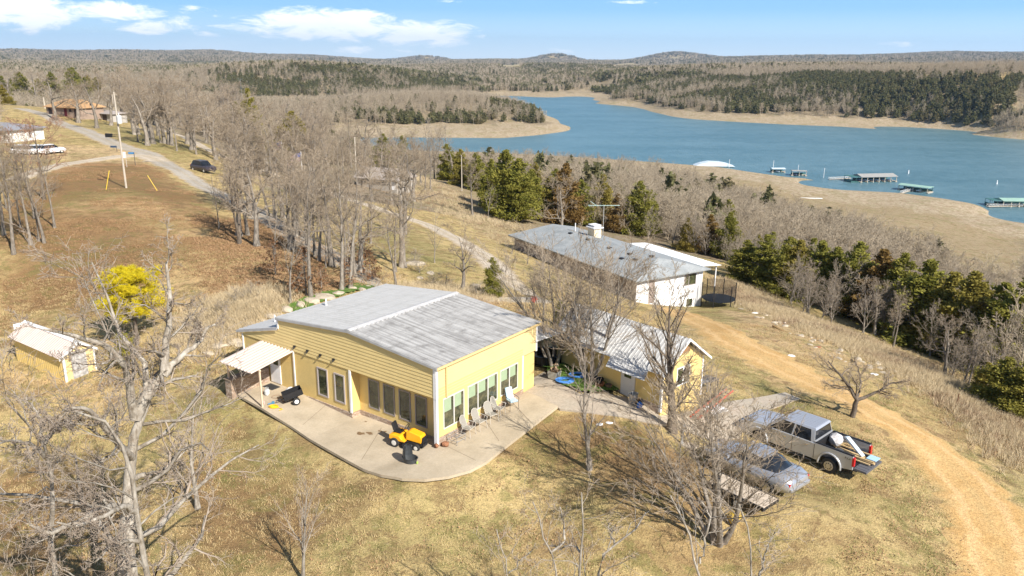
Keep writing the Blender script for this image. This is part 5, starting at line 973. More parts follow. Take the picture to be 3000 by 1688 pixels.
# --- evergreens
EVG = [ever_meshes('juniper%d' % i, evergreen(400 + i, 8, 2.2 + .25 * (i % 3), 14500, .155, .05, leader=.92, power=(.5, .65, .8)[i % 3]), FO_JUN, BK_DARK) for i in range(4)]
RUS = ever_meshes('rusty_juniper', evergreen(420, 8, 2.3, 11500, .16, .10, power=.65), FO_RUST, BK_DARK)
def put_ever(u, v, vt, wide=1.0, k=None, rust=False, **kw):
    if 2170 < u < 3000 and v > 800: wide *= 1.25
    p = at(u, v); d = math.hypot(p.x, p.y); a, e = horiz(u, vt); h = max(2, (H - d * math.tan(e)) - p.z); s = h / 8.1; g = random.Random(int(u * 3 + v * 5))
    o = tree_obj(kw.get('name', 'juniper_tree'), RUS if rust else EVG[g.randrange(4) if k is None else k], (p.x, p.y, p.z - .1), g.random() * 6.28, s, kw.get('label'), 'evergreen', kw.get('group')); o.scale = (s * wide, s * wide, s); return o
GE = 'evergreens of the belt behind the meadow'
for (u, v, vt, w_, rust, lab) in [(2180,822,705,1.3,0,'leftmost juniper of the belt, behind the white house corner'), (2235,838,690,1.2,0,'broad olive juniper near the left end of the belt'), (2290,860,720,1.2,0,'second broad juniper from the left end of the belt'), (2330,868,706,1.1,0,'pointed juniper left of the middle of the belt'), (2392,885,712,1.2,0,'full juniper in the middle of the belt'),
        (2434,900,726,1.1,0,'bright green juniper left of the tall narrow one'), (2495,925,712,.95,0,'tall narrow juniper of the belt'), (2560,950,736,1.25,1,'rusty orange-brown juniper of the belt'), (2620,975,745,.9,0,'small juniper just right of the rusty one'), (2690,1012,765,1.35,0,'largest dark-green juniper of the belt, with a bare tree before it'),
        (2760,1035,800,1.2,0,'juniper on the right flank of the largest one'), (2815,1062,798,1.1,0,'tall juniper between bare trees in the right part of the belt'), (2900,1085,830,1.1,0,'juniper near the right photo edge'), (2965,1120,812,1.2,0,'tall juniper at the right photo edge'), (2930,1200,1045,1.5,0,'low wide juniper at the lower end of the belt'), (2985,1225,1060,1.3,0,'low juniper cut by the right photo edge'), (2880,1165,1060,1.1,0,'small juniper in front of the right end of the belt')]:
    put_ever(u, v, vt, w_, rust=bool(rust), label=lab, group=GE)
for i in range(34):
    u = r2_.uniform(2200, 2990); v = 800 + (u - 2180) * .36 + r2_.uniform(-35, -12); put_ever(u, v, v - (h_ := r2_.uniform(95, 150)), 1.15, label=lab_('olive juniper', u, h_, MK_JUN, (112, 132)), group='second-row junipers of the belt')
GF = 'evergreens on the slope beyond the meadow'
for (u, v, vt, w_, rust, lab) in [(1482,640,445,1.25,0,'tall dark juniper left of the chimney, beyond the meadow'), (1520,650,470,1.3,0,'dark broad juniper right of the tall dark one'), (1555,640,500,1.2,0,'dark juniper behind the neighbour\'s roof end'), (1440,610,470,1.0,0,'small juniper at the left of the dark group'), (1655,660,486,1.3,1,'brownish-green juniper, tallest behind the chimney'), (1610,650,520,1.2,0,'olive juniper left of the brownish one'),
        (1700,660,530,1.3,0,'wide green juniper right of the brownish one'), (1762,660,515,1.1,0,'juniper behind the TV antenna'), (1868,690,535,1.15,0,'tall dark juniper above the white patio cover'), (1900,690,560,1.0,0,'narrow juniper right of the tall dark one'), (2010,735,640,1.1,0,'green juniper below the small white shed roof'), (2075,745,632,1.2,1,'rusty juniper beside the small white shed roof'), (2130,760,625,1.2,0,'yellow-green juniper right of the small shed roof'),
        (1310,530,425,1.2,0,'juniper at the top of the meadow'), (1350,545,440,1.1,0,'pointed juniper at the top of the meadow'), (1395,560,450,1.2,0,'juniper right of the pointed one on the meadow edge'), (862,470,330,1.4,0,'big green juniper behind the flags'), (740,450,265,.8,0,'narrow tall juniper beyond the upper driveway'), (1125,500,395,1.3,0,'green juniper behind the cottage'), (1180,480,400,1.2,0,'dark juniper right of the cottage'), (700,420,300,.9,0,'juniper on the left of the lookout clearing')]:
    put_ever(u, v, vt, w_, rust=bool(rust), label=lab, group=GF)
for i in range(13):
    u = r2_.uniform(1420, 2150); v = 560 + (u - 1420) * .24 + r2_.uniform(-30, 60); put_ever(u, v, v - (h_ := r2_.uniform(60, 115)), 1.2, rust=r2_.random() < .15, label=lab_('juniper', u, h_, MK_SC, (78, 96)), group='junipers scattered above the white house')
for i in range(14):
    u = r2_.uniform(0, 320); v = 300 + r2_.uniform(-12, 8); put_ever(u, v, v - r2_.uniform(50, 100), 1.3, label='dark evergreen closing the view behind the far houses', group='evergreens behind the far houses')
for i in range(9):                                       # brush in the evergreen belt
    u = r2_.uniform(2560, 2990); v = 985 + (u - 2560) * .52 + r2_.uniform(-20, 15); PT(['bush0', 'tall1', 'bush2', 'oak2'][i % 4], u, v, v - (h_ := r2_.uniform(110, 210)), 'belt_tree', lab_('grey bare tree', u, h_, MK_BELT, (140, 175)), 'bare trees among the junipers of the right belt')
# yellow pine
def pine(seed, h, r, n, mat_, low=.35):
    rg3 = np.random.default_rng(seed); nb = 70; zb = low + (1 - low) * rg3.random(nb); ph = rg3.random(nb) * 6.283
    prof = np.sin(np.clip((zb - low) / (1 - low) * .82 + .18, 0, 1) * np.pi) ** .6; ln = r * prof * (.55 + .5 * rg3.random(nb)) + .15
    base = np.stack([0 * ph, 0 * ph, zb * h * .92], -1); tip = np.stack([np.cos(ph) * ln, np.sin(ph) * ln, zb * h * .92 + ln * .45], -1)
    br = tubes(np.stack([base, (base + tip) / 2 - [0, 0, .05], tip], 1), np.tile([.05, .03, .012], (nb, 1)), 4); k = rg3.integers(0, nb, n); t_ = rg3.random(n) ** .45
    C = base[k] + (tip[k] - base[k]) * t_[:, None] + rg3.normal(0, .16, (n, 3)); m_ = 34; C2 = np.repeat(C, m_, 0); d = rg3.normal(0, 1, (n * m_, 3)); d[:, 2] += .5; d = _unit(d); L = (.26 + .14 * rg3.random(n * m_))[:, None]
    s = _unit(np.cross(d, rg3.normal(0, 1, d.shape))) * .013; V = np.stack([C2 - s, C2 + s, C2 + d * L + s * .3, C2 + d * L - s * .3], 1).reshape(-1, 3); lf = (V, np.arange(len(V)).reshape(-1, 4))
    tr = tubes(np.array([[[0, 0, -.2], [.06, 0, h * .3], [-.05, .04, h * .6], [0, 0, h * .9]]]), np.array([[.15, .12, .08, .03]]), 8); return ever_meshes('pine%d' % seed, (tr, br, lf), mat_, BK_DARK)
def put_pine(nm, ms, h0, u, v, vt, label, w_=1.0):
    p = at(u, v); d = math.hypot(p.x, p.y); a, e = horiz(u, vt); h = (H - d * math.tan(e)) - p.z; s = h / h0; o = tree_obj(nm, ms, p, 0, s, label, 'pine tree'); o.scale = (s * w_, s * w_, s)
put_pine('yellow_pine', pine(3, 7, 2.3, 760, FO_YEL), 7.0, 402, 1010, 775, 'bright yellow pine behind the big oak, left of the house', 1.25)
put_pine('olive_pine', pine(4, 5, 1.3, 260, FO_OLV, .15), 5.0, 372, 1085, 975, 'small olive-green pine below the yellow one', .9)
for u, v, vt, lab in [(1640,955,905,'round green shrub by the flower pots behind the porch'), (1442,868,755,'tall yellow-green cane shrub behind the porch roof')]: put_ever(u, v, vt, 1.0, label=lab, name='green_shrub')
# --- tall dry grass and lawn tufts
def tuft(seed, n, h, w, spread, m):
    g_ = np.random.default_rng(seed); P = g_.normal(0, spread, (n, 3)); P[:, 2] = 0; d = g_.normal(0, .45, (n, 3)); d[:, 2] = 1; d = _unit(d); L = (h * (.6 + .6 * g_.random(n)))[:, None]; s = _unit(np.cross(d, g_.normal(0, 1, (n, 3)))) * w
    V = np.stack([P - s, P + s, P + d * L + s * .2, P + d * L - s * .2], 1).reshape(-1, 3); me = np_mesh('tuft%d' % seed, V, np.arange(len(V)).reshape(-1, 4)); me.materials.append(m); return me
TG = mat('dry_tall_grass', (.58, .46, .28), .9, var=.15, vscale=.15, c2=(.68, .56, .37)); TB = mat('dry_weed', (.36, .25, .16), .9, var=.2); TL = mat('lawn_straw', (.60, .46, .24), .9, var=.2, vscale=.2); LF = mat('leaf_litter', (.34, .21, .11), .9, var=.3, vscale=5); TLG = mat('lawn_green', (.22, .24, .07), .9, var=.2)
def poly_points(P, n, g_):
    xs = [p[0] for p in P]; ys = [p[1] for p in P]; x = g_.uniform(min(xs), max(xs), n); y = g_.uniform(min(ys), max(ys), n); k = inpoly(x, y, P); return x[k], y[k]
g5 = np.random.default_rng(9); px_, py_ = [], []
for pts, n in [([(2110,815),(2330,915),(2540,1000),(2720,1075),(2900,1175),(3010,1240),(3010,1400),(2860,1235),(2690,1120),(2500,1030),(2300,940),(2140,870)], 26000), ([(1180,500),(1300,545),(1420,600),(1560,668),(1470,715),(1330,640),(1150,560)], 9000), ([(560,930),(700,880),(820,880),(640,990),(560,1000)], 2500), ([(1200,830),(1440,860),(1400,890),(1180,860)], 1500)]:
    a_, b_ = poly_points(wpoly(pts), n, g5); a_ = a_ + g5.normal(0, 1.3, len(a_)); b_ = b_ + g5.normal(0, 1.3, len(b_)); px_.append(a_); py_.append(b_)
x, y = np.concatenate(px_), np.concatenate(py_); scatter('tall_grass', np.c_[x, y, hgt(x, y) - .02], g5.uniform(.35, .95, len(x)) * (1 + .5 * vnoise(x, y, 4, 61)), g5.random(len(x)) * 6.28, np.where(g5.random(len(x)) < np.clip(.12 + .5 * vnoise(x, y, 6, 62), 0, 1), 2, g5.integers(0, 2, len(x))), [tuft(1, 26, .55, .012, .14, TG), tuft(2, 22, .75, .012, .16, TG), tuft(3, 24, .6, .016, .2, TB)], 'tall dry grass on the meadow beside the dirt track', 'grass')
n = 52000; r = np.sqrt(g5.random(n) * (75 ** 2 - 24 ** 2) + 24 ** 2); a = np.radians(g5.uniform(-36, 36, n)); x, y = np.sin(a) * r, np.cos(a) * r
lx = (x - C0.x) * math.cos(YAW) - (y - C0.y) * math.sin(YAW); ly_ = (x - C0.x) * math.sin(YAW) + (y - C0.y) * math.cos(YAW)
k = ~((lx > -16) & (lx < 3.2) & (ly_ > -3.9) & (ly_ < 9)) & ~((lx > -3) & (lx < 14) & (ly_ > 2.5) & (ly_ < 17)) & ~((lx > 11) & (lx < 18) & (ly_ > 3) & (ly_ < 9)); TRK = wpoly([(1960,880),(2300,1050),(2700,1255),(2900,1420),(3000,1700),(2880,1700),(2800,1480),(2640,1310),(2250,1120),(1960,940)]); k &= ~inpoly(x, y, TRK); x, y = x[k], y[k]; kk_ = g5.random(len(x)) < np.clip(.62 + .9 * vnoise(x, y, 2.4, 67) + .5 * vnoise(x, y, .9, 68), .12, 1); x, y = x[kk_], y[kk_]; nh_ = len(x)
for pts, n in [([(0,600),(250,470),(420,480),(560,560),(640,650),(560,760),(420,900),(120,900),(0,960)], 22000), ([(560,640),(800,640),(1000,760),(1080,840),(860,900),(600,900),(560,800)], 14000)]:
    a_, b_ = poly_points(wpoly(pts), n, g5); q_ = vnoise(a_, b_, 6, 81) + .6 * vnoise(a_, b_, 2, 82) > -.15; x = np.r_[x, a_[q_]]; y = np.r_[y, b_[q_]]
gr_ = np.clip(.15 + .5 * vnoise(x, y, 4, 63), 0, .6); li = np.clip(np.where(x > 11, .02, .12) + .45 * vnoise(x, y, 5, 64) + .25 * vnoise(x, y, 1.2, 65), 0.02, .6); u_ = g5.random(len(x)); idx = np.where(u_ < li, 2, np.where(g5.random(len(x)) < gr_, 3, g5.integers(0, 2, len(x)))); idx[nh_:] = 2
def litter(seed): g_ = np.random.default_rng(seed); P = g_.normal(0, .30, (16, 3)); P[:, 2] = .02 + .02 * g_.random(16); V, Q = leafquads(g_, P, .06, .0, 1.3); me = np_mesh('litter', V, Q); me.materials.append(LF); return me
scatter('lawn', np.c_[x, y, hgt(x, y)], g5.uniform(.6, 1.3, len(x)) * np.where(np.arange(len(x)) >= nh_, 1.0, 1), g5.random(len(x)) * 6.28, idx, [tuft(5, 16, .09, .008, .12, TL), tuft(6, 14, .12, .008, .14, TL), litter(7), tuft(8, 16, .08, .009, .10, TLG)], 'short straw-coloured lawn sprinkled with fallen leaves', 'grass')
# ---------------------------------------------------------------- yard furniture and vehicles
def hz_(x, y): return zpat(x, y)
ALU = mat('chair_frame_beige', (.52, .48, .42), .5); MESH_ = mat('sling_mesh', (.30, .28, .24), .8, fine=.1, fscale=120); IRON = mat('dark_iron', (.10, .09, .08), .5); CUSH = mat('blue_cushion', (.36, .50, .60), .9, var=.15, vscale=6, c2=(.55, .68, .74))
def chair(name, frame, label, cat='chair', group=None, cushion=False):
    r = empty(name, (0, 0, 0), 0, label, cat, group)         # faces +x
    k = MB(); k.hexa([(-.20, -.24, .40), (.24, -.24, .43), (.24, .24, .43), (-.20, .24, .40), (-.20, -.24, .42), (.24, -.24, .45), (.24, .24, .45), (-.20, .24, .42)]); k.build('seat', MESH_, r)
    k = MB(); q = [(-.20, -.22, .42), (-.36, -.24, .80), (-.40, -.16, .96), (-.42, 0, 1.0), (-.40, .16, .96), (-.36, .24, .80), (-.20, .22, .42)]; k.add(q + [(a - .015, b, c) for a, b, c in q], [(0, 1, 2, 3, 4, 5, 6), (13, 12, 11, 10, 9, 8, 7)]); k.build('backrest', MESH_, r)
    k = MB(); k.tube(q, .016, 6); k.tube([(-.20, -.24, .41), (.24, -.24, .44), (.24, .24, .44), (-.20, .24, .41)], .014, 6); k.build('frame', frame, r)
    for s in (-1, 1):
        k = MB(); k.tube([(-.33, s * .26, .70), (-.05, s * .29, .67), (.26, s * .29, .66), (.30, s * .28, .60)], .016, 6); k.build('armrest', frame, r)
        k = MB(); k.tube([(.28, s * .28, .63), (.25, s * .26, .42), (.30, s * .28, 0)], .014, 6); k.build('leg', frame, r); k = MB(); k.tube([(-.20, s * .24, .42), (-.32, s * .28, 0)], .014, 6); k.build('leg', frame, r)
    if cushion:
        k = MB(); k.box((.03, 0, .49), (.50, .48, .10)); k.hexa([(-.18, -.22, .50), (-.12, -.22, .50), (-.12, .22, .50), (-.18, .22, .50), (-.44, -.21, 1.08), (-.34, -.21, 1.10), (-.34, .21, 1.10), (-.44, .21, 1.08)]); k.build('cushion', CUSH, r, bevel=.03)
    return r
ch0 = chair('patio_chair', ALU, 'beige mesh patio chair nearest the little metal table', group='beige mesh patio chairs in a row'); first = True
for (x, y, a, lab) in [(.55, 1.75, 8, 'beige mesh patio chair next to the little metal table'), (.58, 2.62, -4, 'second beige mesh patio chair from the little metal table'), (.62, 3.55, -14, 'third beige mesh patio chair, turned slightly outward'), (.52, 4.30, 10, 'fourth beige mesh patio chair, beside the blue cushioned one')]:
    c = ch0 if first else copy_tree(ch0); first = False; c.location = hw(x, y, hz_(x, y)); c.rotation_euler = (0, 0, -YAW + R(a)); c['label'] = lab
c = chair('cushioned_chair', IRON, 'dark iron patio chair with a pale blue cushion at the end of the row', cushion=True); c.location = hw(.62, 5.35, hz_(.6, 5.3)); c.rotation_euler = (0, 0, -YAW + R(-22))
tb = empty('metal_side_table', hw(.48, .92, hz_(.5, .9)), -YAW, 'small open grey metal table frame beside the house corner', 'table'); k = MB()
for z in (.42, .18): k.tube([(-.3, -.32, z), (.3, -.32, z), (.3, .32, z), (-.3, .32, z), (-.3, -.32, z)], .016, 6)
for y in (-.16, 0, .16): k.tube([(-.3, y, .42), (.3, y, .42)], .012, 6)
k.build('frame', mat('grey_metal', (.36, .36, .36), .5, metal=.4), tb)
for x in (-.3, .3):
    for y in (-.32, .32): k = MB(); k.tube([(x, y, 0), (x, y, .43)], .015, 6); k.build('leg', MT['grey_metal'], tb)
def rock(name, loc, s, m, label, seed=0, cat='rock', group=None, rz=0):
    import bmesh
    bm = bmesh.new(); bmesh.ops.create_icosphere(bm, subdivisions=2, radius=1); g_ = random.Random(seed); ds = [Vector((g_.gauss(0, 1), g_.gauss(0, 1), g_.gauss(0, 1))).normalized() for _ in range(12)]; hs_ = [g_.uniform(.62, .95) for _ in ds]
    for v in bm.verts:
        f = 1.0
        for d, h_ in zip(ds, hs_):
            q_ = v.co.dot(d)
            if q_ > h_: v.co -= d * (q_ - h_)
        v.co *= 1 + g_.uniform(-.02, .02); v.co = Vector((v.co.x * s[0], v.co.y * s[1], v.co.z * s[2]))
    me = bpy.data.meshes.new(name); bm.to_mesh(me); bm.free(); me.materials.append(m); o = bpy.data.objects.new(name, me); col.objects.link(o); o.location = loc; o.rotation_euler = (0, 0, rz); return tag(o, label, cat, group)
BRK = mat('brown_rock', (.28, .13, .07), .95, var=.4, vscale=12); LIME = mat('limestone', (.46, .38, .28), .95, var=.25, vscale=2.5, bump=.03, bscale=6, c2=(.58, .50, .38))
rock('brown_rock', hw(.30, .30, -.02), (.24, .2, .17), BRK, 'rusty brown pitted rock at the near corner of the house', 3); rock('brown_rock', hw(.02, -.08, -.04), (.12, .12, .15), BRK, 'smaller brown rock against the white corner post', 4)
# lawn tractor
YP = mat('tractor_yellow', (.90, .42, .015), .35, coat=.3); mo = empty('lawn_tractor', atz(1192, 1304, -.30), R(-24), 'yellow-orange riding lawn mower parked on the patio', 'riding mower')
k = MB(); k.prism([(.10, .42), (.95, .36), (1.0, .62), (.93, .78), (.30, .92), (.12, .86)], 'y', -.24, .24); k.build('hood', YP, mo, bevel=.04)
k = MB(); k.b2((.96, -.20, .36), (1.03, .20, .66)); 
for z in (.44, .52, .60): k.b2((1.03, -.18, z - .015), (1.05, .18, z + .015))
k.build('grille', BLK, mo)
k = MB(); k.prism([(-.78, .40), (-.76, .62), (-.55, .66), (-.2, .62), (-.05, .46), (.12, .40), (.12, .34), (-.30, .34)], 'y', -.42, .42); k.build('fender', YP, mo, bevel=.03)
k = MB(); k.b2((-.3, -.30, .26), (1.0, .30, .36)); k.b2((.98, -.22, .18), (1.08, .22, .34)); k.build('chassis', BLK, mo)
k = MB(); k.lathe([(.0, .12), (.52, .12), (.55, .18), (.50, .26), (0, .28)], (.18, .02, 0), 20, None, .75, 1.05); k.build('mower_deck', BLK, mo)
k = MB(); k.hexa([(-.62, -.2, .66), (-.22, -.2, .66), (-.22, .2, .66), (-.62, .2, .66), (-.64, -.22, .76), (-.2, -.2, .74), (-.2, .2, .74), (-.64, .22, .76)]); k.hexa([(-.66, -.2, .76), (-.56, -.2, .76), (-.56, .2, .76), (-.66, .2, .76), (-.78, -.19, 1.14), (-.70, -.19, 1.15), (-.70, .19, 1.15), (-.78, .19, 1.14)]); k.build('seat', BLK, mo, bevel=.03)
k = MB(); k.tube([(.18, 0, .85), (.05, 0, 1.02)], .035, 8); k.tube([(.05 + .05 * math.cos(a), .18 * math.sin(a), 1.03 + .15 * math.cos(a)) for a in np.linspace(0, 6.283, 17)], .018, 6); k.build('steering_wheel', BLK, mo)
RIM = mat('pale_rim', (.62, .60, .55), .5)
def wheel(parent, c, r, w, n=22, rim=RIM, rr=.55, name='wheel', axle='y', spokes=0):
    A = rotm('X', R(90)); k = MB(); k.lathe([(r * rr, -w / 2), (r * .93, -w / 2), (r, -w * .3), (r, w * .3), (r * .93, w / 2), (r * rr, w / 2)], c, n, A); o = k.build(name, RUB, parent, smooth=False)
    k = MB(); k.lathe([(0.02, -w * .54), (r * rr * .5, -w * .56), (r * rr, -w * .515), (r * rr, w * .515), (r * rr * .5, w * .56), (.02, w * .54)], c, n, A); ri = k.build('rim', rim, o)
    if spokes:
        k = MB()
        for i in range(spokes):
            a = i * 6.2832 / spokes
            for sg in (-1, 1): k.box((c[0] + math.cos(a) * r * rr * .62, c[1] + sg * w * .555, c[2] + math.sin(a) * r * rr * .62), (r * .13, .012, r * .13), ax=rotm('Y', -a))
        k.build('spoke_hole', BLK, ri)
    return o
for x, r_w, w__, y in ((-.45, .25, .22, .38), (-.45, .25, .22, -.38), (.78, .19, .15, .38), (.78, .19, .15, -.38)): wheel(mo, (x, y, r_w), r_w, w__)
# black plastic yard tub with its upright back
tu = empty('yard_tub', atz(1202, 1360, -.26), R(-30), 'black plastic lawn tub with a tall scooped back in front of the mower', 'tub')
k = MB(); k.lathe([(.24, 0), (.34, .36), (.37, .38), (.33, .38), (.23, .05), (0, .05)], (0, 0, 0), 24, None, 1.15, .85); k.build('body', mat('tub_grey', (.06, .065, .07), .45, var=.15), tu)
k = MB(); pts = []
for j, (z, rx, ry) in enumerate([(.34, .37, .30), (.55, .36, .30), (.80, .31, .26), (.98, .20, .20), (1.02, .08, .12)]):
    for i in range(9): a = R(100 + i * 20); pts.append((rx * math.cos(a) - z * .10 + .03, ry * math.sin(a), z))
n_ = len(pts); fs = [(j * 9 + i, j * 9 + i + 1, (j + 1) * 9 + i + 1, (j + 1) * 9 + i) for j in range(4) for i in range(8)]
k.add(pts + [(x + .02, y * .96, z) for x, y, z in pts], fs + [tuple(n_ + q_ for q_ in f[::-1]) for f in fs] + [(0, 9, n_ + 9, n_), (9, 18, n_ + 18, n_ + 9)]); k.build('back', MT['tub_grey'], tu); k = MB(); k.lathe([(0, 0), (.07, 0), (.07, .012), (0, .012)], (.42, 0, .2), 14, rotm('Y', R(90))); k.build('sticker', mat('green_sticker', (.35, .50, .10), .6), tu)
# dump cart
ca = empty('garden_cart', hw(-9.75, -1.0, hz_(-9.7, -1)), -YAW + R(62), 'black steel garden dump cart with white wheels and a white sack', 'cart'); A = rotm('Y', R(-14)); k = MB()
for c_, d_ in (((0, 0, .42), (1.05, .62, .03)), ((0, -.31, .58), (1.05, .03, .34)), ((0, .31, .58), (1.05, .03, .34)), ((-.52, 0, .58), (.03, .62, .34)), ((.52, 0, .58), (.03, .62, .34))): k.box(A @ (Vector(c_) - Vector((0, 0, .42))) + Vector((0, 0, .42)), d_, ax=A)
k.build('tray', BLK, ca); k = MB(); k.tube([(-.3, 0, .36), (-.95, 0, .26)], .03, 6); k.tube([(.1, -.36, .22), (.1, .36, .22)], .025, 6); k.build('drawbar', BLK, ca)
for s in (-1, 1): wheel(ca, (.1, s * .40, .21), .21, .10, rim=WHT)
rock('white_sack', hw(-10.3, -.75, .42), (.33, .26, .22), mat('sack_white', (.70, .70, .72), .7, var=.2, vscale=6), 'crumpled white plastic sack lying in the garden cart', 8, 'sack')
# propane tank
pg_ = empty('propane_tank', hw(-11.6, -1.35, hz_(-11.6, -1.3)), 0, 'grey-white propane cylinder standing on the patio under the awning edge', 'gas tank'); k = MB(); k.lathe([(.10, 0), (.11, .04), (.15, .07), (.155, .26), (.12, .33), (.03, .36)], n=16); k.build('body', mat('tank_white', (.55, .56, .55), .5, var=.15), pg_); k = MB(); k.tube([(.09 * math.cos(a), .09 * math.sin(a), .43) for a in np.linspace(.5, 5.8, 14)], .012, 6); k.tube([(.08, 0, .33), (.09, .0, .43)], .012, 6); k.tube([(-.06, .06, .33), (-.07, .06, .43)], .012, 6); k.build('collar', MT['tank_white'], pg_); k = MB(); k.tube([(0, 0, .35), (0, 0, .42)], .02, 6); k.build('valve', GALV, pg_)
def coil(name, c, r, m, label, turns=5, th=.02, seed=0, cat='hose', tail=None, flat=.8):
    g_ = random.Random(seed); k = MB(); pts = []
    for i in range(turns * 14): a = i / 14 * 6.283; q_ = r * (1 + .22 * math.sin(a * .37 + seed) + g_.uniform(-.05, .05)); pts.append((math.cos(a) * q_ + .12 * r * math.sin(a * .13), math.sin(a) * q_ * flat, th + .012 * (i // 14) + g_.uniform(0, .01)))
    if tail: pts += [(x, y, th) for x, y in tail]
    k.tube(pts, th, 5); o = k.build(name, m, None); o.location = c; return tag(o, label, cat)
coil('extension_cord', hw(-10.05, -2.1, hz_(-10, -2.1) + .0), .20, mat('cord_yellow', (.85, .52, .02), .5), 'orange-yellow extension cord coiled at the patio edge by the cart', 7, .018, 1, 'cord', [(.35, -.1), (.55, -.25), (.4, -.4)])
coil('gas_hose', hw(-11.0, -1.2, hz_(-11, -1.2)), .33, mat('hose_brown', (.25, .14, .08), .6), 'thin brown hose looping from the propane tank', 1, .012, 4, 'hose', [(.7, .1), (.9, .2)])
k = MB(); k.b2((-.3, -.45, 0), (.3, .45, .015))
for i in range(5): k.tube([(-.22 + .11 * i, -.38, .02), (-.15 + .08 * i, 0, .02), (-.22 + .11 * i, .38, .02)], .012, 4)
dm = k.build('door_mat', mat('mat_black', (.05, .05, .05), .8), None, loc=hw(-12.35, -.5, hz_(-12, -.5) + .004), rz=-YAW + R(90)); tag(dm, 'dark patterned door mat before the side door', 'door mat')
k = MB(); k.lathe([(.03, 0), (.035, .12), (.015, .16), (.015, .2)], n=10); tag(k.build('spray_bottle', mat('pink_bottle', (.75, .45, .42), .5), None, loc=hw(-10.75, -2.2, hz_(-10.7, -2.2))), 'small pinkish spray bottle by the awning post', 'bottle')
k = MB(); k.tube([(0, 0, .05), (.25, .05, .06)], .035, 8); k.box((.3, .06, .08), (.14, .1, .12)); tag(k.build('leaf_blower', mat('blower_blue', (.08, .22, .35), .5), None, loc=hw(-10.5, -2.15, hz_(-10.5, -2.1)), rz=.4), 'small blue hand blower lying by the yellow cord', 'tool')
# round table frame beside the awning
k = MB(); k.tube([(.6 * math.cos(a), .25, .55 + .6 * math.sin(a)) for a in np.linspace(0, 6.283, 25)], .012, 5); k.tube([(-.6, .25, .55), (.6, .25, .55)], .01, 5); q_ = hw(-13.9, -2.2); tag(k.build('wire_hoop', IRON, None, loc=(q_.x, q_.y, gz(q_.x, q_.y)), rz=-YAW), 'thin dark wire hoop stand behind the awning', 'garden hoop')
# planter, hose, black round tub, tree bed by the long shed
pl = empty('planter', hw(.35, 9.9, hz_(.3, 9.9) + .02), -YAW, 'square grey concrete planter with dead stems at the courtyard edge', 'planter'); k = MB(); k.prism([(-.24, 0), (.24, 0), (.32, .42), (-.32, .42)], 'y', -.28, .28); k.build('pot', mat('old_pot', (.42, .40, .34), .9, var=.15), pl); k = MB(); k.b2((-.27, -.24, .421), (.27, .24, .44)); k.build('soil', mat('soil', (.10, .07, .04), .95), pl)
k = MB(); V, Q = leafquads(np.random.default_rng(3), np.random.default_rng(4).normal(0, .12, (120, 3)) + [0, 0, .52], .09); k.v = [tuple(v) for v in V]; k.f = [list(q_) for q_ in Q]; k.m = [0] * len(Q); k.build('dead_stems', TB, pl)
MOSS = mat('moss_green', (.10, .17, .03), .95, var=.3, vscale=4, fine=.5, fscale=18)
def bed(name, pts, m, lift=.06, seed=0):
    P = wpoly(pts); g_ = np.random.default_rng(seed); x0, x1 = min(p_[0] for p_ in P), max(p_[0] for p_ in P); y0, y1 = min(p_[1] for p_ in P), max(p_[1] for p_ in P); s = .25
    X_, Y_ = np.meshgrid(np.arange(x0 - .5, x1 + .5, s), np.arange(y0 - .5, y1 + .5, s)); m_ = inpoly(X_ + vnoise(X_, Y_, .8, 71) * .25, Y_ + vnoise(X_, Y_, .8, 72) * .25, P); Z_ = hgt(X_, Y_) + lift + .05 * vnoise(X_, Y_, .35, 73)
    I_ = np.arange(X_.size).reshape(X_.shape); c_ = m_[:-1, :-1]; q_ = np.stack([I_[:-1, :-1][c_], I_[:-1, 1:][c_], I_[1:, 1:][c_], I_[1:, :-1][c_]], -1); me = np_mesh(name, np.stack([X_, Y_, Z_], -1).reshape(-1, 3), q_); me.materials.append(m); o = bpy.data.objects.new(name, me); col.objects.link(o); return tag(o, kind='structure')
bed('moss_strip', [(820,905),(880,880),(940,862),(980,852),(1010,838),(1060,832),(1092,842),(1085,848),(1020,862),(940,888),(870,920)], MOSS, .10, 1)
bed('moss_bed', [(1590,1085),(1622,1066),(1660,1080),(1720,1100),(1790,1130),(1800,1150),(1740,1160),(1690,1152),(1630,1130)], MOSS, .22, 2)
for i, (u, v, s, f) in enumerate([(880,893,.9,.5),(915,880,1.2,.45),(950,872,1.5,.4),(990,862,1.0,.4),(1035,848,.6,.35),(1062,852,.7,.4),(1080,842,.5,.35),(840,908,.8,.45),(805,925,1.1,.35),(770,942,.7,.3),(1395,838,.9,.4),(660,985,.8,.35),(690,1000,1.0,.3),(640,1012,1.3,.3),(1215,775,1.6,.5),(1260,800,.8,.3),(1230,815,.6,.3),(700,1010,.6,.3),(610,1035,.7,.3),(740,952,.9,.4)]):
    p_ = at(u, v); rock('limestone_boulder', (p_.x, p_.y, p_.z - .02), (s * .75, s * .5, f * .7), LIME, 'flat pale limestone boulder on the bank behind the house', 20 + i, 'boulder', 'limestone boulders on the bank', rz=-YAW + (i % 5 - 2) * .3)
p_ = at(1600, 1062); bt = empty('black_tub', (p_.x, p_.y, p_.z + .1), 0, 'big round black stock tank in the shade left of the long shed', 'tank'); k = MB(); k.lathe([(.95, 0), (1.0, .55), (1.03, .58), (.93, .58), (.9, .1), (0, .1)], n=28); k.build('body', BLK, bt)
p_ = at(1655, 1128); coil('garden_hose', (p_.x, p_.y, p_.z + .22), .42, mat('hose_blue', (.08, .25, .62), .4), 'bright blue garden hose coiled on the mossy bed', 8, .028, 5, 'hose'); p_ = at(1690, 1112); coil('garden_hose', (p_.x, p_.y, p_.z + .22), .40, MT['hose_blue'], 'second blue hose coil, closer to the shed wall', 6, .028, 9, 'hose')
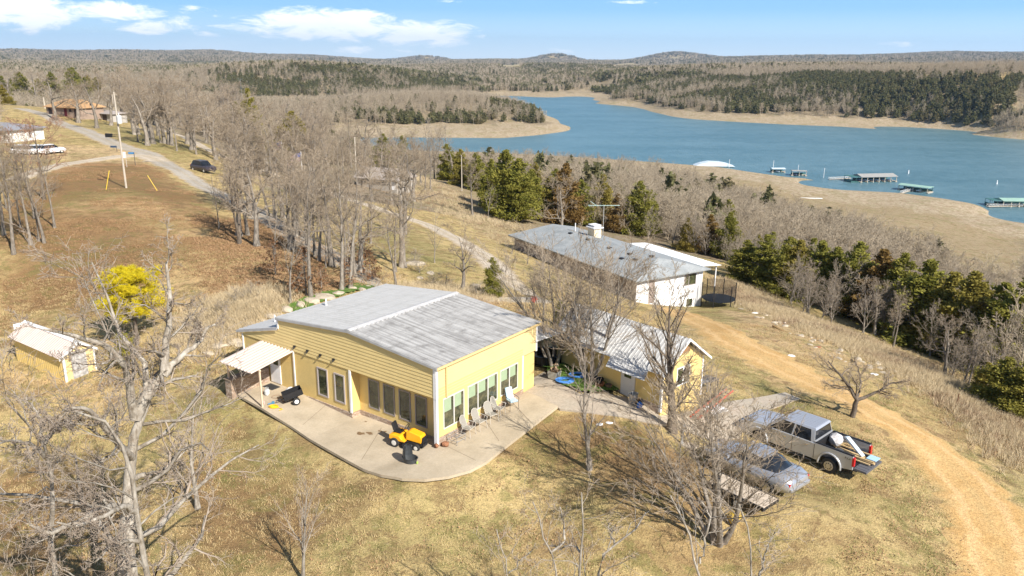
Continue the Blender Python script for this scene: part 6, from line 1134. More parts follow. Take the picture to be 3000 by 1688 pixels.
for i, (x, y, s) in enumerate([(-4.1, -.55, .34), (-3.75, -.8, .28), (-4.6, -.5, .25), (-3.4, -.45, .22)]):
    q_ = sw(x, y); k = MB(); k.lathe([(.6 * s, 0), (s, 1.1 * s), (.85 * s, 1.1 * s), (.6 * s, .2 * s), (0, .2 * s)], n=14); tag(k.build('flower_pot', [BLK, mat('rust_pot', (.30, .12, .05)), BLK, mat('brown_pot', (.2, .13, .08))][i], None, loc=(q_.x, q_.y, gz(q_.x, q_.y) + .12)), ['large black plant pot', 'rusty plant pot', 'smaller black plant pot', 'small brown plant pot'][i] + ' against the long shed wall', 'pot')
q_ = sw(-1.55, -.45); bk = empty('metal_bin', (q_.x, q_.y, gz(q_.x, q_.y) + .1), 0, 'grey metal wash bin left of the blue jug, by the shed door', 'bin'); k = MB(); k.lathe([(.2, 0), (.27, .5), (.29, .52), (.24, .5), (.18, .04), (0, .04)], n=18); k.build('body', GALV, bk)
q_ = sw(-.95, -.62); k = MB(); k.lathe([(.13, 0), (.15, .05), (.15, .22), (.06, .30), (.05, .34)], n=14); tag(k.build('blue_jug', mat('jug_blue', (.03, .18, .62), .3), None, loc=(q_.x, q_.y, gz(q_.x, q_.y) + .1)), 'bright blue plastic jug by the shed door', 'jug')
q_ = sw(-1.15, -.35); k = MB(); k.box((0, 0, .12), (.4, .25, .24), .3); k.box((.05, 0, .3), (.2, .18, .12), .3); tag(k.build('pressure_washer', BLK, None, loc=(q_.x, q_.y, gz(q_.x, q_.y) + .1)), 'small black machine between the bin and the blue jug', 'machine', )
# red ladder and junk at the right end of the long shed
a_, b_ = at(2033, 1232), at(2122, 1183); dv = (b_ - a_); ln = math.hypot(dv.x, dv.y); ld = empty('red_ladder', (a_.x, a_.y, max(a_.z, b_.z) + .12), math.atan2(dv.y, dv.x), 'red extension ladder lying on the concrete by the long shed', 'ladder'); k = MB(); k.b2((0, -.25, 0), (ln * 1.15, -.19, .09)); k.b2((0, .19, 0), (ln * 1.15, .25, .09)); k.build('rail', mat('ladder_red', (.70, .14, .08), .5), ld); k = MB()
for i in range(10): k.b2((.15 + i * ln * 1.1 / 10, -.19, .03), (.2 + i * ln * 1.1 / 10, .19, .06))
k.build('rung', mat('rung_dark', (.22, .15, .12), .5), ld)
PLK = mat('lumber', (.58, .42, .22), .8, var=.2, vscale=4); g_ = random.Random(12)
for i, (u, v, w1, d1, h1, m_, lab) in enumerate([(2000,1180,1.3,.9,.5,'dark_iron','dark steel table frame beside the shed gable'), (2040,1150,1.1,.8,.7,'grey_metal','grey metal cage beside the shed gable'), (2075,1140,.9,.9,.6,'dark_iron','dark machine frame at the corner of the concrete')]):
    p_ = at(u, v); e_ = empty('junk_table', (p_.x, p_.y, p_.z + .08), -sy, lab, 'metal frame'); k = MB(); k.b2((-w1 / 2, -d1 / 2, h1), (w1 / 2, d1 / 2, h1 + .04)); k.build('top', MT[m_], e_)
    for x in (-1, 1):
        for y in (-1, 1): k = MB(); k.b2((x * w1 * .45 - .03, y * d1 * .45 - .03, 0), (x * w1 * .45 + .03, y * d1 * .45 + .03, h1)); k.build('leg', MT[m_], e_)
p_ = at(2090, 1206); k = MB(); k.b2((-.7, -.5, 0), (.7, .5, .06)); k.b2((-.6, -.4, .061), (.2, .35, .12)); tag(k.build('white_boards', WHT, None, loc=(p_.x, p_.y, p_.z + .1), rz=.5), 'stack of white boards beside the red ladder', 'boards')
p_ = at(2010, 1305); k = MB(); k.b2((-.6, -.25, 0), (.6, .25, .06)); tag(k.build('concrete_step', CONC2, None, loc=(p_.x, p_.y, p_.z + .02), rz=-.7), 'small pale concrete pad beside the grey post', 'pad'); p_ = at(1997, 1300); k = MB(); k.b2((-.06, -.05, -.1), (.06, .05, .95)); k.b2((-.12, -.07, .951), (.12, .07, 1.05)); tag(k.build('meter_post', GALV, None, loc=(p_.x, p_.y, p_.z), rz=.3), 'grey utility post on the lawn behind the bushy tree', 'post')
for i, (u, v) in enumerate([(1757, 1246), (1785, 1242)]): p_ = at(u, v); rock('white_stone', (p_.x, p_.y, p_.z + .05), (.22, .15, .08), WHT, ['white flat stone on the brown leaves', 'small white stone beside the path'][i], 60 + i)
# --- silver pickup
SIL = mat('silver_paint', (.52, .53, .55), .3, metal=.35, coat=.5); SIL2 = mat('silver_blue_paint', (.46, .48, .53), .3, metal=.35, coat=.5); CHR = mat('chrome', (.7, .7, .7), .15, metal=1); RED = mat('tail_red', (.55, .01, .01), .25, coat=.5)
def placed(name, ur, vr, uf, vf, label, cat, z=None):
    a_, b_ = at(ur, vr), at(uf, vf); d = b_ - a_; e_ = empty(name, (a_.x, a_.y, a_.z), math.atan2(d.y, d.x), label, cat); return e_, math.hypot(d.x, d.y)
def arch(cx, r, z0, n=9): return [(cx + r * math.cos(a), z0 + r * math.sin(a)) for a in np.linspace(0, math.pi, n)]
rw = at(2446, 1388); hdg = math.atan2(*(lambda d: (d.y, d.x))(at(2238, 1290) - rw)); tk = empty('pickup_truck', (0, 0, 0), hdg, 'silver crew-cab pickup truck with boards sticking out over its open tailgate', 'pickup')
cs, sn = math.cos(hdg), math.sin(hdg); rw = at(2428, 1384); tk.scale = (1.05,) * 3; tk.location = (rw.x - (0 * cs - .92 * sn), rw.y - (0 * sn + .92 * cs), rw.z)
W2 = .98
body = [(-1.15, .62), (-1.15, 1.0), (-1.12, 1.32), (.0, 1.34), (.80, 1.34), (.82, 1.30), (3.45, 1.28), (3.62, 1.30), (4.75, 1.22), (4.98, 1.10), (5.05, .60), (4.85, .48)] + arch(3.95, .50, .48)[0:] + [(3.42, .46), (.55, .46)] + arch(0, .52, .48) + [(-.56, .52)]
for s in (-1, 1):
    k = MB(); k.prism(body[::-1], 'y', s * W2 - (.10 if s > 0 else 0), s * W2 + (.10 if s < 0 else 0)); k.build('side_panel', SIL, tk, bevel=.03)
    k = MB(); k.tube([(.58 * math.cos(a), s * (W2 + .02), .46 + .60 * math.sin(a)) for a in np.linspace(-.1, 3.24, 14)], .05, 6); k.tube([(3.95 + .58 * math.cos(a), s * (W2 + .02), .46 + .58 * math.sin(a)) for a in np.linspace(-.1, 3.24, 14)], .05, 6); k.build('fender_flare', SIL, tk)
k = MB(); k.prism([(.82, .46), (3.45, .46), (3.45, 1.28), (.82, 1.29)][::1], 'y', -W2 + .1, W2 - .1); k.b2((3.46, -.88, .55), (4.95, .88, 1.10)); k.build('cab_floor', SIL, tk)
k = MB(); k.hexa([(3.45, -.88, 1.12), (5.0, -.78, 1.02), (5.0, .78, 1.02), (3.45, .88, 1.12), (3.50, -.86, 1.33), (4.80, -.74, 1.26), (4.80, .74, 1.26), (3.50, .86, 1.33)]); k.build('hood', SIL2, tk, bevel=.06)
def cabin(x0, x1, x2, x3, zb, zt, wb, wt): return [(x0, -wb, zb), (x3, -wb, zb), (x3, wb, zb), (x0, wb, zb), (x1, -wt, zt), (x2, -wt, zt), (x2, wt, zt), (x1, wt, zt)]
k = MB(); k.hexa(cabin(.86, .98, 2.75, 3.52, 1.28, 1.90, .93, .78)); k.build('cab', CARG, tk, bevel=.03)
k = MB(); k.hexa([(.92, -.79, 1.88), (2.82, -.79, 1.88), (2.82, .79, 1.88), (.92, .79, 1.88), (1.0, -.72, 1.97), (2.7, -.70, 1.97), (2.7, .70, 1.97), (1.0, .72, 1.97)])
for i in range(7): k.b2((1.05, -.6 + i * .18, 1.97), (2.55, -.54 + i * .18, 1.985))
k.build('roof', SIL2, tk); k = MB()
for s in (-1, 1):
    for xb, xt, w__ in ((.86, .98, .2), (2.05, 1.98, .08), (3.40, 2.70, .1)): k.hexa([(xb, s * .935, 1.27), (xb + w__, s * .935, 1.27), (xb + w__, s * .90, 1.27), (xb, s * .90, 1.27), (xt, s * .79, 1.89), (xt + w__, s * .79, 1.89), (xt + w__, s * .755, 1.89), (xt, s * .755, 1.89)])
k.b2((.84, -.93, 1.26), (.90, .93, 1.40)); k.build('pillar', SIL, tk)
k = MB(); k.b2((-1.12, -W2 + .1, .62), (.80, W2 - .1, .72)); k.b2((.72, -W2 + .1, .72), (.82, W2 - .1, 1.34)); k.build('bed', BLK, tk)
for s in (-1, 1): k = MB(); k.b2((-1.14, s * W2 - s * .12, 1.345), (.80, s * W2 + s * .0, 1.385)); k.build('bed_rail', BLK, tk)
k = MB(); k.b2((-1.78, -.86, .60), (-1.16, .86, .70)); 
for i in range(6): k.b2((-1.74, -.75 + i * .27, .70), (-1.2, -.63 + i * .27, .715))
k.build('tailgate', mat('dark_grey_paint', (.12, .12, .13), .5), tk)
for s in (-1, 1):
    k = MB(); k.b2((-1.2, s * W2 - s * .14, .82), (-1.10, s * W2 + s * .025, 1.26)); k.build('tail_light', RED, tk); k = MB(); k.b2((4.86, s * .62, .80), (5.04, s * .93, 1.06)); k.build('headlight', CHR, tk)
    k = MB(); k.b2((3.15, s * 1.0, 1.22), (3.28, s * 1.25, 1.48)); k.build('mirror', BLK, tk); k = MB(); k.b2((.9, s * 1.0, .34), (3.3, s * 1.10, .40)); k.build('step_bar', BLK, tk)
    for x in (1.15, 2.35): k = MB(); k.b2((x, s * W2, 1.08), (x + .18, s * (W2 + .02), 1.13)); k.build('door_handle', CHR, tk)
    k = MB()
    for x in (.84, 2.02, 3.18): k.b2((x - .012, s * (W2 - .002), .52), (x + .012, s * (W2 + .003), 1.26))
    k.build('door_seam', BLK, tk)
k = MB(); k.b2((-1.34, -.92, .42), (-1.16, .92, .58)); k.build('rear_bumper', CHR, tk); k = MB(); k.b2((5.0, -.94, .42), (5.18, .94, .66)); k.build('front_bumper', CHR, tk); k = MB(); k.b2((5.03, -.55, .70), (5.07, .55, 1.04)); k.build('grille', CHR, tk)
k = MB(); k.b2((-1.0, -.7, .38), (4.8, .7, .56)); k.build('chassis', BLK, tk)
for x in (0, 3.95):
    for s in (-1, 1): wheel(tk, (x, s * .90, .41), .41, .27, 26, mat('bright_rim', (.5, .48, .45), .3, metal=.7), .58, spokes=8)
def text3d(txt, size, m, parent, loc, rot, name='lettering', ext=.004):
    cu = bpy.data.curves.new(name, 'FONT'); cu.body = txt; cu.size = size; cu.extrude = ext; cu.align_x = 'CENTER'; tmp = bpy.data.objects.new('t', cu); me = bpy.data.meshes.new_from_object(tmp); bpy.data.objects.remove(tmp); me.name = name; me.materials.append(m); o = bpy.data.objects.new(name, me); col.objects.link(o); o.parent = parent; o.location = loc; o.rotation_euler = rot; return o
text3d('FX4', .17, IRON, tk, (-.86, W2 + .004, 1.09), (R(90), 0, R(180)), 'decal')
def tkw(x, y, z): x, y, z = x * 1.05, y * 1.05, z * 1.05; return Vector((tk.location.x + x * cs - y * sn, tk.location.y + x * sn + y * cs, tk.location.z + z))
for i, (y, x0, x1, z, w__) in enumerate([(-.45, -1.75, .5, .80, .14), (-.25, -1.70, .3, .84, .10), (-.05, -1.85, .6, .82, .14), (.18, -1.7, .2, .80, .09), (-.6, -1.5, .4, .92, .09), (.02, -1.8, -.2, .89, .12)]):
    k = MB(); k.box(((x0 + x1) / 2, 0, 0), (x1 - x0, w__, .05)); tag(k.build('wood_board', PLK, None, loc=tkw(0, y, z), rz=hdg + (i - 2) * .02), ['leftmost long board', 'thin board', 'long board in the middle', 'thin board nearest the rail', 'top board by the far side', 'short wide board on top'][i] + ' in the pickup bed', 'board')
k = MB(); k.hexa([(0, -.12, 0), (.16, -.12, 0), (.16, .12, 0), (0, .12, 0), (1.05, -.12, .62), (1.2, -.12, .58), (1.2, .12, .58), (1.05, .12, .62)]); tag(k.build('white_gutter', mat('pale_blue_white', (.62, .70, .75), .5), None, loc=tkw(-1.15, -.15, .98), rz=hdg - .25), 'pale trough leaning up out of the pickup bed', 'trough')
rock('trash_bags', tkw(.35, -.3, 1.25), (.42, .5, .35), mat('bag_white', (.66, .60, .55), .7, var=.35, vscale=7, c2=(.78, .76, .76)), 'white and pink rubbish bags behind the pickup cab', 41, 'bags'); rock('dark_bag', tkw(-.15, .3, .95), (.35, .4, .2), mat('bag_dark', (.09, .09, .09), .5), 'dark crumpled bag in the pickup bed', 42, 'bag'); k = MB(); k.box((0, 0, 0), (.5, .55, .03)); tag(k.build('foam_sheet', mat('panel_blue', (.40, .60, .78), .5), None, loc=tkw(-1.55, -.35, .95), rz=hdg), 'light blue foam panel on the end of the boards', 'panel')
# --- silver coupe
rwc = at(2268, 1440); hdc = math.atan2(*(lambda d: (d.y, d.x))(at(2165, 1400) - rwc)) ; hdc = hdg - .05; cc_, cn = math.cos(hdc), math.sin(hdc)
rwc = at(2252, 1440); cp = empty('silver_coupe', (rwc.x - (-.75 * cn), rwc.y - (.75 * cc_), rwc.z), hdc, 'silver two-door coupe with dark glass, behind the bushy tree', 'car'); SIL3 = mat('coupe_paint', (.48, .49, .52), .28, metal=.55, coat=.5)
def loft(secs, n=None):
    """secs: list of (x, [(y, z) half outline from bottom centre to top centre])"""
    k = MB(); N = None
    for x, h_ in secs:
        full = [(y, z) for y, z in h_] + [(-y, z) for y, z in h_[::-1]]; N = len(full); k.v += [(x, y, z) for y, z in full]
    for i in range(len(secs) - 1):
        for j in range(N): a_, b_ = i * N + j, i * N + (j + 1) % N; k.f.append([a_, a_ + N, b_ + N, b_]); k.m.append(0)
    k.f.append(list(range(N))[::-1][::-1]); k.m.append(0); k.f.append([(len(secs) - 1) * N + j for j in range(N)][::-1]); k.m.append(0); return k
def sec(w__, zb, zs, zt, wt=.8): return [(w__ * .55, zb), (w__ * .93, zb + .03), (w__, (zb + zs) / 2), (w__ * .985, zs - .05), (w__ * wt, zt - .02), (w__ * .35, zt)]
k = loft([(-.98, sec(.62, .38, .58, .66)), (-.90, sec(.76, .30, .72, .84)), (-.55, sec(.86, .24, .80, .93)), (0, sec(.89, .22, .82, .93)), (1.3, sec(.90, .20, .80, .88)), (2.1, sec(.90, .20, .78, .87)), (2.7, sec(.88, .22, .74, .84)), (3.2, sec(.82, .26, .66, .74)), (3.45, sec(.66, .32, .54, .60))]); k.build('body', SIL3, cp, smooth=True)
k = loft([(-.35, sec(.68, .80, .86, .90)), (.25, sec(.70, .80, .95, 1.20, .72)), (.8, sec(.70, .80, 1.02, 1.30, .75)), (1.3, sec(.70, .80, 1.0, 1.28, .76)), (2.05, sec(.72, .78, .82, .86))]); k.build('greenhouse', CARG, cp, smooth=True)
k = loft([(.45, [(.3, 1.22), (.52, 1.24), (.54, 1.27), (.50, 1.285), (.4, 1.30), (.2, 1.305)]), (.9, [(.3, 1.27), (.53, 1.28), (.55, 1.31), (.50, 1.33), (.4, 1.345), (.2, 1.35)]), (1.35, [(.3, 1.25), (.53, 1.26), (.55, 1.285), (.50, 1.30), (.4, 1.315), (.2, 1.32)])]); k.build('roof', SIL3, cp)
for s in (-1, 1):
    k = MB(); k.b2((-.93, s * .42, .62), (-.84, s * .74, .73)); k.build('tail_light', RED, cp); k = MB(); k.b2((3.28, s * .42, .56), (3.40, s * .66, .64)); k.build('headlight', CHR, cp); k = MB(); k.b2((1.85, s * .88, .86), (2.0, s * 1.02, .98)); k.build('mirror', SIL3, cp); k = MB(); k.b2((.75, s * .888, .66), (.90, s * .912, .70)); k.build('door_handle', BLK, cp)
    for x in (0, 2.62):
        k = MB(); k.lathe([(.0, 0), (.36, 0), (.36, .02), (0, .02)], (x, s * .87, .31), 22, rotm('X', R(90))); k.build('wheel_arch', BLK, cp); wheel(cp, (x, s * .85, .31), .31, .2, 22, MT['bright_rim'], .66, spokes=5)
k = MB(); k.b2((-1.02, -.7, .36), (-.9, .7, .52)); k.build('rear_bumper', SIL3, cp, bevel=.03)
cp.scale = (1.15,) * 3
# --- flat trailer
p1, p2 = at(2255, 1505), at(2110, 1425); d = p2 - p1; ht = math.atan2(d.y, d.x); tl = empty('flat_trailer', (p1.x, p1.y, p1.z), ht, 'small flatbed trailer with a pale plywood deck under the bushy tree', 'trailer'); k = MB(); k.b2((0, -.55, .50), (2.9, .65, .55)); k.build('deck', mat('plywood_pale', (.56, .47, .37), .85, var=.12, vscale=2, fine=.1), tl)
k = MB(); k.b2((-.03, -.6, .40), (2.95, -.54, .57)); k.b2((-.03, .64, .40), (2.95, .70, .57)); k.b2((-.05, -.6, .38), (.03, .7, .5)); k.tube([(2.9, -.4, .42), (3.7, .05, .40), (2.9, .5, .42)], .04, 6); k.build('frame', BLK, tl)
for s in (-1, 1): wheel(tl, (1.2, .05 + s * .74, .28), .28, .17)
k = MB(); k.box((0, 0, .22), (.55, .4, .4)); p_ = at(2150, 1530); tag(k.build('yellow_bucket_seat', mat('dull_yellow', (.62, .42, .08), .6, var=.2), None, loc=p_, rz=.4, bevel=.08), 'dull yellow plastic box beside the trailer', 'box')
# ---------------------------------------------------------------- things further off
PALEW = mat('weathered_pole', (.50, .44, .36), .9, var=.15, vscale=2); YG = mat('guard_yellow', (.68, .47, .05), .5); BLU = mat('sign_blue', (.05, .22, .45), .5)
p = at(370, 551); a_, e_ = horiz(333, 270); d_ = math.hypot(p.x, p.y); hh = H - d_ * math.tan(e_) - p.z; tx = math.sin(a_) * d_ - p.x; ty = math.cos(a_) * d_ - p.y
up = empty('utility_pole', p, 0, 'leaning wooden utility pole with a grey transformer on the brown field', 'utility pole'); lp = lambda t_: Vector((tx * t_, ty * t_, hh * t_))
k = MB(); k.tube([lp(-.03), lp(.5), lp(1)], [.13, .11, .09], 10); k.build('pole', PALEW, up); k = MB(); q = lp(.72) + Vector((.32, -.15, 0)); k.lathe([(.0, -.5), (.27, -.48), (.29, -.4), (.29, .4), (.25, .5), (.08, .54)], q, 16); tr_ = k.build('transformer', mat('transformer_grey', (.62, .62, .60), .5), up); k = MB(); k.tube([q + Vector((0, 0, .5)), q + Vector((0, 0, .8))], .05, 6); k.build('bushing', WHT, tr_)
k = MB(); k.tube([lp(.97) + Vector((-.3, 0, 0)), lp(.97) + Vector((.3, 0, 0))], .05, 5); k.tube([lp(.96) + Vector((-.25, 0, -.9)), lp(.96) + Vector((-.25, 0, .1))], .05, 5); k.build('crossarm', PALEW, up)
k = MB(); k.tube([lp(.56), lp(.56) + Vector((-1.1, 0, .1))], .03, 5); k.box(lp(.56) + Vector((-1.3, 0, -.05)), (.8, .25, .45)); k.build('lamp_arm', BLK, up)
for u0, v0, u1, v1, lab in [(311, 556, 320, 500, 'left yellow guy-wire guard beside the utility pole'), (461, 560, 432, 514, 'right yellow guy-wire guard beside the utility pole')]:
    b_ = at(u0, v0); aa, ee = horiz(u1, v1); dd_ = math.hypot(b_.x, b_.y) + .8; t_ = Vector((math.sin(aa) * dd_, math.cos(aa) * dd_, H - dd_ * math.tan(ee))); k = MB(); k.tube([(0, 0, 0), t_ - b_], .045, 6); tag(k.build('guy_guard', YG, None, loc=b_), lab, 'wire guard')
def post_sign(u, v, vt, w_, h_, m, label, mp_=None, txt=None):
    b_ = at(u, v); a1, e1 = horiz(u, vt); d1 = math.hypot(b_.x, b_.y); z1 = H - d1 * math.tan(e1) - b_.z; r = empty('road_sign', b_, 0, label, 'sign'); k = MB(); k.tube([(0, 0, -.1), (0, 0, z1)], .05, 6); k.build('post', mp_ or IRON, r); k = MB(); k.b2((-w_, -.03, z1 - h_), (.06, -.0, z1)); k.build('panel', m, r)
post_sign(397, 486, 446, .9, .28, BLU, 'dark post with a small blue street sign at the lane junction'); post_sign(343, 445, 427, 1.1, .35, mat('sign_navy', (.04, .07, .12), .5), 'low dark blue sign across the lane'); post_sign(372, 490, 445, .35, .9, WHT, 'pale wooden post with a white box at the lane junction', PALEW)
# parked dark car on the road
def far_car(u, v, hd, label, m, cat='car', s=1.0, glass=True, name='parked_car'):
    p_ = at(u, v); r = empty(name, p_, hd, label, cat); r.scale = (s,) * 3; k = loft([(-2.4, sec(.78, .42, .8, .95)), (-2.2, sec(.92, .3, .95, 1.1)), (-.9, sec(.95, .28, .95, 1.08)), (.9, sec(.95, .28, .95, 1.08)), (2.1, sec(.93, .3, .85, .98)), (2.45, sec(.75, .42, .65, .75))]); k.build('body', m, r)
    k = loft([(-2.1, sec(.80, 1.0, 1.1, 1.3)), (-1.8, sec(.80, 1.0, 1.2, 1.62, .82)), (.4, sec(.80, 1.0, 1.2, 1.66, .82)), (1.2, sec(.82, .95, 1.0, 1.1))]); k.build('windows', CARG, r); k = MB(); k.b2((-1.75, -.62, 1.64), (.35, .62, 1.70)); k.build('roof', m, r)
    for x in (-1.5, 1.5):
        for s_ in (-1, 1): wheel(r, (x, s_ * .82, .35), .35, .22, 14)
    for s_ in (-1, 1): k = MB(); k.b2((-2.42, s_ * .5, .85), (-2.32, s_ * .8, 1.0)); k.build('tail_light', RED, r)
    return r
far_car(597, 503, R(-38), 'dark car parked on the gravel road under bare trees', mat('dark_car', (.05, .04, .045), .3, coat=.5), s=1.05)
# fabric-covered boats and vans on the far left lot
for i, (u, v, l_) in enumerate([(78, 452, 3.6), (112, 452, 2.6), (150, 450, 3.2)]): p_ = at(u, v); far_car(u, v, R(10 + 25 * i), ['leftmost white vehicle on the lot beside the left wood', 'middle white vehicle on the left lot', 'rightmost white vehicle on the left lot'][i], mat('white_car', (.82, .82, .84), .4), s=.95)
# far houses
def cottage(u, v, rz, L, Wd, h, rh, wall, roof, label, name='far_house', parts=(), hip=True):
    p_ = at(u, v); r = empty(name, (p_.x, p_.y, p_.z), rz, label, 'house'); k = MB(); k.b2((-L / 2, -Wd / 2, -1), (L / 2, Wd / 2, h)); k.build('wall', wall, r); o_ = .6
    q_ = [(-L / 2 - o_, -Wd / 2 - o_, h - .1), (L / 2 + o_, -Wd / 2 - o_, h - .1), (L / 2 + o_, Wd / 2 + o_, h - .1), (-L / 2 - o_, Wd / 2 + o_, h - .1)]; i_ = Wd * .42 if hip else -o_ * .99; k = MB(); k.add(q_ + [(-L / 2 + i_, 0, h + rh), (L / 2 - i_, 0, h + rh)] + [(a, b, c - .15) for a, b, c in q_], [(0, 1, 5, 4), (1, 2, 5), (2, 3, 4, 5), (3, 0, 4), (9, 8, 7, 6), (0, 6, 7, 1), (1, 7, 8, 2), (2, 8, 9, 3), (3, 9, 6, 0)]); k.build('roof', roof, r)
    for x0, x1, z0, z1, m_, nm in parts: k = MB(); k.b2((x0, -Wd / 2 - .06, z0), (x1, -Wd / 2 - .002, z1)); k.build(nm, m_, r)
    return r
BRW = mat('brick_brown', (.36, .27, .21), .9, var=.1); ORR = mat('orange_roof', (.46, .28, .14), .9, var=.12, vscale=.8)
dk = mat('dark_opening', (.05, .035, .035), .6)
cottage(222, 338, R(-26), 14, 8, 2.6, 2.0, BRW, ORR, 'brown brick house with an orange hipped roof at the end of the road', parts=[(-6, -4.4, .2, 2.2, dk, 'window'), (.8, 2.0, 0, 2.2, mat('maroon_door', (.15, .03, .04)), 'door'), (3.0, 3.9, 1.3, 2.1, dk, 'window'), (5.2, 6.4, .1, 2.2, dk, 'window')])
cottage(92, 308, R(12), 17, 10, 2.8, 3.0, mat('tan_wall', (.50, .42, .33), .9), mat('grey_brown_roof', (.35, .31, .29), .9, var=.1), 'far house with a grey-brown hipped roof at the far left', parts=[(2, 7, .9, 2.3, dk, 'window')])
mat('cottage_white', (.78, .76, .72), .8); cottage(1130, 555, R(-25), 9, 6, 2.6, 1.6, mat('cottage_grey', (.40, .36, .31), .8), mat('cottage_roof', (.36, .31, .27), .9), 'grey-brown cottage with a white window half hidden by the thicket', parts=[(2.9, 4.2, .6, 2.2, WHT, 'window')], hip=False)
cottage(322, 352, R(-30), 9, 5, 2.2, .6, mat('pale_wall', (.45, .42, .38), .8), mat('grey_brown_roof', (.35, .31, .29)), 'low pale outbuilding behind the far trees', parts=[(-3, -1, .4, 2.2, dk, 'window'), (.5, 2.5, .2, 2.2, dk, 'window')])
cottage(-10, 410, R(-20), 16, 8, 2.6, .9, mat('cottage_white', (.78, .76, .72)), mat('dark_grey_roof', (.26, .26, .28), .8, var=.1), 'low dark grey-roofed house cut by the left photo edge', parts=[(4, 6, .8, 2, dk, 'window')])
cottage(2096, 655, R(-20), 3.0, 2.6, 2.6, .8, mat('cottage_white', (.78, .76, .72)), mat('bright_white_metal', (.86, .87, .88)), 'tiny white-roofed shed among the trees on the slope', name='tiny_shed', hip=False)
# poles, mast, antenna and flags
def mast(u, v, vt, r_, m, label, name='wooden_pole', cat='pole'):
    b_ = at(u, v); d1 = math.hypot(b_.x, b_.y); a1, e1 = horiz(u, vt); z1 = H - d1 * math.tan(e1) - b_.z; k = MB(); k.tube([(0, 0, -.3), (0, 0, z1)], [r_, r_ * .7], 7); r = empty(name, b_, 0, label, cat); k.build('pole', m, r); return r, z1
mast(922, 520, 408, .14, PALEW, 'bare wooden pole left of the taller pole in the thicket'); mast(1045, 540, 402, .15, PALEW, 'taller weathered pole in the thicket'); mast(1353, 560, 455, .12, PALEW, 'slim wooden pole at the meadow edge'); mast(132, 318, 285, .25, PALEW, 'white-topped pole beside the far grey-roofed house')
FL1, FL2 = mat('flag_red', (.42, .20, .20), .8), mat('flag_white', (.60, .55, .54), .8)
for i, (u, v, vt) in enumerate([(831, 500, 410), (887, 530, 443)]):
    r, z1 = mast(u, v, vt, .06, WHT, ['left flagpole with a striped flag in the thicket', 'right flagpole with a striped flag in the thicket'][i], 'flagpole', 'flagpole'); k = MB(); N_ = 12
    for j in range(13):
        for m__ in range(N_ + 1): t_ = m__ / N_; k.v.append((-t_ * 2.6, .25 * math.sin(t_ * 7), z1 - .3 - j * .13 - t_ * t_ * 1.5))
    for j in range(12):
        for m__ in range(N_): a0 = j * (N_ + 1) + m__; k.f.append([a0, a0 + 1, a0 + N_ + 2, a0 + N_ + 1]); k.m.append(j % 2 if not (j < 6 and m__ < 5) else 2)
    k.build('flag', [FL1, FL2, mat('flag_navy', (.10, .12, .28), .8)], r)
def lattice(u, v, vt, label, w_=.35, dishes=0):
    b_ = at(u, v); d1 = math.hypot(b_.x, b_.y); a1, e1 = horiz(u, vt); z1 = H - d1 * math.tan(e1) - b_.z; r = empty('antenna_mast', b_, 0, label, 'antenna'); k = MB()
    for i in range(3): k.tube([(w_ * math.cos(i * 2.094), w_ * math.sin(i * 2.094), 0), (w_ * .6 * math.cos(i * 2.094), w_ * .6 * math.sin(i * 2.094), z1)], .05, 4)
    k.build('mast', GALV, r); k = MB(); k.tube([(-2.6, 0, z1), (2.6, 0, z1 + .1)], .06, 4)
    for i in range(9): x = -2.4 + i * .6; k.tube([(x, -.9 + .08 * i, z1 + .05), (x, .9 - .08 * i, z1 + .05)], .035, 4)
    k.tube([(-1.2, 0, z1), (-2.2, 0, z1 + .7)], .05, 4); k.build('aerial', mat('aerial', (.42, .55, .52), .4), r)
lattice(712, 330, 232, 'tall thin lattice mast with a cross aerial beyond the ridge woods'); lattice(1765, 710, 603, 'TV aerial on a thin mast behind the neighbour\'s chimney', .05)
q_ = hw(-.5, 10.3); p_ = at(1563, 908); fl = empty('whirligig', p_, 0, 'bright red flower-shaped whirligig by the porch', 'garden ornament'); k = MB(); k.tube([(0, 0, 0), (0, 0, .9)], .02, 5); k.build('stem', IRON, fl); k = MB()
for i in range(9):
    a0 = i * .698; c0, s0 = math.cos(a0), math.sin(a0); k.add([(0, -.02, .9), (.2 * math.cos(a0 - .25), -.05, .9 + .2 * math.sin(a0 - .25)), (.34 * c0, -.02, .9 + .34 * s0), (.2 * math.cos(a0 + .25), .01, .9 + .2 * math.sin(a0 + .25))], [(0, 1, 2, 3), (3, 2, 1, 0)])
k.build('petals', mat('orange_red', (.85, .10, .03), .5), fl)
for i, (u, v, m_) in enumerate([(1640, 925, 'cord_yellow'), (1648, 945, 'cord_yellow')]): rock('yellow_pot', at(u, v) + Vector((0, 0, .25)), (.2, .2, .25), MT[m_], ['upper yellow flower pot behind the porch', 'lower yellow flower pot behind the porch'][i], 70 + i, 'pot')
p_ = at(2000, 838) ; p_ = nw(.9, 11.4); k = MB(); k.lathe([(1.9, 0), (1.9, .05)], n=20); k.v = []; k.f = []; k.m = []
tp = empty('trampoline', (p_.x, p_.y, gz(p_.x, p_.y)), 0, 'dark netted trampoline at the right end of the white house', 'trampoline')
NETM = bpy.data.materials.new('black_net'); NETM.use_nodes = True; t = NT(NETM.node_tree); mx = t.n('ShaderNodeMixShader', {0: .38, 1: t.n('ShaderNodeBsdfTransparent').outputs[0], 2: t.n('ShaderNodeBsdfDiffuse', {0: (.03, .03, .03, 1)}).outputs[0]}); t.t.links.new(mx.outputs[0], t.n('ShaderNodeOutputMaterial').inputs[0])
k = MB(); k.lathe([(0, .86), (1.8, .86), (1.85, .9), (0, .91)], n=24); k.build('mat', BLK, tp); k = MB(); b0 = len(k.v)
for j, z in enumerate((.9, 2.7)):
    for i in range(24): k.v.append((1.85 * math.cos(i * .2618), 1.85 * math.sin(i * .2618), z))
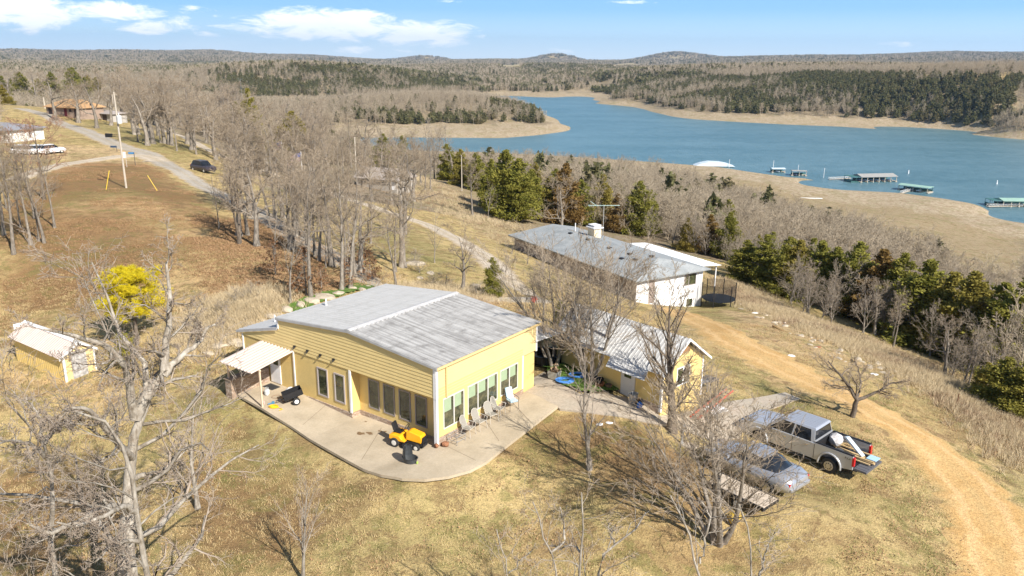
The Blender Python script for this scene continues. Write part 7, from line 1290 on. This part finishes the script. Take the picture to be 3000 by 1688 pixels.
for i in range(24): k.f.append([i, (i + 1) % 24, 24 + (i + 1) % 24, 24 + i]); k.m.append(0)
k.build('net', NETM, tp)
for i in range(6): k = MB(); a0 = i * 1.047; k.tube([(1.9 * math.cos(a0), 1.9 * math.sin(a0), -.2), (1.9 * math.cos(a0), 1.9 * math.sin(a0), 2.75)], .05, 6); k.build('post', BLK, tp)
# timber, pallets and rubble along the meadow edge
p1, p2 = at(2265, 960), at(2350, 992); d = p2 - p1; k = MB(); k.b2((0, -.12, -.05), (d.length, .12, .25)); tag(k.build('timber_beam', mat('old_timber', (.30, .19, .08), .9, var=.2), None, loc=p1, rz=math.atan2(d.y, d.x)), 'long dark timber beam lying at the meadow edge', 'beam')
g_ = random.Random(4)
for i in range(46):
    t_ = i / 45; u = 2180 + t_ * 420 + g_.uniform(-22, 22); v = 905 + t_ * 195 + g_.uniform(-16, 16); p_ = at(u, v); s = g_.uniform(.12, .4); rock('rubble_stone', (p_.x, p_.y, p_.z + .02), (s, s * .7, s * .4), LIME, ('small' if s < .2 else 'middling' if s < .3 else 'large') + ' pale rubble stone ' + ('above the timber beam' if u < 2265 else 'beside the timber beam' if u < 2350 else 'between the beam and the rusty scrap heap' if u < 2400 else 'just right of the rusty scrap heap' if u < 2470 else 'above the low forked tree' if u < 2540 else 'at the right end of the rubble row'), 100 + i, 'stone', 'rubble stones along the meadow edge', rz=g_.random() * 3)
for i, (u, v, c_, lab) in enumerate([(2298, 948, 'WHT', 'white scrap sheet above the timber beam'), (2395, 1018, 'BRK', 'rust-brown heap of scrap at the meadow edge'), (2318, 1044, 'WHT', 'white flat scrap on the bare dirt'), (2212, 918, 'WHT', 'small white scrap at the upper meadow edge'), (2560, 1098, 'WHT', 'white lump of scrap beside the dirt track')]): p_ = at(u, v); rock('scrap', (p_.x, p_.y, p_.z + .04), (.38, .22, .08), {'WHT': WHT, 'BRK': BRK}[c_], lab, 160 + i, 'scrap')
for u, v, vt, lab in [(2803, 1190, 1152, 'rusty fence post standing alone in the tall grass')]: mast(u, v, vt, .05, mat('rust_post', (.20, .10, .05), .9), lab, 'fence_post', 'post')
# --- boat docks on the lake
DG = mat('dock_green', (.06, .16, .15), .6); RG = mat('dock_roof_grey', (.33, .325, .305), .7, var=.08, vscale=.5); RGG = mat('dock_roof_green', (.30, .46, .38), .6, var=.08, vscale=.5); DW = mat('dock_deck', (.52, .45, .36), .85, var=.1); BLH = mat('boat_hull', (.10, .12, .20), .3); WHB = mat('boat_white', (.75, .77, .8), .3)
def dock(pa, pb, depth, roof, label, name='boat_dock', eave=2.9, ridge=1.0, slips=6, boats=(), annex=0, truss=False, who='dock'):
    """pa, pb: photo pixels of the near roof edge ends; depth away from the camera"""
    a_, b_ = atz(*pa, LAKE + eave), atz(*pb, LAKE + eave); d = b_ - a_; L = math.hypot(d.x, d.y); r = empty(name, (a_.x, a_.y, LAKE), math.atan2(d.y, d.x), label, 'boat dock')
    k = MB(); k.add([(-.5, -.5, eave), (L + .5, -.5, eave), (L + .5, depth + .5, eave), (-.5, depth + .5, eave), (-.5, depth / 2, eave + ridge), (L + .5, depth / 2, eave + ridge), (-.5, -.5, eave - .12), (L + .5, -.5, eave - .12), (L + .5, depth + .5, eave - .12), (-.5, depth + .5, eave - .12)], [(0, 1, 5, 4), (2, 3, 4, 5), (3, 0, 4), (1, 2, 5), (9, 8, 7, 6), (0, 6, 7, 1), (1, 7, 8, 2), (2, 8, 9, 3), (3, 9, 6, 0)]); k.build('roof', roof, r)
    k = MB(); k.b2((-.6, depth - 1.4, .05), (L + .6, depth, .45)); k.b2((-.6, 0, .05), (.5, depth - 1.401, .45)); k.b2((L - .5, 0, .05), (L + .6, depth - 1.401, .45))
    for i in range(1, slips): x = L * i / slips; k.b2((x - .3, -.2, .06), (x + .3, depth - 1.401, .44))
    k.build('deck', DW, r)
    for i in range(slips + 1):
        for y in (0, depth - .3): k = MB(); x = L * i / slips; k.b2((x - .12, y, -.5), (x + .12, y + .22, eave)); k.build('post', DW if y == 0 else DG, r)
    k = MB(); k.b2((0, depth - .25, .46), (L, depth - .15, 1.5)); k.build('back_panel', DG, r)
    if truss:
        k = MB()
        for i in range(slips * 2): x = L * i / slips / 2; k.tube([(x, 0, eave - .2), (x + L / slips / 4, 0, eave - .7), (x + L / slips / 2, 0, eave - .2)], .05, 4)
        k.tube([(0, 0, eave - .7), (L, 0, eave - .7)], .05, 4); k.tube([(0, 0, 1.1), (L * .35, 0, 1.1)], .05, 4); k.build('truss', DG, r)
    if annex: k = MB(); k.b2((-annex, 1, eave - .1), (-.6, depth - .5, eave + .05)); k.b2((-annex, 1, .06), (-.61, depth - .5, .4)); [k.b2((x, y, .4), (x + .15, y + .15, eave - .1)) for x in (-annex, -annex / 2) for y in (1, depth - .8)]; k.b2((-annex, 1.0, .4), (-annex + .08, depth - .6, 1.4)); k.build('annex', DG, r)
    for i, c_ in enumerate(boats):
        x = L * (i + .5) / slips; k = loft([(-2.4, [(.3, .2), (.8, .3), (.95, .6), (.95, .8), (.9, .9), (.3, .9)]), (.8, [(.3, .2), (.8, .3), (.95, .6), (.95, .85), (.9, .95), (.3, .95)]), (2.4, [(.02, .7), (.05, .75), (.1, .9), (.12, 1.0), (.1, 1.05), (.02, 1.05)])]); bt_ = k.build('boat', WHB if c_ else BLH, None); bt_.location = r.matrix_basis @ Vector((x, depth * .40, 0)); bt_.rotation_euler = (0, 0, r.rotation_euler[2] - R(90)); tag(bt_, ('white' if c_ else 'dark') + ' motorboat in slip %s of the %s' % (['one', 'two', 'three', 'four', 'five', 'six'][i], who), 'boat')
    return r
def gangway(pa, pb, label, w_=1.3):
    a_, b_ = atz(*pa, LAKE + .4), atz(*pb, LAKE + .5); d = b_ - a_; L = math.hypot(d.x, d.y); r = empty('gangway', (a_.x, a_.y, a_.z), math.atan2(d.y, d.x), label, 'gangway'); k = MB(); k.b2((0, -w_ / 2, -.1), (L, w_ / 2, .08)); k.build('deck', DW, r)
    for s in (-1, 1):
        k = MB(); k.tube([(0, s * w_ / 2, 1.0), (L, s * w_ / 2, 1.0)], .07, 4); n_ = max(3, int(L / 1.6))
        for i in range(n_): x = L * i / n_; k.tube([(x, s * w_ / 2, 0), (x + L / n_ / 2, s * w_ / 2, 1.0), (x + L / n_, s * w_ / 2, 0)], .05, 4)
        k.build('railing', mat('rail_pale', (.66, .66, .64), .5), r)
dock((2526, 519), (2628, 517), 9, RG, 'largest boat dock, grey-roofed, with a dark annex on its left end', eave=3.2, ridge=1.3, slips=6, boats=(0, 1, 0, 1, 0, 1), annex=6, who='largest grey-roofed dock')
dock((2634, 541), (2718, 551), 7, RGG, 'green-roofed boat dock with a white gangway, nearer the shore', eave=3.0, ridge=.5, slips=4, boats=(0, 0, 1), truss=True, who='green-roofed dock near the sand')
dock((2942, 589), (3035, 590), 8, RGG, 'green-roofed boat dock cut by the right photo edge', eave=3.0, ridge=.9, slips=4, boats=(0, 0, 1), annex=5, truss=True, who='green dock at the right edge')
dock((2265, 495), (2300, 495), 4, mat('dock_roof_blue', (.55, .66, .72), .5), 'small blue-roofed dock beyond the sand', eave=2.4, ridge=.5, slips=1, boats=(1,), who='small blue-roofed dock'); dock((2323, 501), (2363, 502), 4.5, RG, 'small grey-roofed dock right of the blue-roofed one', eave=3.0, ridge=.3, slips=2, boats=(0,), who='small grey-roofed dock')
gangway((2428, 525), (2492, 522), 'long pale gangway to the largest boat dock'); gangway((2640, 566), (2672, 556), 'short white gangway to the green-roofed dock'); gangway((2893, 605), (3000, 602), 'gangway along the dock at the right edge', 2.0)
p_ = atz(2092, 486, LAKE + .5); r = empty('white_boathouse', p_, R(-5), 'arched white boathouse roof behind the trees at the sand spit', 'boathouse'); k = MB(); k.prism([(-13, 0), (13, 0), (8, 1.6), (3, 2.4), (-4, 2.6), (-9, 1.5)], 'y', -3, 6); k.build('roof', mat('pale_blue_white', (.62, .70, .75)), r); k = MB(); k.b2((-10, -2.5, -1), (10, 5.5, 0)); k.build('wall', DG, r)
for u, v, vt, lab in [(2136, 489, 467, 'white mast beside the white boathouse'), (2413, 519, 492, 'white pole on the sand tip'), (2265, 492, 470, 'thin pole at the small blue-roofed dock'), (2338, 500, 483, 'thin pole at the small grey-roofed dock')]:
    b_ = atz(u, v, LAKE + .5); d1 = math.hypot(b_.x, b_.y); a1, e1 = horiz(u, vt); k = MB(); k.tube([(0, 0, -1), (0, 0, H - d1 * math.tan(e1) - b_.z)], .13, 6); tag(k.build('shore_pole', WHT, None, loc=b_), lab, 'pole')
for u, v, lab in [(2661, 509, 'white buoy beyond the largest dock'), (2920, 540, 'white buoy at the right, far out')]: b_ = atz(u, v, LAKE); k = MB(); k.lathe([(.35, -.3), (.4, .3), (.3, 1.2), (.22, 2.2), (.1, 2.3)], n=10); tag(k.build('buoy', WHT, None, loc=b_), lab, 'buoy')
p_ = at(2377, 582); k = MB(); k.b2((-5, -.3, 0), (5, .3, .35)); tag(k.build('white_pipe', WHT, None, loc=p_, rz=-.1), 'long white float lying on the dry lake bed', 'float')
for u, v, lab, s in [(1360, 152, 'white farm building on the far hills', 1), (992, 173, 'long white barn on the far skyline hills', 1.4), (2970, 198, 'white house on the far right hillside', .7)]: p_ = at(u, v); cottage(u, v, .2, 24 * s, 9 * s, 5, 3, WHT, MT['bright_white_metal'], lab, name='farm_building', hip=False)
# ---------------------------------------------------------------- air
hz = MB(); hz.b2((-11000, -400, -70), (11000, 15000, 330)); m = bpy.data.materials.new('haze'); m.use_nodes = True; t = NT(m.node_tree)
pv = t.n('ShaderNodeVolumePrincipled', {'Color': (.50, .72, 1.0, 1), 'Density': 5.5e-5, 'Anisotropy': .2}); t.t.links.new(pv.outputs[0], t.n('ShaderNodeOutputMaterial').inputs['Volume'])
tag(hz.build('haze', m), kind='stuff')
